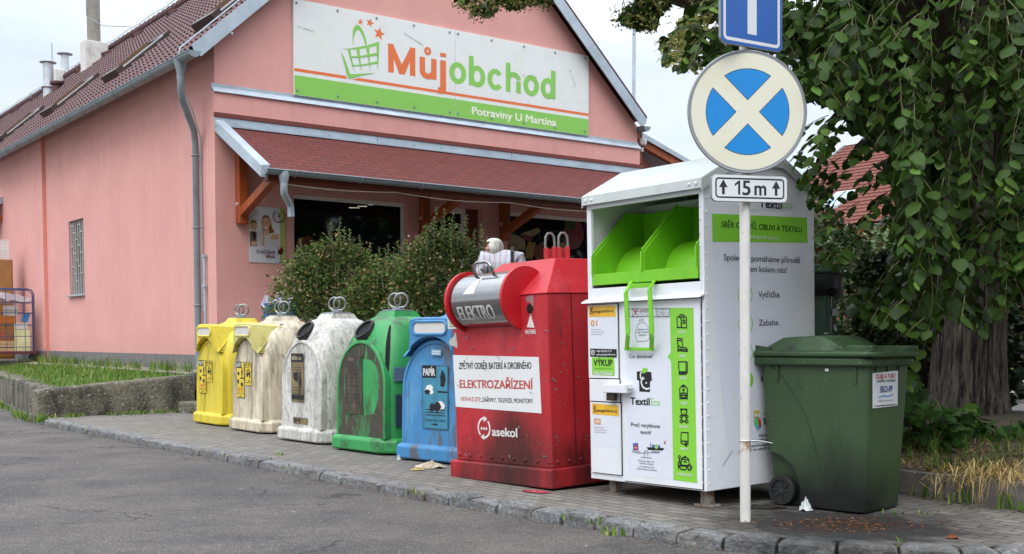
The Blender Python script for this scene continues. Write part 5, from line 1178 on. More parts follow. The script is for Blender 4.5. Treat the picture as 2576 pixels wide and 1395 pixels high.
# shirt-elephant emblem
F.poly(b, p_((988,1202),(1070,1195),(1215,1210),(1225,1350),(1195,1352), k=KA2) + [KB2(835,228), KB2(720,222), KB2(716,102), KB2(694,98)], 0, 2)
F.poly(b, p_((1060,1200),(1080,1155),(1115,1140),(1162,1155),(1150,1200),(1110,1228),(1080,1225)), 1, 3)
LN(KA2, [(1062,1205),(1045,1250),(1050,1300),(1075,1325),(1098,1310),(1085,1295),(1075,1310)], w=.011, mi=3, layer=4); LN(KB2, [(745,80),(742,130),(760,175),(800,196),(832,185)], w=.012, mi=3, layer=4); F.poly(b, [KB2(*q) for q in circ(796, 128, 9, 10, 10)], 3, 5)
# warning strip, bag drawing, scales
LN(KA2, [(868,225),(1500,218),(1500,345),(878,350)], True, .003, 0, 3); LN(KA2, [(1292,222),(1296,347)], False, .003, 0, 4); LN(KA2, [(1385,220),(1388,346)], False, .003, 0, 4); LN(KA2, [(925,226),(1010,345)], False, .003, 0, 5); LN(KA2, [(1010,226),(925,347)], False, .003, 0, 6); LN(KA2, rrect(922, 226, 1010, 348, 2), True, .003, 0, 7)
F.poly(b, p_((945,250),(988,250),(970,285),(978,310),(955,310),(963,285)), 4, 8); TL('POZOR', KA2, 2232, 560, 1068, 272, 1215, 34, 0, 3, .03); LN(KA2, [(1032,270),(1045,240),(1058,270)], True, .004, 4, 3)
for k, (x0_, x1_, y0_) in enumerate(((1030,1200,292), (1302,1378,240), (1394,1490,240))):
    q0, q1 = F.q(*KA2(x0_, y0_)), F.q(*KA2(x1_, y0_)); textlines(b, F, q0[0], q1[0], q0[1], 3 if k == 0 else 6, .011, 2, 3, .003, k)
bag = [(1050,435),(1030,415),(1028,398),(1050,395),(1058,408),(1070,382),(1092,385),(1098,405),(1080,420),(1075,436),(1130,455),(1175,520),(1185,640),(1180,705),(1105,735),(1010,730),(988,737),(985,715),(970,640),(972,560),(1000,480)]
LN(KA2, bag, True, .004, 2, 3)
for st, x, y, x2 in (('Vkládejte věci', 995, 558, 1163), ('čistě a zabalené.', 985, 600, 1180), ('Děkujeme.', 1020, 644, 1142)): TL(st, KA2, 2232, 560, x, y, x2, 24, 2, 4, .01)
LN(KB2, [(640,868),(645,882),(715,886),(722,872)], True, .004, 2, 3); LN(KB2, [(855,870),(862,888),(935,892),(944,878)], True, .004, 2, 3); LN(KB2, [(680,888),(775,892),(940,880)], False, .005, 2, 4); LN(KB2, [(778,938),(778,875),(795,860),(812,875),(814,940)], False, .004, 2, 5); LN(KB2, [(735,935),(858,948)], False, .004, 2, 6)
F.poly(b, [KB2(*q) for q in ((800,828),(992,838),(975,864),(815,858))], 0, 3); F.poly(b, [KB2(*q) for q in ((860,800),(945,805),(950,836),(860,832))], 5, 4); F.poly(b, [KB2(*q) for q in circ(908, 822, 20, 27, 14)], 1, 5); F.poly(b, [KB2(*q) for q in ((985,790),(1006,748),(1004,795))], 4, 4); F.poly(b, [KB2(*q) for q in ((838,790),(846,768),(852,830),(838,828))], 2, 5)
F.poly(b, [KB2(*q) for q in ((650,785),(705,782),(712,860),(652,862))], 5, 3); F.poly(b, [KB2(*q) for q in circ(684, 832, 21, 27, 14)], 4, 4); TL('10%', KB2, 1562, 560, 668, 840, 700, 16, 3, 5, .02); TL('5%', KB2, 1562, 560, 890, 832, 922, 18, 3, 6, .02)
b.build('lettering', [ink2, M_gfoil, gry, whs, mat('signal red print', '#c22331', .4, var=0), mat('blue print', '#3f5f9a', .4, var=.2, vs=40)], md)
b = MB()                                      # parcel-locker stickers
F.poly(b, p_((243,360),(655,352),(672,850),(262,842)), 0, 0); F.poly(b, p_((243,180),(655,172),(660,348),(247,350)), 1, 1)
b2 = MB(); F.poly(b2, [KB2(*q) for q in ((210,470),(495,492),(508,842),(222,800))], 0, 0); F.poly(b2, [KB2(*q) for q in ((203,350),(492,375),(495,495),(208,468))], 1, 1)
F.poly(b, p_((262,845),(675,855),(677,985),(265,968)), 2, 2); F.poly(b, p_((288,978),(635,985),(645,1272),(295,1250)), 3, 1)
LN(KA2, [(272,300),(272,225),(285,212),(300,212),(285,238),(278,262),(298,262),(298,300)], True, .006, 2, 3)
TL('penguinbox.cz', KA2, 2232, 560, 318, 290, 630, 46, 2, 3, .02); TL('01', KA2, 2232, 560, 275, 494, 370, 86, 4, 3, .05)
for i, st in enumerate(('Návod k otevření', 'schránky najdete zde:', 'penguinbox.cz/app')): TL(st, KA2, 2232, 560, 278, 560+i*36, (430, 475, 450)[i], 20, 6, 3)
b, b1 = b2, b; LN(KB2, [(226,440),(226,392),(236,378),(244,380),(236,400),(232,412),(246,414),(246,440)], True, .005, 2, 3)
TL('penguinbox.cz', KB2, 1562, 560, 258, 440, 476, 32, 2, 3, .02); TL('02', KB2, 1562, 560, 228, 575, 302, 60, 4, 3, .05)
for i, st in enumerate(('Návod k otevření', 'schránky najdete zde:', 'penguinbox.cz/app')): TL(st, KB2, 1562, 560, 230, 616+i*25, (338, 368, 352)[i], 14, 6, 3)
b.build('sticker', [M_wfoil, gld, ink2, M_gfoil, orn, whs, gry], tx); b = b1
TL('+420 702 00 13 14', KA2, 2232, 560, 360, 900, 597, 30, 5, 3, .03); TL('www.penguinbox.cz', KA2, 2232, 560, 360, 950, 655, 28, 5, 3, .03); LN(KA2, [(286,875),(328,878),(328,930),(308,942),(286,930)], True, .006, 5, 3); TL('?', KA2, 2232, 560, 298, 922, 316, 34, 5, 3, .03)
TL('VÝKUP', KA2, 2232, 560, 320, 1112, 610, 95, 2, 3, .04); TL('vaše nepotřebné věci za kredity', KA2, 2232, 560, 335, 1160, 605, 16, 2, 3); TL('eko-vyzva.cz', KA2, 2232, 560, 325, 1228, 612, 44, 5, 3, .02); LN(KA2, [(325,1240),(440,1243)], False, .006, 5, 4); LN(KA2, [(470,1243),(612,1248)], False, .006, 5, 4)
b.build('sticker', [M_wfoil, gld, ink2, M_gfoil, orn, whs, gry], tx)
# right-hand side print
b = MB(); F = TS
F.poly(b, [KC(170, 492), KC(905, 495)] + [KD(600, 1190), KD(130, 1180), KC(205, 1380)], 0, 0)
F.poly(b, [KC(*q) for q in ((160, 268), (900, 300), (905, 497), (166, 487))], 1, 1)
F.poly(b, [KC(*q) for q in ((520, 120), (800, 130), (800, 245), (470, 240))], 0, 0)
def TC(st, k, w_, rx, x, y, x2, h, mi, layer=3, bold=.0):
    u, v = k(x, y); a, z = F.q(u, v); h_ = abs(F.q(u, v-h*rx/w_*.644)[1]-z); F.text(b, st, a, z, h_, abs(F.q(k(x2, y)[0], v)[0]-a), mi, layer, bold)
TC('Textil', KC, 1196, 600, 528, 218, 702, 62, 2, 3, .05); TC('Eco', KC, 1196, 600, 708, 224, 785, 58, 1, 3)
TC('SBĚR ODĚVŮ, OBUVI A TEXTILU', KC, 1196, 600, 234, 372, 858, 44, 2, 3, .02); TC('www.textil-eco.cz', KC, 1196, 600, 420, 458, 684, 32, 3, 3, .0)
TC('Společně pomáháme přírodě', KC, 1196, 600, 252, 630, 845, 46, 2, 3, .01); TC('i lidem kolem nás!', KC, 1196, 600, 374, 718, 740, 46, 2, 3, .01)
TC('Vytřiďte.', KC, 1196, 600, 520, 920, 694, 46, 2, 3, .01); TC('Zabalte.', KC, 1196, 600, 525, 1140, 684, 46, 2, 3, .01)
def ringm(k, cx, cy, rx, ry, w=.007, fill=False):
    pts = [F.q(*k(*q)) for q in circ(cx, cy, rx, ry, 28)]
    if fill: F.flat(b, pts, 1, 2)
    else: F.line(b, pts, w, 1, 2, True)
ringm(KC, 418, 902, 56, 78); ringm(KC, 422, 1128, 54, 76); ringm(KC, 425, 1350, 52, 76); ringm(KD, 325, 375, 72, 95, fill=True)
TC('Recyklujte.', KD, 976, 350, 476, 400, 760, 62, 2, 3, .03)
TC('Nadace', KD, 976, 350, 505, 765, 690, 36, 4, 3); TC('SOVA', KD, 976, 350, 505, 858, 700, 66, 2, 3, .04)
for st, x, y, x2 in (('Nadace SOVA a', 458, 995, 720), ('TextilEco a.s. již řadu let', 380, 1055, 800), ('znevýhodněným dětem', 340, 1112, 760), ('pomáhá na cestě za vzděláním', 238, 1165, 760)): TC(st, KD, 976, 350, x, y, x2, 30, 2, 3, .01)
for pts, mi in ((((402,705),(430,712),(455,703),(462,745),(455,790),(400,790),(398,745)), 5), (((400,800),(440,800),(455,870),(430,900),(402,850)), 6), (((440,800),(468,800),(474,850),(455,885)), 7), (((405,850),(455,885),(435,928)), 8), (((474,850),(472,885),(438,912),(455,880)), 9)):
    F.poly(b, [KD(*q) for q in pts], mi, 3+mi)
for cx in (413, 446): F.poly(b, [KD(*q) for q in circ(cx, 758, 13, 22, 10)], 3, 14)
b.build('side_print', [M_wfoil, M_gfoil, ink2, whs, gry, mat('owl yellow', '#c9b52f', .4), mat('owl green', '#5fc46a', .4), mat('owl red', '#cf3327', .4), mat('owl cyan', '#62b6cf', .4), mat('owl violet', '#6a2f86', .4)], tx)
b = MB(); F.line(b, [F.q(*KD(60, 1312)), F.q(*KD(120, 1215)), F.q(*KD(165, 1140))], .005, 0, 6); merge_into(bdy, b, [gry])
# ------------------------------------------------------------------ traffic signs on their post
MPo = Matrix.Translation(G(1875, 1310)) @ Matrix.Rotation(R(-.75), 4, 'Y'); PX, PY = MPo.translation.x, MPo.translation.y
ts = thing('traffic_sign', MPo, 'white painted signpost carrying a blue square sign, round no stopping disc and 15 m plate', 'traffic sign')
M_pole = mat('chipped white pole', '#cfccc5', .55, var=.06, layers=[('#8f6a48', 18, .68, .72, (1,1,.5), .9), ('#9c978d', 26, .6, .68, (1,1,.3), .6), ('#e4e2dc', 5, .5, .7, (1,1,.4), .5)], bump=(.3, 60, .006))
M_back = mat('grey aluminium', '#8e9192', .45, .5, var=.05); s_blue = mat('reflective blue', '#2a5ca6', .35, var=.05, layers=[('#6f8fc2', 60, .70, .73, (1,1,1), .6)]); s_sky = mat('reflective azure', '#1480c6', .35, var=.05, layers=[('#8fbfe6', 60, .72, .74, (1,1,1), .7)]); s_cream = mat('yellowed reflective white', '#d9d5c0', .35, var=.03, vs=2, layers=[('#c9c29c', 2.2, .5, .75, (1,1,1), .5)]); s_white = mat('reflective white', '#d5d6d6', .35, var=.03, layers=[('#9a9a98', 40, .70, .73, (1,1,1), .6)])
b = MB(); b.tube([(0, 0, -.1), (0, 0, .55), (0, 0, 4.2)], .0315, 20); pl = b.build('pole', M_pole, ts)
b = MB(); b.lathe([(.032, .42), (.0325, .43), (.0325, .472), (.032, .485)], 20, cap=False); b.build('rust_band', mat('orange rust', '#8a5c3a', .8, var=.35, vs=12, layers=[('#cfc8bd', 14, .46, .54, (1,1,.6), .95)]), pl)
b = MB(); b.tube([(.034*cos(a)*1.02, .034*sin(a)*1.02, .49) for a in [2*pi*i/14 for i in range(14)]], .003, 5, closed=True); b.tube([(.034, 0, .49), (.1, -.01, .486), (.17, .02, .47)], .003, 5); b.build('wire', M_steel, pl)
def plate(name, cen, yaw, outline, th, mats_):
    """A plate on the post: its frame stands just in front of the pole."""
    M = Matrix.Translation((0, 0, cen)) @ Matrix.Rotation(yaw, 4, 'Z'); b = MB()
    b.prism(outline, lambda x, z, d: (x, d, z), -.062, -.062+th); b.box((-.04, -.05, -.03), (.04, .0, .03)); o = b.build(name, mats_, ts, M=M); return o, M
def marks(M, name, mats_, parent, fn):
    F = Face(MPo @ M, 1, -.062, -1, .0008); b = MB(); fn(F, b); b.build(name, mats_, parent, M=M)
def sgz(u, v): return atY(u, v, PY-.06).z - MPo.translation.z
# round disc
cz1 = (sgz(1879, 129) + sgz(1879, 433))/2; rd_ = (sgz(1879, 129) - sgz(1879, 433))/2
o, M = plate('round_sign', cz1, R(5), circ(.0, 0, rd_, rd_, 64), .018, [M_back, s_cream])
def f_(F, b):
    F.flat(b, circ(0, 0, rd_*.965, rd_*.965, 64), 0, 0); r = rd_*.712; hw = .0495
    for k in range(4):
        a = pi/4 + k*pi/2 + pi/4; d = math.asin(hw/r); a0, a1 = a-pi/4+d, a+pi/4-d
        cpt = (hw*sqrt(2)*cos(a), hw*sqrt(2)*sin(a)); pts = [cpt] + [(r*cos(a0+(a1-a0)*i/20), r*sin(a0+(a1-a0)*i/20)) for i in range(21)]
        F.flat(b, pts, 1, 1); F.line(b, pts, .003, 2, 2, True)
marks(M, 'sign_face', [s_cream, s_sky, ink], o, f_)
b = MB(); b.tube([((rd_+.001)*cos(a), -.055, (rd_+.001)*sin(a)) for a in [2*pi*i/64 for i in range(64)]], .009, 6, closed=True); b.build('rim', M_back, o, M=M)
# square dead-end sign, its top above the picture
zb_ = sgz(1887, 119); hs = .25
o, M = plate('square_sign', zb_+hs, R(33), rrect(-hs, -hs, hs, hs, .035), .018, [M_back])
def f_(F, b):
    F.flat(b, rrect(-hs+.003, -hs+.003, hs-.003, hs-.003, .033), 0, 0); q = rrect(-hs+.03, -hs+.03, hs-.03, hs-.03, .022); F.line(b, q, .019, 1, 1, True)
    F.flat(b, [(-.037, -hs+.075), (.037, -hs+.075), (.037, .06), (-.037, .06)], 1, 1); F.flat(b, [(-.12, .062), (.12, .062), (.12, .14), (-.12, .14)], 2, 1)
marks(M, 'sign_face', [s_blue, s_white, mat('reflective red', '#b81e22', .35)], o, f_)
# 15 m plate
zc = (sgz(1886, 441) + sgz(1886, 508))/2; ph = (sgz(1886, 441) - sgz(1886, 508))/2; pw_ = .25
o, M = plate('distance_plate', zc, R(17), rrect(-pw_, -ph, pw_, ph, .03), .02, [M_back])
def f_(F, b):
    F.flat(b, rrect(-pw_+.002, -ph+.002, pw_-.002, ph-.002, .028), 0, 0); F.line(b, rrect(-pw_+.027, -ph+.024, pw_-.024, ph-.022, .018), .0095, 1, 1, True)
    F.text(b, '5', -.048, -.038, .083, .05, 1, 1, .03); F.flat(b, [(-.078, -.038), (-.064, -.038), (-.064, .045), (-.075, .045), (-.1, .026), (-.1, .011), (-.078, .027)], 1, 1); F.text(b, 'm', .032, -.038, .083, .075, 1, 1, .03)
    for x in (-.175, .175):
        F.flat(b, [(x-.009, -.038), (x+.009, -.038), (x+.009, .008), (x-.009, .008)], 1, 1); F.flat(b, [(x-.028, .004), (x+.028, .004), (x, .05)], 1, 2)
marks(M, 'sign_face', [s_white, ink2], o, f_)

# ------------------------------------------------------------------ wheelie bins
def m_bin(name, hexc, soot):
    t = NT(name); c = t.mix(t.ramp(t.noise(2, 5), .3, .75), lin(hexc), tuple(min(1, x*1.25) for x in lin(hexc)[:3])+(1,))
    c = t.mix(t.ramp(t.noise(7, 6, (1, 1, .25)), .56, .75, 0, .4), c, tuple(x*.4 for x in lin(hexc)[:3])+(1,)); c = t.mix(t.ramp(t.noise(46, 4), .69, .72, 0, .4), c, lin('#9aa78f'))
    if soot:                                   # burnt foot of the bin
        sp = t.n('ShaderNodeSeparateXYZ'); t.l(t.coords(), sp.inputs[0])
        dy = t.math('ABSOLUTE', t.math('SUBTRACT', sp.outputs[1], .2)); e = t.math('ADD', t.math('MULTIPLY', sp.outputs[2], 1.9), t.math('MULTIPLY', dy, .6)); e = t.math('ADD', e, t.math('MULTIPLY', t.math('MAXIMUM', sp.outputs[0], 0.), .8))
        e = t.math('ADD', e, t.math('MULTIPLY', t.noise(5, 6), .55)); c = t.mix(t.ramp(e, .58, 1.3, .98, 0), c, lin('#0b0b0a'))
    t.col(c); t.p.inputs['Roughness'].default_value = .45; t.bump(t.noise(90, 3), .12, .004); return t.m
M_bin, M_bin2 = m_bin('weathered green plastic', '#33482b', True), m_bin('dark green plastic', '#2f4a3a', False)
M_binlid = mat('grimy green plastic', '#314a2a', .5, var=.15, layers=[('#14160f', 5, .52, .68, (1,1,3), .85), ('#6f7f62', 30, .6, .68, (1,1,1), .5), ('#1b1d15', 16, .58, .66, (1,1,1), .7)])
def wbin(M, m, label, w0=.50, w1=.585, d0=.70, d1=.765, H=.985, bag=False, lidup=0., grimy=True):
    t = thing('wheelie_bin', M, label, 'wheelie bin'); b = MB(); rows = []
    def rr(x0, y0, x1, y1, r): return rrect(x0, y0, x1, y1, r, 4)
    for z in (.006, .0, .012, .05, .15, .25, .31, .35, .385, .42, .5, .7, .9, H-.03, H-.0):
        f = z/H; dx = w0+(w1-w0)*f; dy = d0+(d1-d0)*f; ins = .025 if z == .006 else (.012 if z == 0. else 0)
        cut = .03 if z < .2 else max(0, .03*(1-(z-.2)/.3))
        rows.append([(x, y, z) for x, y in rr(-(w1-w0)*.12*f+ins, ins-.012*f, dx-ins, dy-cut-ins, .05)])
    b.grid(rows, closed=True); b.add(rows[0], [tuple(range(len(rows[0])))[::-1]]); b.add(rows[-1], [tuple(range(len(rows[0])))])
    bd_ = b.build('body', m, t, merge=True); cu = MB()
    for xa, xb in ((-.2, .055), (w0-.045, w0+.3)):
        cu.prism(circ(d0-.03, .08, .225, .27, 40), lambda y, z, x: (x, y, z), xa, xb)
    cu = cu.build('cutter', m, t); bo_ = bd_.modifiers.new('arch', 'BOOLEAN'); bo_.object = cu; bo_.operation = 'DIFFERENCE'; bo_.solver = 'EXACT'; bpy.context.view_layer.update()
    nm = bpy.data.meshes.new_from_object(bd_.evaluated_get(bpy.context.evaluated_depsgraph_get())); bd_.modifiers.clear(); bd_.data = nm
    COL.objects.unlink(cu); bpy.data.objects.remove(cu)
    b = MB(); rows = []
    for o_, z in ((.0, H-.055), (.028, H-.05), (.034, H-.04), (.034, H-.012), (.028, H-.0), (.0, H+.004)): rows.append([(x, y, z) for x, y in rr(-.012-o_, -.012-o_, w1+o_, d1+o_+.03, .05+o_)])
    b.grid(rows, closed=True, sm=False); b.add(rows[-1], [tuple(range(len(rows[0])))])
    for y in (.05, d1-.15): b.box((-.02, y, H-.16), (-.006, y+.02, H-.05))
    for x in (.1, .25, .4): b.box((x, -.024, H-.085), (x+.02, -.008, H-.052))
    b.build('rim', m if bag else M_binlid, t)
    if bag:
        b = MB(); rows = []
        for z, o_ in ((H-.12, .012), (H-.06, .05), (H-.0, .045), (H+.05, .04)): rows.append([(x+.008*sin(i*2.1+z*40), y+.008*cos(i*1.7), z+.012*sin(i*1.9)) for i, (x, y) in enumerate(rr(-.01-o_, -.01-o_, w1+o_, d1+o_, .06))])
        b.grid(rows, closed=True); b.build('bin_liner', mat('black bin liner', '#0c0c0d', .3, var=.1), t)
    b = MB(); zL = H + .012 + lidup; rows = []
    for o_, z in ((.03, zL-.008), (.046, zL-.004), (.05, zL+.012), (.046, zL+.026), (.03, zL+.032), (.015, zL+.034)): rows.append([(x, y, z) for x, y in rr(-.012-o_, -.03-o_, w1+o_, d1+o_+.02, .05+o_)])
    b.grid(rows, closed=True); b.add(rows[-1], [tuple(range(len(rows[0])))]); b.add(rows[0], [tuple(range(len(rows[0])))[::-1]])
    rows = []                                  # swept hump of the lid
    ns = 22
    for i in range(ns+1):
        f = i/ns; y = .10 + (d1-.09)*f; h = (.13 if bag else .112)*min(1, (f/.34)**1.3 if f < .34 else 1)*min(1, ((1-f)/.22)**.8)*(1-.25*f); row = []
        for k in range(13):
            g = k/12; x = .0 + (w1+.0)*g; prof = min(1, sin(pi*g)*3.6)**.7; row.append((x, y, zL+.03 + h*prof))
        rows.append(row)
    b.grid(rows)
    for x in (-.02, w1-.13): b.box((x, -.055, zL+.028), (x+.15, .13, zL+.066)); 
    lid = b.build('lid', m if bag else M_binlid, t, bevel=.006)
    b = MB(); b.tube([(-.03, d1+.10, zL+.052), (w1+.03, d1+.10, zL+.052)], .024, 10)
    for x in (-.005, w1*.36, w1*.66, w1+.005): b.bar((x, d1-.08, zL+.03), (x, d1+.10, zL+.052), .03, .045)
    b.build('handle', m, t)
    for x0 in (-.002, w0-.03):
        b = MB(); Mx = Matrix.Translation((x0, d0-.105, .1)) @ Matrix.Rotation(pi/2, 4, 'Y')
        b.lathe([(.07, .0), (.094, .0), (.1, .01), (.1, .04), (.094, .05), (.07, .05)], 28, Mx, cap=False)
        wl = b.build('wheel', M_rubber, t); b = MB(); b.lathe([(0, .005), (.022, .004), (.022, .014), (.07, .014), (.071, .004)], 24, Mx, cap=False)
        for k in range(8): b.bar(Mx @ V((.02*cos(k*pi/4), .02*sin(k*pi/4), .010)), Mx @ V((.068*cos(k*pi/4), .068*sin(k*pi/4), .010)), .012, .008, up=(1, 0, 0))
        b.build('hub', mat('grey black hub', '#2a2a2b', .5), wl)
    return t, bd_, lid, zL
MG = frame(G(2171, 1295), R(45)); gb, gbody, glid, gz = wbin(MG, M_bin, 'large green wheelie bin with a scorched foot and kitchen oil sticker')
b = MB(); pts = []
for (x, y) in ((485,190),(560,260),(640,370),(710,500),(760,640),(795,800),(812,960)):
    p = inplane(MG, 0, -.006, *K(2700, 1300, 3650, 1530)(x, y)); pts.append((-.002-.010*p.z/.985, p.y, p.z))
b.tube(spline(pts, 5), .0035, 5); b.build('moulded_line', mat('dark green line', '#1e3a20', .6), gb)
KG = K(2700, 1300, 3650, 1530); GFc = Face(MG, 1, -.011, -1, .003); b = MB()
GFc.poly(b, [KG(*q) for q in ((1138,255),(1298,237),(1296,458),(1138,476))], 0, 0)
def TG(st, x, y, x2, h, mi, bold=0., layer=2):
    a, z = GFc.q(*KG(x, y)); a2 = GFc.q(*KG(x2, y))[0]; h_ = abs(GFc.q(*KG(x, y-h))[1]-z); GFc.text(b, st, a, z-.0, h_, a2-a, mi, layer, bold)
TG('OLEJE A TUKY', 1157, 290, 1282, 28, 1, .03); TG('použité z kuchyní', 1167, 312, 1280, 18, 2, .02); TG('EKO-PF', 1186, 376, 1262, 38, 3, .05); TG('Biologická likvidace odpadů', 1174, 436, 1270, 14, 4); TG('www.projektpromestaaobce.cz', 1150, 466, 1288, 12, 2, .02)
q = [GFc.q(*KG(*p)) for p in ((1176,408),(1205,396),(1235,402),(1268,386))]; GFc.line(b, q, .008, 5, 2)
b.build('sticker', [mat('white bin sticker', '#cfd0d2', .4, var=.03), mat('red print', '#b3322f', .4), ink2, mat('navy print', '#2b3c86', .4), gry, mat('sky print', '#3f7fc0', .4)], gb)
b = MB(); GS = Face(MG, 0, -.012, -1, .002); GS.poly(b, [KG(*q) for q in ((843,224),(866,226),(865,243),(842,241))], 0, 0); b.build('label_strip', whs, gb)
b = MB(); b.box((.2, .30, gz+.112), (.44, .62, gz+.116)); b.tube([(.3, .4, gz+.114), (.3, .4, gz+.145), (.3, .47, gz+.145), (.3, .47, gz+.114)], .006, 6); b.build('hatch', mat('black lid hatch', '#1c211d', .5, layers=[('#8c8f86', 30, .58, .66, (1,1,1), .8)]), glid)
MG2 = frame((2.50, 9.05, TZ), R(70)); db, dbody, dlid, dz_ = wbin(MG2, M_bin2, 'dark green wheelie bin with a domed lid over a black liner, behind the clothing bank', bag=True, lidup=.05); M_bin2.node_tree.nodes['Principled BSDF'].inputs['Roughness'].default_value = .22
F2 = Face(MG2, 1, -.011, -1, .003); b = MB(); K5 = K(3100, 1000, 3600, 1744)
for k, pts in enumerate((((545,608),(568,640),(540,640)), ((522,715),(595,720),(602,810),(520,818)), ((540,930),(560,935),(595,1010),(560,1030),(535,985)))): F2.poly(b, [K5(*q) for q in pts], 0, k)
b.build('label_scrap', mat('torn pale label', '#aab0ae', .6, var=.2, layers=[('#4a5650', 50, .5, .6, (1,1,1), .8)]), db)
# ------------------------------------------------------------------ foliage kit
def rot_to(d, roll=0.):
    d = V(d).normalized(); q = d.to_track_quat('Y', 'Z'); return q.to_matrix() @ Matrix.Rotation(roll, 3, 'Y')
LEAF = [(0, 0, 0), (.30, -.02, -.03), (.47, .22, -.07), (.44, .52, -.08), (.22, .86, -.07), (0, 1.06, -.10), (0, .3, .0), (0, .7, -.02)]
LEAF_L = [(-x, y, z) for x, y, z in LEAF]
def lime_leaf(mb, p, d, size, roll, mi=0, cup=1.):
    """A heart-shaped leaf folded along its midrib, tip along d."""
    Mx = rot_to(d, roll); o = len(mb.v); p = V(p)
    pts = [(0,0,0), (0,.35,0), (0,.72,-.03*cup), (0,1.06,-.11*cup)] + [(x, y, z*cup) for x, y, z in ((.28,-.05,-.04), (.47,.2,-.1), (.45,.5,-.11), (.24,.84,-.1))] + [(-x, y, z*cup) for x, y, z in ((.28,-.05,-.04), (.47,.2,-.1), (.45,.5,-.11), (.24,.84,-.1))]
    mb.v += [tuple(p + Mx @ (V(q)*size)) for q in pts]
    for f in ((0,4,5,1), (1,5,6,2), (2,6,7,3), (0,1,9,8), (1,2,10,9), (2,3,11,10)):
        mb.f.append([o+i for i in f]); mb.m.append(mi); mb.s.append(True)
def chip(mb, p, d, size, roll, mi=0, wd=.5):
    """A small pointed leaf of two triangles."""
    Mx = rot_to(d, roll); o = len(mb.v); p = V(p)
    mb.v += [tuple(p + Mx @ (V(q)*size)) for q in ((0,0,0), (wd,.45,-.06), (0,1,-.1), (-wd,.45,-.06))]
    mb.f.append([o, o+1, o+2]); mb.f.append([o, o+2, o+3]); mb.m += [mi, mi]; mb.s += [True, True]
def inpoly(u, v, P):
    c = False; n = len(P)
    for i in range(n):
        (x0, y0), (x1, y1) = P[i], P[i-1]
        if (y0 > v) != (y1 > v) and u < (x1-x0)*(v-y0)/(y1-y0)+x0: c = not c
    return c
M_leaf = leafmat('lime leaf', [(0, '#1c2b0a'), (.35, '#263a0f'), (.7, '#334c15'), (1, '#415b1e')], .5, .2)
M_leafy = leafmat('young lime leaf', [(0, '#446524'), (.5, '#587c2f'), (1, '#769142')], .5, .3)
M_bract = leafmat('lime blossom', [(0, '#6d6a35'), (.5, '#8d8a4c'), (1, '#a9a361')], .6, .3)
M_twig = mat('olive twig', '#5b5a33', .7, var=.2); M_branch = mat('grey brown branch', '#4a4136', .85, var=.25, bump=(.6, 30, .01))
def m_bark():
    t = NT('ridged lime bark'); n1 = t.noise(22, 7, (1, 1, .07), rough=.7); n2 = t.noise(60, 5, (1, 1, .2))
    c = t.mix(t.ramp(n1, .42, .6), lin('#1d1814'), lin('#85786b')); c = t.mix(t.ramp(n2, .55, .8, 0, .6), c, lin('#8f8379'))
    t.col(c); t.p.inputs['Roughness'].default_value = .95; t.bump(n1, 1, .06); t.bump(n2, .7, .02); return t.m
M_bark = m_bark()
# ------------------------------------------------------------------ the lime tree
TX_, TY_ = 4.70, 11.8
lt_ = thing('lime_tree', (TX_, TY_, .2), 'old lime tree with drooping broad leaved branches over a ridged dark trunk', 'tree')
b = MB(); rows = []; nk = 150
for i in range(40):
    z = -.2 + i*.19; f = z/7.; r = .345*(1-.28*f) + .14*math.exp(-max(0, z+.05)*3.2); row = []
    for k in range(nk):
        a = 2*pi*k/nk; rg = .05*abs(mnoise.noise((cos(a)*9, sin(a)*9, z*.5))) + .018*mnoise.noise((cos(a)*24, sin(a)*24, z*1.5)) + .05*mnoise.noise((cos(a)*1.6, sin(a)*1.6, z*.7)) + .04*math.exp(-max(0, z)*3)*sin(a*5+1)
        row.append((cos(a)*(r+rg) + .02*z, sin(a)*(r+rg), z))
    rows.append(row)
b.grid(rows, closed=True); b.build('trunk', M_bark, lt_)
RT = random.Random(21)
tips = []
for k, (p1, p2, p3, r) in enumerate([((1.9,2.9,-3.2),(3.1,3.6,-4.8),(4,3.2,-6),.13)]+[]): pass
limbs = [[(0,0,2.8),(-.9,-1.0,3.7),(-2.1,-2.6,4.0),(-3.0,-3.9,3.6)], [(0,0,3.0),(.6,-1.6,4.0),(.3,-3.6,4.2),(0,-5,3.7)], [(0,0,2.6),(-1.1,-.3,3.4),(-2.6,-.9,3.9),(-4.0,-1.4,4.2),(-6.2,-1.9,4.7)], [(0,0,3.2),(1.4,-1.2,4.1),(2.6,-3.0,4.0)], [(0,0,3.6),(-.5,.9,5.2),(-1.4,2,6.4)], [(0,0,3.4),(1.5,.8,4.8),(3,1,5.6)], [(0,0,4.2),(.2,-.4,6),(.1,-.6,8)], [(0,0,3.0),(-1.6,-1.8,4.6),(-3.6,-2.6,4.9),(-5.2,-2.4,4.6)]]
for L in limbs:
    b = MB(); P_ = spline(L, 6); n = len(P_); b.tube(P_, [.15*(1-i/n)+.025 for i in range(n)], 8); b.build('limb', M_branch, lt_)
O = V((TX_, TY_, .2))
crown, young, flow, tw = MB(), MB(), MB(), MB()
DENSE = [(2085,-60),(2060,60),(2015,170),(2020,250),(2105,275),(2140,310),(2190,350),(2240,380),(2250,560),(2235,690),(2165,720),(2120,770),(2150,800),(2250,830),(2330,870),(2400,800),(2480,850),(2540,760),(2640,740),(2640,-60)]
LEFT = [(1655,112),(1690,70),(1735,20),(1760,-40),(2110,-40),(2110,160),(2040,210),(1990,240),(1770,170),(1740,185),(1695,180),(1660,150)]
SPARSE = [(1985,270),(2140,280),(2200,360),(2260,400),(2250,640),(2125,650),(2120,720),(2060,660),(2045,640),(2055,560),(2010,470),(1975,440)]
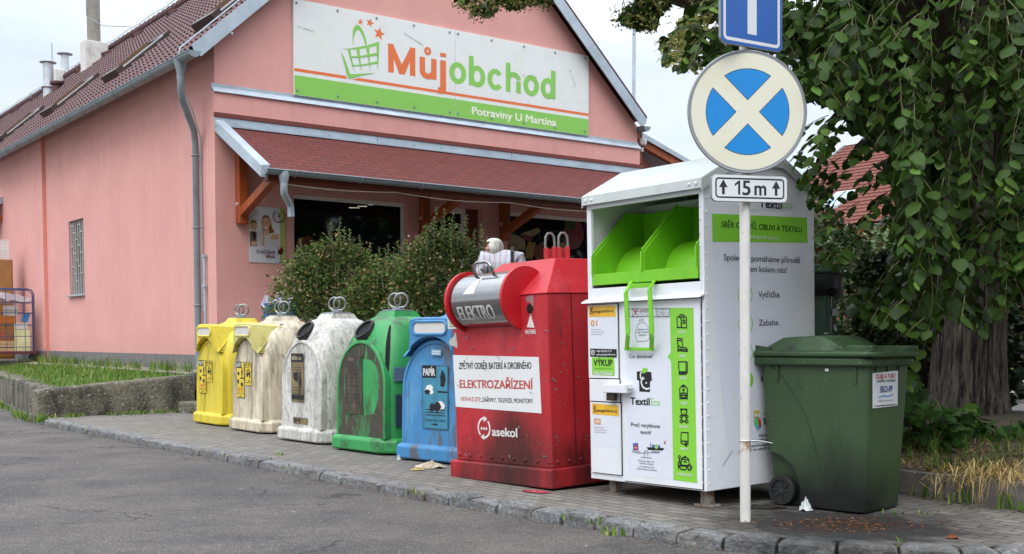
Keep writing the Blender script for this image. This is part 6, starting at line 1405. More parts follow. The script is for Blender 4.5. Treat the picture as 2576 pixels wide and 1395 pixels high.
OV1 = [(1140,8),(1160,-30),(1400,-30),(1385,18),(1330,12),(1290,26),(1260,15),(1235,40),(1195,48),(1170,25)]
OV2 = [(1530,32),(1580,8),(1620,-30),(1690,-30),(1688,18),(1660,40),(1655,70),(1610,78),(1560,60)]
def twig(p, d, L, size, yf, keep, droop=.9, mbl=crown, wood=True):
    """A hanging shoot with alternate leaves; keep() says where the crown has its gaps."""
    p, d = V(p), V(d).normalized(); step = size*.62; n = max(2, int(L/step)); pts = [p.copy()]; side = 1
    for i in range(n):
        d = (d + V((RT.uniform(-.12,.12), RT.uniform(-.12,.12), -.16*droop))).normalized(); p = p + d*step; pts.append(p.copy())
        u, v = project(p)
        if not keep(u, v): break
        side = -side; w_ = d.cross(V((0, 0, 1)))
        if w_.length < .1: w_ = V((1, 0, 0))
        w_.normalize(); last = i >= n-2
        for s_ in ((side,) if not last else (side, -side)):
            ld = (d*.55 + w_*s_*.75 + V((RT.uniform(-.25,.25), RT.uniform(-.45,.1), RT.uniform(-.75,-.1)))).normalized()
            sz = size*RT.uniform(.75, 1.18)*(.8 if last else 1)
            e = p + ld*size*.28
            uu, vv = project(e + ld*sz*.6)
            if not keep(uu, vv): continue
            tgt = young if (last and RT.random() < yf) else mbl
            lime_leaf(tgt, e, ld, sz, RT.uniform(-.7,.7) + (pi if RT.random() < .08 else 0), cup=RT.uniform(.6, 1.6))
            if wood: tw.tube([p, e], .0016, 3, cap=False)
    if wood and len(pts) > 1: tw.tube(pts, [.0042*(1-.7*i/len(pts)) for i in range(len(pts))], 4, cap=False)
def sample(P, Y0, Y1):
    us = [q[0] for q in P]; vs = [q[1] for q in P]
    while True:
        u, v = RT.uniform(min(us), max(us)), RT.uniform(min(vs), max(vs))
        if inpoly(u, v, P): return u, v, RT.uniform(Y0, Y1)
kd = lambda u, v: inpoly(u, v, DENSE) or u > 2590 or v < -10
for i in range(250):                           # outer shoots facing the road
    u, v, Y = sample(DENSE, 6.9, 8.8); p = atY(u, v-40, Y)
    twig(p, (RT.uniform(-.7,.3), RT.uniform(-.6,.2), RT.uniform(-.7,-.1)), RT.uniform(.35,.85), .088, .38, kd)
for i in range(900):                           # far side of the hollow crown
    u, v, Y = sample(DENSE, 12.2, 14.6); p = atY(u, v-30, Y)
    twig(p, (RT.uniform(-.8,.5), RT.uniform(-.6,.3), RT.uniform(-.6,.1)), RT.uniform(.5,1.), .15, .0, kd, wood=False)
kl = lambda u, v: inpoly(u, v, LEFT) or inpoly(u, v, DENSE) or v < -10
for i in range(150):
    u, v, Y = sample(LEFT, 7.6, 9.5); p = atY(u, v-30, Y)
    twig(p, (RT.uniform(-.9,.3), RT.uniform(-.5,.2), RT.uniform(-.5,.1)), RT.uniform(.25,.55), .085, .15, kl)
ks = lambda u, v: inpoly(u, v, SPARSE) or inpoly(u, v, DENSE)
for i in range(36):
    u, v, Y = sample(SPARSE, 7.3, 8.0); p = atY(u+25, v-45, Y)
    twig(p, (RT.uniform(-.9,-.3), RT.uniform(-.4,.1), RT.uniform(-.5,.1)), RT.uniform(.2,.4), .085, .2, ks)
for P_, Y0, n in ((OV1, 10.6, 60), (OV2, 9.4, 90)):
    ko = lambda u, v, P_=P_: inpoly(u, v, P_) or (v < 0 and min(q[0] for q in P_) < u < max(q[0] for q in P_))
    for i in range(n):
        u, v, Y = sample(P_, Y0, Y0+.7); p = atY(u, v-14, Y)
        twig(p, (RT.uniform(-.6,.6), RT.uniform(-.3,.3), RT.uniform(-.8,-.1)), RT.uniform(.12,.3), .062, .1, ko)
    for i in range(260 if P_ is OV1 else 110):
        u, v, Y = sample(P_, Y0-.2, Y0+.5)
        p = atY(u, v, Y); chip(flow, p, (RT.uniform(-1,1), RT.uniform(-1,1), RT.uniform(-1,.3)), RT.uniform(.03,.07), RT.uniform(0,6), 0, .2)
        for k in range(3): chip(flow, p + V((RT.uniform(-.04,.04), RT.uniform(-.04,.04), RT.uniform(-.06,.0))), (RT.uniform(-1,1), RT.uniform(-1,1), RT.uniform(-1,1)), .02, RT.uniform(0,6), 0, .5)
for i in range(420):                           # blossom along the left-hand edge
    u, v = RT.choice(((1690,110),(1705,150),(1730,70),(1745,175),(1720,130),(1760,40)))
    p = atY(u+RT.gauss(0,22), v+RT.gauss(0,22), RT.uniform(7.7, 8.6))
    if kl(*project(p)): chip(flow, p, (RT.uniform(-1,1), RT.uniform(-1,1), RT.uniform(-1,.5)), RT.uniform(.02,.06), RT.uniform(0,6), 0, .3)
for i in range(26000):                         # the bulk of the crown, mostly above and beyond the picture
    a = RT.uniform(0, 2*pi); r = sqrt(RT.random()); h = RT.uniform(-.75, 1)
    rr_2 = r*sqrt(1-h*h)
    if r < .45 and h < .3: continue
    p = V((4.9 + 5.6*rr_2*cos(a), 11.6 + 4.6*rr_2*sin(a), 6.0 + 4.2*h)); u, v = project(p)
    if not (inpoly(u, v, DENSE) or u > 2600 or v < -60 or p.y < 2): continue
    if u < 2150 and v > -60: continue
    if v > -90 and u < 2660 and p.y < 12.2: continue
    if p.y < 3.5 and p.z < 5: continue
    lime_leaf(crown, p, (RT.uniform(-1,1), RT.uniform(-1,1), RT.uniform(-1,.2)), RT.uniform(.16,.28), RT.uniform(-.8,.8))
for bb, nm, m_ in ((crown, 'crown', M_leaf), (young, 'young_leaves', M_leafy), (flow, 'blossom', M_bract), (tw, 'twigs', M_twig)):
    bb.build(nm, m_, lt_, M=Matrix.Translation(-O), recalc=False)
# shoots sprouting from the foot of the trunk
SH1 = [(2250,960),(2300,930),(2330,990),(2380,1010),(2420,1060),(2440,1130),(2340,1150),(2262,1110)]; SH2 = [(2395,1040),(2440,1010),(2480,1055),(2530,1070),(2600,1040),(2600,1120),(2540,1120),(2450,1150),(2390,1140)]
sp_ = thing('lime_shoots', G(2420, 1130, .3), 'broad leaved green shoots sprouting round the foot of the old trunk', 'shrub'); Os = G(2420, 1130, .3)
sb, sy, tw2 = MB(), MB(), MB()
for P_, Y0, Y1, n in ((SH1, 9.0, 10.2, 230), (SH2, 9.4, 10.6, 190)):
    for i in range(n):
        u, v, Y = sample(P_, Y0, Y1); p = atY(u, v, Y)
        if p.z < .22: p.z = .22 + RT.uniform(0, .1)
        lime_leaf(sy if RT.random() < .16 else sb, p, (RT.uniform(-.8,.8), RT.uniform(-1,.1), RT.uniform(-.9,.1)), RT.uniform(.07,.14), RT.uniform(-.6,.6), cup=RT.uniform(.6,1.5))
        if i % 4 == 0: q = V((p.x+RT.uniform(-.1,.1), p.y+.2, .2)); tw2.tube([q, q.lerp(p, .6)+V((0,0,.05)), p], .004, 4, cap=False)
for uv, sz in (((2300,905),.11), ((2318,880),.1), ((2290,940),.1), ((2262,975),.12), ((2285,960),.1)):
    p = atY(*uv, 8.6); lime_leaf(sy, p, (RT.uniform(-.5,.5), -.5, -.6), sz, RT.uniform(-.4,.4))
sb.build('leaves', leafmat('shoot leaf', [(0,'#2c471c'),(.6,'#3d6226'),(1,'#527a34')], .5, .25), sp_, M=Matrix.Translation(-Os), recalc=False); sy.build('young_leaves', M_leafy, sp_, M=Matrix.Translation(-Os), recalc=False); tw2.build('stems', M_twig, sp_, M=Matrix.Translation(-Os), recalc=False)

# ------------------------------------------------------------------ flowering shrubs in front of the shop
M_shrub = leafmat('shrub leaf', [(0,'#33441d'),(.4,'#495f2a'),(.72,'#5f7637'),(.9,'#7a8d48'),(.96,'#8f7048'),(1,'#94683f')], .6, .25)
M_faded = leafmat('faded blossom', [(0,'#8a6248'),(.5,'#a58463'),(1,'#c0a68a')], .7, .2)
M_shoot = mat('pale shoot', '#7a7458', .7, var=.2)
def shrub(c, rx, ry, h, label, n, seed, tops, group):
    t = thing('shrub', c, label, 'shrub', group); r_ = random.Random(seed); b, f, w_ = MB(), MB(), MB()
    for i in range(n):
        a = r_.uniform(0, 2*pi); k = r_.random()**.35; zf = r_.random()
        wob = 1 + .30*mnoise.noise((cos(a)*1.7+seed, sin(a)*1.7, zf*3)) + .2*mnoise.noise((cos(a)*5, sin(a)*5, zf*7+seed)) + (r_.uniform(0,.22) if r_.random() < .12 else 0)
        pr_ = sqrt(max(0., 1-max(0, (zf-.45)/.55)**2.2))*(.82+.18*min(1, zf*4))
        p = V((rx*cos(a)*k*pr_*wob, ry*sin(a)*k*pr_*wob, h*zf*(1+.14*mnoise.noise((cos(a)*2.5+k, sin(a)*2.5, seed)) + (r_.uniform(0,.1) if r_.random() < .15 else 0)) + .03))
        d = V((cos(a)*.7+r_.uniform(-.7,.7), sin(a)*.7+r_.uniform(-.7,.7), r_.uniform(-.3,1)))
        chip(b, p, d, r_.uniform(.032,.062), r_.uniform(-1,1), 0, .42)
        if i % 11 == 0 and k > .75 and mnoise.noise((p.x*3+seed, p.y*3, p.z*3)) > -.05:
            for q in range(5): chip(f, p + V((r_.uniform(-.05,.05), r_.uniform(-.05,.05), r_.uniform(-.04,.04)))*1.2, (r_.uniform(-1,1), r_.uniform(-1,1), r_.uniform(-1,1)), r_.uniform(.02,.035), r_.uniform(0,6), 0, .5)
    for (x, y, z0, z1, lean) in tops + [(tx_+r_.uniform(-.12,.12), ty_+r_.uniform(-.2,.2), z0_-.05, z1_-r_.uniform(.05,.3), r_.uniform(-.06,.06)) for (tx_, ty_, z0_, z1_, l_) in tops for _ in range(2)]:
        x += c[0]*0; pts = [(x, y, z0), (x+lean*.5, y, (z0+z1)/2), (x+lean, y, z1)]; w_.tube(pts, [.008, .006, .003], 4, cap=False)
        m_ = int((z1-z0)/.016)
        for i in range(m_):
            q = i/m_; a = i*2.4; p = V(pts[0]).lerp(V(pts[2]), q); chip(b, p, (cos(a), sin(a), .6), .06*(1-.35*q), 0, 0, .38)
    for i in range(14):
        a = r_.uniform(0, 2*pi); w_.tube([(.1*cos(a), .1*sin(a), 0), (rx*.5*cos(a), ry*.5*sin(a), h*.55), (rx*.7*cos(a), ry*.7*sin(a), h*.85)], [.02,.012,.005], 5, cap=False)
    b.build('foliage', M_shrub, t, recalc=False); f.build('faded_blossom', M_faded, t, recalc=False); w_.build('stems', M_shoot, t, recalc=False)
def tops(c, uvs, Y):
    o = []
    for u, v in uvs:
        p = atY(u, v, Y); q = atY(u, v+rnd.uniform(75, 120), Y); o.append((p.x-c[0], p.y-c[1], q.z-c[2], p.z-c[2], rnd.uniform(-.05,.05)))
    return o
gs = 'flowering shrubs in front of the shop'
cA = V((-2.30, 15.0, TZ)); shrub(cA, .86, .85, 1.70, 'left mound of the shrubs before the shop window, speckled with faded blossom', 12500, 3, tops(cA, ((745,628),(762,600),(800,610),(823,560),(835,580),(848,545),(862,570),(880,575),(905,590),(915,598)), 14.7), gs)
cB = V((-1.45, 14.3, TZ)); shrub(cB, .7, .75, 1.42, 'middle mound of the shrubs, between the poster side and the tall wispy shoots', 10000, 5, tops(cB, ((948,620),(978,612),(992,630),(1008,605),(1030,600)), 13.8), gs)
cC = V((-.82, 13.4, TZ)); shrub(cC, .72, .72, 1.66, 'right mound of the shrubs with tall wispy shoots beside the white haired woman', 11000, 8, tops(cC, ((1072,570),(1090,522),(1096,545),(1118,525),(1133,535),(1150,560),(1168,540),(1172,545),(1186,575),(1205,560),(1196,580),(1060,590)), 13.1), gs)

# ------------------------------------------------------------------ lawn, weeds, straw, litter
def blades(mb, p, n, h, sp, r_, mi=0, w_=.006, leanx=.5):
    for i in range(n):
        x, y = p[0]+r_.gauss(0, sp), p[1]+r_.gauss(0, sp); a = r_.uniform(0, 2*pi); hh = h*r_.uniform(.5, 1.2); l_ = r_.uniform(.1, leanx)*hh
        dx, dy = cos(a)*l_, sin(a)*l_; sx_, sy_ = -sin(a)*w_, cos(a)*w_; z = p[2]; o = len(mb.v)
        mb.v += [(x-sx_, y-sy_, z), (x+sx_, y+sy_, z), (x+dx*.4+sx_*.7, y+dy*.4+sy_*.7, z+hh*.6), (x+dx*.4-sx_*.7, y+dy*.4-sy_*.7, z+hh*.6), (x+dx, y+dy, z+hh*.95)]
        mb.f += [[o,o+1,o+2,o+3],[o+3,o+2,o+4]]; mb.m += [mi, mi]; mb.s += [True, True]
M_gr = leafmat('grass blade', [(0,'#48691f'),(.5,'#5f852e'),(.8,'#829c48'),(1,'#b3aa68')], .5, .3)
M_straw = leafmat('dry straw', [(0,'#8a6a3c'),(.5,'#b3975c'),(1,'#d3bd86')], .7, .15); M_dead = leafmat('dead leaf', [(0,'#2e170d'),(.5,'#552d18'),(.85,'#7d4a2a'),(1,'#a07850')], .7, .15)
RL = random.Random(4); b = MB()
for i in range(5200):
    a, c = RL.uniform(.03,.9), RL.random()**1.4; p = lawn_pt(a, c); hz = lawn_z(a)+.05*c
    if RL.random() < .1+.9*(mnoise.noise((p.x*1.5, p.y*1.5, 2)) > -.2): blades(b, (p.x, p.y, hz), 3, RL.uniform(.04, .085) if RL.random() > .05 else RL.uniform(.12, .26), .03, RL, 0, .006, 1.1)
tag(b.build('grass', M_gr, recalc=False), kind='stuff')
b = MB()
for i in range(170):                           # weeds along the foot of walls, kerb joints and the gravel strip
    q = RL.random()
    if q < .3: s_ = RL.uniform(0, 1)**1.2; p = V((-6.75,16.62)).lerp(V((-12.5,27)), s_)+V((-.22,-.1)); z, n, h = -.08, 12, .10
    elif q < .45: p = V((-6.7,16.1)).lerp(V((-5.1,17.5)), RL.random())+V((.07,-.07)); z, n, h = 0, 8, .07
    elif q < .53: pk, nn = kat(RL.uniform(0, acc[-1]*.75)); p = pk+nn*RL.choice((.15,-.02)); z, n, h = -.03, 5, .05
    else: p = V((-5.2,18.6)).lerp(V((-11.5,27.5)), RL.random()); z, n, h = .58, 6, .2
    blades(b, (p.x, p.y, z), n, h, .05, RL, 0, .008, .9)
for uv, h, n in (((97,1062),.12,30), ((105,1056),.1,30), ((1535,1338),.05,14), ((1545,1342),.05,12), ((2250,1290),.035,8), ((2330,1290),.03,6), ((1838,1297),.09,2), ((1225,1160),.06,16), ((700,1145),.04,8), ((1120,1035),.03,4)):
    p = G(*uv); blades(b, (p.x, p.y, -.01), n, h, .03, RL, 0, .008, .9)
tag(b.build('weeds', M_gr, recalc=False), kind='stuff')
b = MB()
for i in range(3600):                          # mown straw over the bed and its edging
    s_ = RL.random(); dd_ = RL.random()**1.5*1.5 - .04; p = V((2.35,9.0)).lerp(V((5.2,4.4)), s_)+V((.83,.55))*dd_
    z = .17 if dd_ < .06 else bed_z(p.x, p.y)
    if dd_ < .0: z = RL.uniform(0, .17)
    a = RL.uniform(0, 2*pi); l_ = RL.uniform(.04,.16); q = V((p.x, p.y, z+RL.uniform(.003,.05))); e = q+V((cos(a)*l_, sin(a)*l_, RL.uniform(-.03,.05)))
    sd_ = V((-sin(a), cos(a), 0))*.0035; o = len(b.v); md_ = (q+e)/2+V((0,0,.012)); b.v += [tuple(q-sd_), tuple(q+sd_), tuple(md_+sd_), tuple(md_-sd_), tuple(e)]; b.f += [[o,o+1,o+2,o+3],[o+3,o+2,o+4]]; b.m += [0,0]; b.s += [True,True]
for c_, n in ((G(2490,1196,.2), 110), (G(2425,1222,.12), 50), (G(2540,1215,.18), 50)):
    for i in range(n):                         # a pulled-up tuft hanging over the edging
        a = RL.uniform(0, 6.28); l_ = RL.uniform(.06,.3); q = c_+V((RL.gauss(0,.11), RL.gauss(0,.09), RL.uniform(-.03,.05))); m_ = q+V((cos(a)*l_*.5, sin(a)*l_*.5, .06)); e = q+V((cos(a)*l_, sin(a)*l_, RL.uniform(-.2,.06))); e.z = max(e.z, .005)
        sd_ = V((-sin(a), cos(a), 0))*.003; o = len(b.v); b.v += [tuple(q-sd_), tuple(q+sd_), tuple(m_+sd_), tuple(m_-sd_), tuple(e)]; b.f += [[o,o+1,o+2,o+3],[o+3,o+2,o+4]]; b.m += [0,0]; b.s += [True,True]
tag(b.build('dry_straw', M_straw, recalc=False), kind='stuff')
b = MB()
for i in range(420):
    s_ = RL.random(); dd_ = RL.random()*1.8+.05; p = V((2.35,9.0)).lerp(V((5.2,4.4)), s_)+V((.83,.55))*dd_
    blades(b, (p.x, p.y, bed_z(p.x, p.y)), 3, .12 if RL.random() > .2 else .25, .04, RL, 0, .006, .8)
for i in range(46):
    s_ = RL.uniform(.2,.75); p = V((2.35,9.0)).lerp(V((5.2,4.4)), s_)+V((.83,.55))*-.06; blades(b, (p.x, p.y, 0), 4, .12, .05, RL, 0, .008, .9)
tag(b.build('bed_grass', M_gr, recalc=False), kind='stuff')
b = MB()
def bit(p, l_, w_, mi): 
    a = RL.uniform(0, 2*pi); d = V((cos(a), sin(a), RL.uniform(-.1,.25))); chip(b, p, d, l_, RL.uniform(-.4,.4), mi, w_)
for i in range(3000):                          # needles and husks spilled before the bin, swept along the kerb
    if i < 1500: p = V((1.98+RL.gauss(0,.24), 6.80+RL.gauss(0,.16), .003))
    else: pk, nn = kat(RL.uniform(.2, acc[-1]*.9)); p = (pk+nn*(-RL.random()**2*.2-.012)).to_3d(); p.z = -.076
    bit(p, RL.uniform(.012,.035), .12, 0)
for i in range(150):
    s_ = RL.random(); p = V((2.5,8.7)).lerp(V((4.6,5.4)), s_)+V((-.83,-.55))*RL.random()**2*.25; bit(p.to_3d()+V((0,0,.004)), RL.uniform(.015,.05), .3, 0)
for i in range(60): p = V((RL.uniform(1,3), RL.uniform(6.5,7.4), .004)); bit(p, RL.uniform(.01,.03), .3, 0)
for i in range(130):
    s_ = RL.random(); dd_ = RL.random()*1.2; p = V((2.4,8.9)).lerp(V((4.8,5.0)), s_)+V((.83,.55))*dd_; bit(V((p.x, p.y, bed_z(p.x, p.y)+.02)), RL.uniform(.04,.08), .35, 0)
for i in range(120): bit(V((RL.uniform(-7,3), RL.uniform(4.5,16), -.0775)), RL.uniform(.008,.02), .3, 1)
for i in range(70):
    u, v = RL.uniform(250,1900), RL.uniform(1100,1290); p = G(u, v)
    if p.y < 15: pass
    bit(V((p.x, p.y, .002)) if inpoly(p.x, p.y, pv) else V((p.x, p.y, -.0775)), RL.uniform(.008,.02), .35, 1)
tag(b.build('leaf_litter', [M_dead, mat('pale litter', '#b3aca0', .8, var=.2)], recalc=False), kind='stuff')
def crumple(name, p, r, h, col, label, cat, seed, grp=None, rz=0., sx_=1., sy_=1.):
    r_ = random.Random(seed); b = MB(); n = 14; rows = []
    for i in range(6):
        f = i/5; rows.append([(r*sx_*(1-f*.85)*(1+.5*mnoise.noise((cos(2*pi*k/n)*2+seed, sin(2*pi*k/n)*2, f*2)))*cos(2*pi*k/n), r*sy_*(1-f*.85)*(1+.5*mnoise.noise((cos(2*pi*k/n)*2, sin(2*pi*k/n)*2+seed, f*3)))*sin(2*pi*k/n), max(.002, h*f+h*.8*mnoise.noise((k*1.3+seed, i*1.1, 0)))) for k in range(n)])
    b.grid(rows, closed=True, sm=False); b.add(rows[-1], [tuple(range(n))])
    return tag(b.build(name, col, M=Matrix.Translation(p) @ Matrix.Rotation(rz, 4, 'Z')), label, cat, grp)
paper = mat('soiled paper', '#b5aa95', .85, var=.2, vs=30); pw2 = mat('white tissue', '#b9c0ba', .8, var=.1); redpl = mat('red plastic film', '#9a3b42', .4, var=.15); dkcl = mat('dark wet cloth', '#1d1a17', .9, var=.2)
crumple('crumpled_paper', G(1082, 1176), .10, .05, paper, 'cream crumpled paper on the paving by the blue container', 'litter', 1, sx_=1.4); crumple('crumpled_paper', G(1050, 1182), .06, .02, mat('tan paper', '#b59f6a', .85, var=.2), 'flat tan paper scrap beside the crumpled cream paper', 'litter', 2)
crumple('plastic_cup', G(1003, 1158), .025, .04, pw2, 'small white cup lying before the blue container', 'litter', 3); crumple('plastic_wrapper', G(1350, 1237), .12, .012, redpl, 'red plastic film lying at the red container corner', 'litter', 4, rz=-.7, sy_=.5)
crumple('tissue', G(2027, 1284), .045, .065, pw2, 'upright twisted white tissue at the foot of the green bin', 'litter', 5); crumple('wet_rag', G(1925, 1277), .11, .02, dkcl, 'dark wet rag lying between signpost and bin wheel', 'litter', 6, sx_=1.4, sy_=.6)
crumple('dead_leaf', G(2395, 1353)*1. , .035, .02, mat('curled dead leaf', '#683618', .8, var=.2), 'curled brown dead leaf on the kerb edge under the bin', 'leaf', 7)

# ------------------------------------------------------------------ woman behind the shrubs
def skin(name, nodes, edges, m, parent, lv=2):
    me = bpy.data.meshes.new(name); me.from_pydata([n[0] for n in nodes], edges, []); o = bpy.data.objects.new(name, me); COL.objects.link(o); me.materials.append(m)
    o.modifiers.new('skin', 'SKIN'); sv = me.skin_vertices[0].data
    for i, n in enumerate(nodes): r = n[1]; sv[i].radius = r if isinstance(r, tuple) else (r, r)
    sv[0].use_root = True
    s_ = o.modifiers.new('sub', 'SUBSURF'); s_.levels = lv; s_.render_levels = lv; o.modifiers['skin'].use_smooth_shade = True
    if parent: o.parent = parent
    return o
WY = 13.0; wh = atY(1247, 597, WY); M_skin = mat('warm skin', '#c08a70', .55, var=.06); 
Mw = Matrix.Translation((wh.x, WY, TZ)) @ Matrix.Rotation(R(-12), 4, 'Z'); HZ = wh.z - TZ - .0
wo = thing('person', Mw, 'white haired person in a striped white shirt stooping, a dark strap over the back', 'person')
s1 = HZ - .215
bod = [((.16,.02,.92),(.12,.09)), ((.15,.0,1.08),(.11,.08)), ((.12,-.02,s1-.16),(.12,.08)), ((.08,-.03,s1-.02),(.09,.06)), ((.03,-.05,s1+.03),.05), ((-.01,-.06,s1+.07),.05), ((-.02,-.05,s1+.115),(.072,.08)), ((-.02,-.04,s1+.15),(.055,.06)),
       ((-.11,-.02,s1-.01),.04), ((-.18,-.05,s1-.26),.038), ((-.28,-.16,s1-.44),.032), ((-.33,-.24,s1-.48),.028), ((.26,.0,s1-.03),.04), ((.34,-.04,s1-.27),.038), ((.26,-.2,s1-.44),.032), ((.22,-.27,s1-.46),.028),
       ((.07,.02,.84),.09), ((.06,-.01,.47),.062), ((.06,.04,.09),.04), ((.06,-.1,.04),.035), ((.24,.02,.84),.09), ((.25,-.01,.47),.062), ((.25,.04,.09),.04), ((.25,-.1,.04),.035),
       ((-.10,-.10,s1+.085),.018)]
skin('body', bod, [(0,1),(1,2),(2,3),(3,4),(4,5),(5,6),(6,7),(3,8),(8,9),(9,10),(10,11),(3,12),(12,13),(13,14),(14,15),(0,16),(16,17),(17,18),(18,19),(0,20),(20,21),(21,22),(22,23),(5,24)], M_skin, wo)
def m_stripe():
    t = NT('striped white shirt'); sp = t.n('ShaderNodeSeparateXYZ'); t.l(t.coords(), sp.inputs[0]); wv = t.math('FRACT', t.math('MULTIPLY', t.math('ADD', sp.outputs[0], t.math('MULTIPLY', t.noise(6, 2), .03)), 16.))
    c = t.mix(t.ramp(t.math('ABSOLUTE', t.math('SUBTRACT', wv, .5)), .06, .1, 1, 0), lin('#d5d8e2'), lin('#cf9590')); hv = t.math('FRACT', t.math('MULTIPLY', sp.outputs[2], 12.)); c = t.mix(t.ramp(t.math('ABSOLUTE', t.math('SUBTRACT', hv, .5)), .05, .1, .35, 0), c, lin('#9fb0d0'))
    t.col(c); t.p.inputs['Roughness'].default_value = .9; t.bump(t.noise(14, 4), .5, .02); return t.m
sh = [((.16,.02,.9),(.19,.14)), ((.15,.0,1.08),(.175,.125)), ((.12,-.02,s1-.16),(.185,.13)), ((.09,-.03,s1-.01),(.165,.105)), ((.06,-.04,s1+.04),(.075,.07)), ((-.12,-.02,s1+.0),.085), ((-.19,-.05,s1-.25),.062), ((.27,.0,s1-.02),.085), ((.345,-.04,s1-.26),.062)]
skin('shirt', sh, [(0,1),(1,2),(2,3),(3,4),(3,5),(5,6),(3,7),(7,8)], m_stripe(), wo)
tr_ = [((.155,.02,.92),(.17,.125)), ((.07,.02,.82),.105), ((.06,-.01,.47),.08), ((.06,.035,.1),.06), ((.24,.02,.82),.105), ((.25,-.01,.47),.08), ((.25,.035,.1),.06)]
skin('trousers', tr_, [(0,1),(1,2),(2,3),(0,4),(4,5),(5,6)], mat('grey trousers', '#3f424a', .85), wo)
M_hair = mat('white hair', '#e4e1d6', .7, var=.08, vs=30); b = MB(); rows = []
hc = V((-.012,-.03,s1+.105)); nA = 96
for i in range(23):
    th = pi*i/22*.84; row = []
    for k in range(nA):
        a = 2*pi*k/nA; r = .098*(1+.10*mnoise.noise((cos(a)*1.6, sin(a)*1.6, th*1.5))) + .004*mnoise.noise((cos(a)*16, sin(a)*16, th*1.2)) + .006*mnoise.noise((cos(a)*7, sin(a)*7, th*2+4)); face = max(0, cos(a-R(205)))**4*.05*(1 if th > 1.0 else 0)
        q = sin(th)**.75 if th < pi/2 else (.55+.45*sin(th)); row.append(tuple(hc+V(((r-face)*q*cos(a)*1.06, (r-face)*q*sin(a)*1.08, .098*cos(th)*(1 if th < pi/2 else 1.0)+(.008*mnoise.noise((cos(a)*20, sin(a)*20, 3)) if i > 19 else 0)))))
    rows.append(row)
b.grid(rows, closed=True); hr = b.build('hair', mat('white hair', '#dcd9ce', .75, var=.12, vs=14, layers=[('#b3afa3', 60, .5, .66, (1,1,.15), .6)], bump=(.3, 80, .006)), wo)
b = MB(); pts = [V((.30,-.115,s1+.0)), V((.25,-.15,s1-.03)), V((.21,-.17,s1-.12)), V((.14,-.17,s1-.26)), V((.04,-.16,s1-.42))]
pts = [V((.20,.05,s1+.10)), V((.205,-.06,s1+.095)), V((.215,-.13,s1+.03)), V((.225,-.155,s1-.08)), V((.24,-.165,s1-.25))]
for p, q in zip(pts[:-1], pts[1:]): b.bar(p, q, .034, .012, up=(0,-1,.2))
b.build('bag_strap', mat('dark strap', '#15161c', .7), wo)
# ------------------------------------------------------------------ blue crates of plastic waste
M_bcr = mat('blue crate plastic', '#2c638f', .5, var=.12, layers=[('#1d4566', 5, .5, .7, (1,1,1), .6)]); pcr = atY(697, 812, 16.0)
def crate(x, y, z, w_, d_, h, label, rz):
    M = Matrix.Translation((x, y, z)) @ Matrix.Rotation(rz, 4, 'Z'); b = MB(); th = .02
    for (a, c) in (((-w_/2,-d_/2),(w_/2,-d_/2+th)), ((-w_/2,d_/2-th),(w_/2,d_/2)), ((-w_/2,-d_/2+th),(-w_/2+th,d_/2-th)), ((w_/2-th,-d_/2+th),(w_/2,d_/2-th))): b.box((a[0],a[1],.02), (c[0],c[1],h-.03))
    b.box((-w_/2+th,-d_/2+th,.02), (w_/2-th,d_/2-th,.04))
    b.box((-w_/2-.015,-d_/2-.015,h-.03), (w_/2+.015,-d_/2+th+.01,h)); b.box((-w_/2-.015,d_/2-th,h-.03), (w_/2+.015,d_/2+.015,h)); b.box((-w_/2-.015,-d_/2+th+.01,h-.03), (-w_/2+th,d_/2-th,h)); b.box((w_/2-th,-d_/2+th+.01,h-.03), (w_/2+.015,d_/2-th,h))
    for i in range(6): b.box((-w_/2+.03+i*(w_-.08)/5,-d_/2-.012,.03), (-w_/2+.045+i*(w_-.08)/5,-d_/2-.001,h-.031))
    b.box((-w_/2+.01,-d_/2-.008,h*.5), (w_/2-.01,-d_/2-.002,h*.5+.02))
    return tag(b.build('crate', M_bcr, M=M), label, 'crate', 'blue plastic crates by the shop wall')
ch_ = .26; cz0 = pcr.z
crate(pcr.x, 16.2, cz0, .42, .5, .27, 'blue plastic crate heaped with clear packaging, topmost of its stack behind the containers', .3)
zz_ = cz0 - .27
while zz_ > TZ-.2: crate(pcr.x, 16.2, max(TZ+.001, zz_), .42, .5, min(.268, zz_+.268-TZ if zz_ < TZ else .268), 'blue plastic crate hidden low in the stack behind the containers', .3); zz_ -= .27
clearpl = mat('clear packaging film', '#b7b3c2', .25, var=.2, vs=25, layers=[('#8d86a6', 14, .5, .6, (1,1,1), .6), ('#e3e2ea', 20, .56, .62, (1,1,1), .9)])
for i in range(7):
    o = crumple('plastic_bag', (pcr.x-.18+i*.06, 16.1+RL.uniform(-.06,.12), cz0+.2+RL.uniform(0,.02)), RL.uniform(.06,.09), RL.uniform(.12,.17), clearpl, 'crumpled clear plastic packaging heaped in the blue crate', 'plastic bag', 30+i, 'clear packaging in the blue crate')
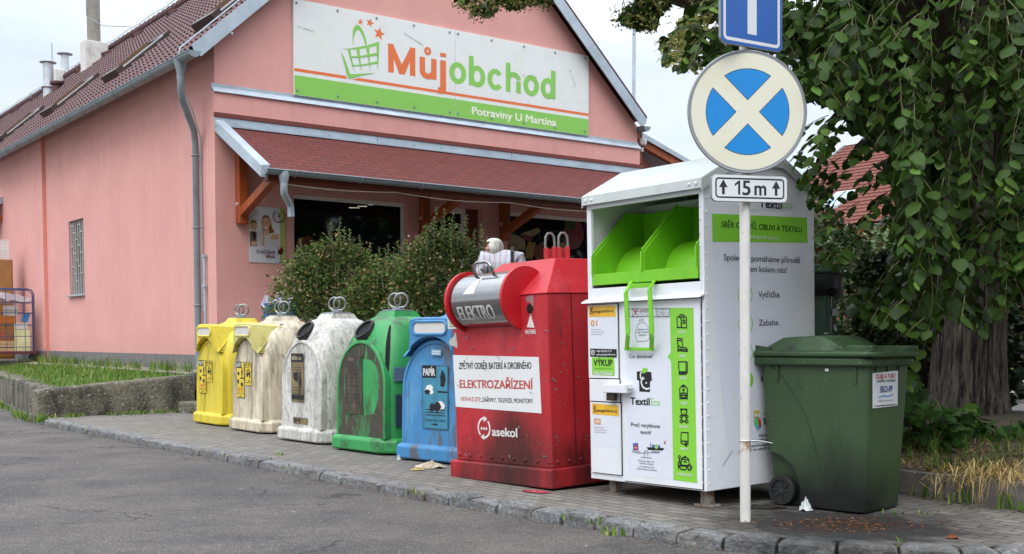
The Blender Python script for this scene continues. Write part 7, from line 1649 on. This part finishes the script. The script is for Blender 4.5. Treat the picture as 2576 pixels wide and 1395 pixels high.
# ------------------------------------------------------------------ roll cage and stored goods at the far left
MC = frame((-12.30, 26.5, .63), R(25)); rcg = thing('roll_cage', MC, 'blue wire roll cage packed with cardboard and crates against the pink wall', 'roll cage')
M_cage = mat('blue lacquered wire', '#3d466c', .45, var=.1); M_maroon = mat('maroon base', '#5d2228', .5, var=.15)
b = MB(); b.box((-.05, 0, .14), (1.25, .75, .2)); b.build('base', M_maroon, rcg, bevel=.01)
cw, chh = 1.2, 1.66
for y in (.02, .73):
    b = MB(); b.tube([(0,y,.2),(0,y,chh-.12),(.04,y,chh-.03),(.12,y,chh),(cw-.12,y,chh),(cw-.04,y,chh-.03),(cw,y,chh-.12),(cw,y,.2)], .015, 8)
    for i in range(1,6): b.tube([(i*cw/6,y,.2),(i*cw/6,y,chh)], .0075, 6)
    for z in (.3,.55,.82,1.1,1.35): b.tube([(0,y,z),(cw,y,z)], .0085, 6)
    b.build('side_frame', M_cage, rcg)
for x, y in ((.05,.08),(1.15,.08),(.05,.67),(1.15,.67)):
    b = MB(); b.lathe([(.06,-.018),(.065,-.01),(.065,.01),(.06,.018)], 14, Matrix.Translation((x,y,.065)) @ Matrix.Rotation(pi/2,4,'X')); b.box((x-.03,y-.03,.1),(x+.03,y+.03,.1401)); b.build('castor', M_rubber, rcg)
card = [mat('cardboard %s' % n, h, .85, var=.12) for n, h in (('brown', '#8a5a38'), ('tan', '#a97f50'), ('white', '#cfcdc6'), ('cream', '#d9d6a2'), ('grey', '#9aa0a6'), ('orange', '#b86a2a'))]
def cbox(x, y, z, sx_, sy_, sz_, m_, label, rot=(0,0,0), cat='box', name='cardboard_box', flaps=False, extra=None):
    b = MB(); b.box((-sx_/2,-sy_/2,0), (sx_/2,sy_/2,sz_)); 
    if flaps: b.hexa([(-sx_/2,-sy_/2-.001,sz_-.012),(sx_/2,-sy_/2-.001,sz_-.012),(sx_/2,-sy_/2-.004,sz_-.012),(-sx_/2,-sy_/2-.004,sz_-.012),(-sx_/2,-sy_/2-.04,sz_+.1),(sx_/2,-sy_/2-.04,sz_+.1),(sx_/2,-sy_/2-.044,sz_+.1),(-sx_/2,-sy_/2-.044,sz_+.1)])
    ms = [m_]
    if extra: extra(b, ms)
    return tag(b.build(name, ms, M=MC @ Matrix.Translation((x,y,z)) @ Matrix.Rotation(rot[1],4,'Y') @ Matrix.Rotation(rot[2],4,'Z'), bevel=.006), label, cat)
def printed(b, ms):
    ms.append(mat('faded red carton print', '#b3382c', .8)); 
    for cx in (-.12,.0,.12):
        for k in range(12): 
            a0, a1 = 2*pi*k/12, 2*pi*(k+1)/12; b.add([(cx+.06*cos(a0),-.203,.12+.05*sin(a0)),(cx+.06*cos(a1),-.203,.12+.05*sin(a1)),(cx+.045*cos(a1),-.203,.12+.036*sin(a1)),(cx+.045*cos(a0),-.203,.12+.036*sin(a0))], [(0,1,2,3)], 1)
def slats(b, ms): pass
b = MB()
for z in (0,.085,.17): b.box((-.34,-.2,z), (.34,-.185,z+.07)); b.box((-.34,.185,z), (.34,.2,z+.07)); b.box((-.34,-.184,z),(-.328,.184,z+.07)); b.box((.328,-.184,z),(.34,.184,z+.07))
for x in (-.32,.3): b.box((x,-.184,0),(x+.02,-.164,.25)); b.box((x,.164,0),(x+.02,.184,.25))
b.box((-.327,-.18,.0),(.327,.18,.012))
M_pale = mat('pale poplar wood', '#c2a373', .7, var=.12, layers=[('#9c7d50', 6, .5, .7, (.5,4,4), .5)]); tag(b.build('fruit_crate', M_pale, M=MC @ Matrix.Translation((.42,.38,.205))), 'pale slatted wooden fruit crate at the bottom of the roll cage', 'crate')
cbox(.40,.38,.50,.62,.4,.26,card[0],'brown fruit carton with red rings printed on it, tilted on the wooden crate',(0,.28,0),extra=printed)
cbox(.94,.32,.205,.34,.34,.5,card[3],'cream upright carton in the near corner of the roll cage'); cbox(.92,.36,.72,.3,.3,.15,card[2],'small white carton resting on the cream upright carton'); cbox(.45,.4,.86,.7,.4,.16,card[5],'orange brown flat carton above the brown fruit carton')
cbox(.3,.36,1.03,.34,.3,.16,card[4],'grey folded carton high up in the cage beside a white one'); cbox(.7,.36,1.03,.3,.3,.14,card[2],'white open carton high up in the cage',flaps=True); cbox(1.0,.3,.9,.14,.2,.2,mat('bright blue card','#3a86c2',.6),'bright blue torn carton wedged at the cage side',(0,.3,0))
b = MB(); rows = []
for i in range(12):
    f = i/11; rows.append([(.05+1.08*f+.02*sin(k*2+i), .06+.6*k/9+.03*mnoise.noise((i*.8,k*.9,1)), 1.20+.40*sin(pi*(.12+.8*k/9))**.6*(.85+.15*sin(f*5))+.06*mnoise.noise((i*.9,k*.9,5))) for k in range(10)])
b.grid(rows); rows = [[(p[0], p[1], 1.17) for p in r] for r in rows]; b.grid(rows); 
def m_film():
    t = NT('crumpled clear film'); t.col(lin('#b9b2b4')); t.p.inputs['Roughness'].default_value = .18; t.p.inputs['Alpha'].default_value = .62; t.bump(t.noise(9,4), .9, .05); return t.m
tag(b.build('plastic_sheet', m_film(), M=MC), 'crumpled clear plastic sheeting bulging from the top of the roll cage', 'plastic sheet')
MK = frame((-12.42, 28.0, .63), R(25)); b = MB(); b.box((-.6,0,.0),(.28,.5,2.42)); b.box((-.58,-.015,.05),(.26,-.001,1.3)); b.box((-.58,-.015,1.32),(.26,-.001,2.4))
tag(b.build('cabinet', mat('veneered chipboard', '#9a6a35', .55, var=.2, vs=2, layers=[('#7a4f24', 4, .5, .7, (3,3,.4), .5)]), M=MK, bevel=.008), 'tall brown veneered cabinet standing behind the roll cage', 'cabinet')
for i, (z, lb) in enumerate(((2.425, 'white wire basket directly on the cabinet top'), (2.66, 'white wire basket on top of the other one above the cabinet'))):
    b = MB(); x0, x1 = -.4, .2
    for k in range(6): zz = z+.012+k*.043; b.tube([(x0,.03,zz),(x1,.03,zz),(x1,.45,zz),(x0,.45,zz)], .008, 5, closed=True)
    for k in range(5):
        for y in (.03,.45): b.tube([(x0+(x1-x0)*k/4,y,z+.008),(x0+(x1-x0)*k/4,y,z+.23)], .007, 5)
    b.build
    tag(b.build('wire_basket', mat('white coated wire', '#d3d3d0', .5), M=MK), lb, 'basket', 'white wire baskets on the cabinet')
# ------------------------------------------------------------------ beyond the tree: house, bushes, hedge, mast
PH = atY(2052, 567, 50.0); MHs = frame((PH.x, PH.y, 0), R(-53)); zE_ = PH.z
DH = 7.5; rdg = inplane(MHs, 1, DH, 2140, 367); lf = inplane(MHs, 1, DH, 2098, 372); rk = inplane(MHs, 1, DH*.55, 2040, 405); LX = (lf.x+rk.x)/2 if abs(lf.x-rk.x) < 3 else lf.x
hs_ = thing('house', MHs, 'neighbouring house with an orange tiled roof and brick wall half hidden by lime leaves', 'house')
sl_ = (rdg.z-zE_)/DH; b = MB(); rows = []; cs = .34; ncs = int(sqrt(DH**2+(rdg.z-zE_)**2)/cs)
HL = 30.
for c in range(ncs+1):
    for e in (0,1):
        f = min(1, (c+e)/ncs); row = []
        for k in range(int(HL/.06)+1):
            x = LX+k*.06; row.append((x, -.2+(DH+.2)*f, zE_-.2*sl_+(rdg.z-zE_+.2*sl_)*f+(.05 if e == 0 else .0)+.012*sin(2*pi*k/5.)))
        rows.append(row)
b.grid(rows, sm=False); M_ot = mat('orange roof tile', '#643022', .85, var=.2, vs=2.5, layers=[('#652f24', 3.5, .5, .7, (1,1,1), .7), ('#8f5038', 9, .58, .75, (1,1,1), .4)])
b.hexa([(LX,DH,rdg.z-.05),(LX+HL,DH,rdg.z-.05),(LX+HL,2*DH+.2,zE_),(LX,2*DH+.2,zE_),(LX,DH,rdg.z+.05),(LX+HL,DH,rdg.z+.05),(LX+HL,2*DH+.2,zE_+.1),(LX,2*DH+.2,zE_+.1)])
hr_ = b.build('roof', M_ot, hs_, recalc=False)
def m_brick():
    t = NT('orange hollow brick'); b_ = t.n('ShaderNodeTexBrick'); b_.inputs['Scale'].default_value = 1; b_.inputs['Brick Width'].default_value = .5; b_.inputs['Row Height'].default_value = .25; b_.inputs['Mortar Size'].default_value = .012; b_.inputs['Color1'].default_value = lin('#b5583a'); b_.inputs['Color2'].default_value = lin('#a04a30'); b_.inputs['Mortar'].default_value = lin('#8d8276')
    sp = t.n('ShaderNodeSeparateXYZ'); t.l(t.coords(), sp.inputs[0]); cb = t.n('ShaderNodeCombineXYZ'); t.l(t.math('ADD', sp.outputs[0], sp.outputs[1]), cb.inputs[0]); t.l(sp.outputs[2], cb.inputs[1]); t.l(cb.outputs[0], b_.inputs['Vector']); t.col(b_.outputs['Color']); t.p.inputs['Roughness'].default_value = .9; return t.m
b = MB(); b.prism([(.15,-.1),(2*DH-.1,-.1),(2*DH-.1,zE_),(DH,rdg.z-.1),(.15,zE_)], lambda y, z, x: (x, y, z), LX+.25, LX+HL-.25); b.build('wall', m_brick(), hs_)
b = MB(); half_gutter(b, -.28, LX, LX+HL, zE_-.22, .08, axis='x'); b.build('gutter', M_zincd, hs_)
b = MB(); b.hexa([(LX-.1,-.25,zE_-.4),(LX,-.25,zE_-.4),(LX,DH,rdg.z-.05),(LX-.1,DH,rdg.z-.05),(LX-.1,-.25,zE_-.1),(LX,-.25,zE_-.1),(LX,DH,rdg.z+.14),(LX-.1,DH,rdg.z+.14)]); b.build('verge_flashing', M_zinc, hs_)
def hrp(u, v):
    Mi = MHs.inverted(); o = Mi @ CAMP; d = Mi.to_3x3() @ ray(u, v); k = (zE_-(o.z-sl_*o.y))/(d.z-sl_*d.y); return o+d*k
p0 = hrp(2068, 528); p1 = hrp(2105, 490); b = MB(); x0_, x1_ = min(p0.x,p1.x), max(p0.x,p1.x); 
if x1_-x0_ < .9: x1_ = x0_+1.
b.hexa([(x0_,p0.y,zE_+sl_*p0.y-.02),(x1_,p0.y,zE_+sl_*p0.y-.02),(x1_,p1.y,zE_+sl_*p1.y-.02),(x0_,p1.y,zE_+sl_*p1.y-.02),(x0_,p0.y,zE_+sl_*p0.y+.14),(x1_,p0.y,zE_+sl_*p0.y+.14),(x1_,p1.y,zE_+sl_*p1.y+.14),(x0_,p1.y,zE_+sl_*p1.y+.14)]); sk2 = b.build('skylight', M_zinc, hr_, bevel=.02)
b = MB(); e0, e1 = p0.y+.12, p1.y-.12; b.add([(x0_+.1,e0,zE_+sl_*e0+.146),(x1_-.1,e0,zE_+sl_*e0+.146),(x1_-.1,e1,zE_+sl_*e1+.146),(x0_+.1,e1,zE_+sl_*e1+.146)], [(0,1,2,3)]); b.build('pane', mat('sky reflecting glass', '#9db3c6', .08, .3), sk2)
def bush(name, c, rx, ry, h, label, n, seed, m_, size, cat='bush', grp=None):
    r_ = random.Random(seed); b, w_ = MB(), MB(); t = thing(name, c, label, cat, grp)
    for i in range(n):
        a = r_.uniform(0, 2*pi); k = r_.random()**.3; zf = r_.random(); pr_ = sqrt(max(0, 1-max(0,(zf-.4)/.6)**2))*(.8+.2*min(1, zf*4)); wob = 1+.25*mnoise.noise((cos(a)*2+seed, sin(a)*2, zf*3))
        p = V((rx*cos(a)*k*pr_*wob, ry*sin(a)*k*pr_*wob, h*zf*wob)); chip(b, p, (cos(a)+r_.uniform(-.8,.8), sin(a)+r_.uniform(-.8,.8), r_.uniform(-.8,.6)), size*r_.uniform(.6,1.3), r_.uniform(-1,1), 0, .5)
    for i in range(7): a = r_.uniform(0, 2*pi); w_.tube([(.05*cos(a),.05*sin(a),0),(rx*.4*cos(a),ry*.4*sin(a),h*.5),(rx*.6*cos(a),ry*.6*sin(a),h*.85)], [.04,.025,.01], 5, cap=False)
    b.build('foliage', m_, t, recalc=False); w_.build('stems', M_branch, t, recalc=False)
M_dk = leafmat('dark hedge leaf', [(0,'#16230f'),(.6,'#223618'),(1,'#314a22')], .6, .15); M_pl = leafmat('pale bush leaf', [(0,'#5a6a42'),(.6,'#7b8a5e'),(1,'#9aa67c')], .6, .25); M_rd = leafmat('mixed bush leaf', [(0,'#33462a'),(.5,'#47602f'),(.85,'#5e7a3c'),(1,'#8a5030')], .6, .2)
bush('bush', (5.6,19.5,.5), 1.5, 1.2, 2.3, 'pale grey green bush below the brick house wall', 5200, 41, M_pl, .10); bush('bush', (4.3,15.6,.4), 1.1, 1.0, 2.1, 'dark reddish green bush behind the dark wheelie bin', 5200, 42, M_rd, .08); bush('bush', (5.4,14.8,.3), 1.2, .9, 1.9, 'dense dark bush left of the lime trunk', 4600, 43, M_dk, .1); bush('bush', (6.8,17.5,.3), 1.3, 1.2, 3.0, 'tall bright leaved bush seen through the lime branches beside the roof', 4200, 44, M_rd, .13)
for i, (x, y, h, lb) in enumerate(((15.5,44,5.5,'dark hedge shrub right of the trunk, nearest the trunk edge'), (19.5,43,4.6,'dark hedge shrub right of the trunk at the picture edge'), (24,44,6,'dark hedge shrub beyond the right picture edge'), (11,45,6.5,'dark tall hedge shrub hidden behind the lime trunk'))):
    bush('hedge_shrub', (x,y,.3), 2.6, 1.8, h, lb, 3800, 50+i, M_dk, .26, 'hedge', 'dark hedge across the side street')
b = MB(); RV = random.Random(9)
for i in range(2500):
    x, y = RV.uniform(12,24), RV.uniform(36.8,42); blades(b, (x, y, .13+max(0,y-37)*.045), 2, .12, .1, RV, 0, .012)
tag(b.build('verge_grass', M_gr, recalc=False), kind='stuff')
pm_ = atY(1594, 290, 36.); pt_ = atY(1594, 40, 36.); b = MB(); zj = atY(1594, 98, 36.).z; b.tube([(0,0,-8),(0,0,zj-pm_.z)], .055, 10); b.tube([(0,0,zj-pm_.z),(0,0,zj-pm_.z+.12)], .075, 10); b.tube([(0,0,zj-pm_.z+.12),(0,0,pt_.z-pm_.z)], .042, 10)
b.lathe([(.1,-8.2),(.1,-7.6),(.06,-7.5)], 10); tag(b.build('mast', M_zinc, M=Matrix.Translation((pm_.x, 36., max(pm_.z, 8.4)))), 'slim grey metal mast rising behind the right roof edge', 'mast')
# a row of limes across the road, seen only mirrored in the shop panes
M_far = leafmat('far crown', [(0,'#1c2c12'),(1,'#35501f')], .7, .2)
for i, (x, y) in enumerate(((-14,-10),(-6,-14),(2,-14),(9,-13),(20,3.5),(20.5,9),(20,14.5),(25,17))):
    t = thing('roadside_tree', (x,y,-.08), 'lime tree along the streets outside the picture', 'tree', 'lime trees along the streets outside the picture'); b = MB(); b.tube([(0,0,0),(.1,0,2),(0,.1,4.5)], [.4,.32,.22], 12); b.build('trunk', M_bark, t); b = MB(); r_ = random.Random(70+i)
    for k in range(2600):
        a = r_.uniform(0,2*pi); h = r_.uniform(-1,1); q = r_.random()**.4; p = V((3.6*q*sqrt(1-h*h)*cos(a), 3.6*q*sqrt(1-h*h)*sin(a), 4.9+4.5*h)); chip(b, p, (r_.uniform(-1,1),r_.uniform(-1,1),r_.uniform(-1,.3)), r_.uniform(.3,.6), r_.uniform(-1,1), 0, .5)
    b.build('crown', M_far, t, recalc=False)
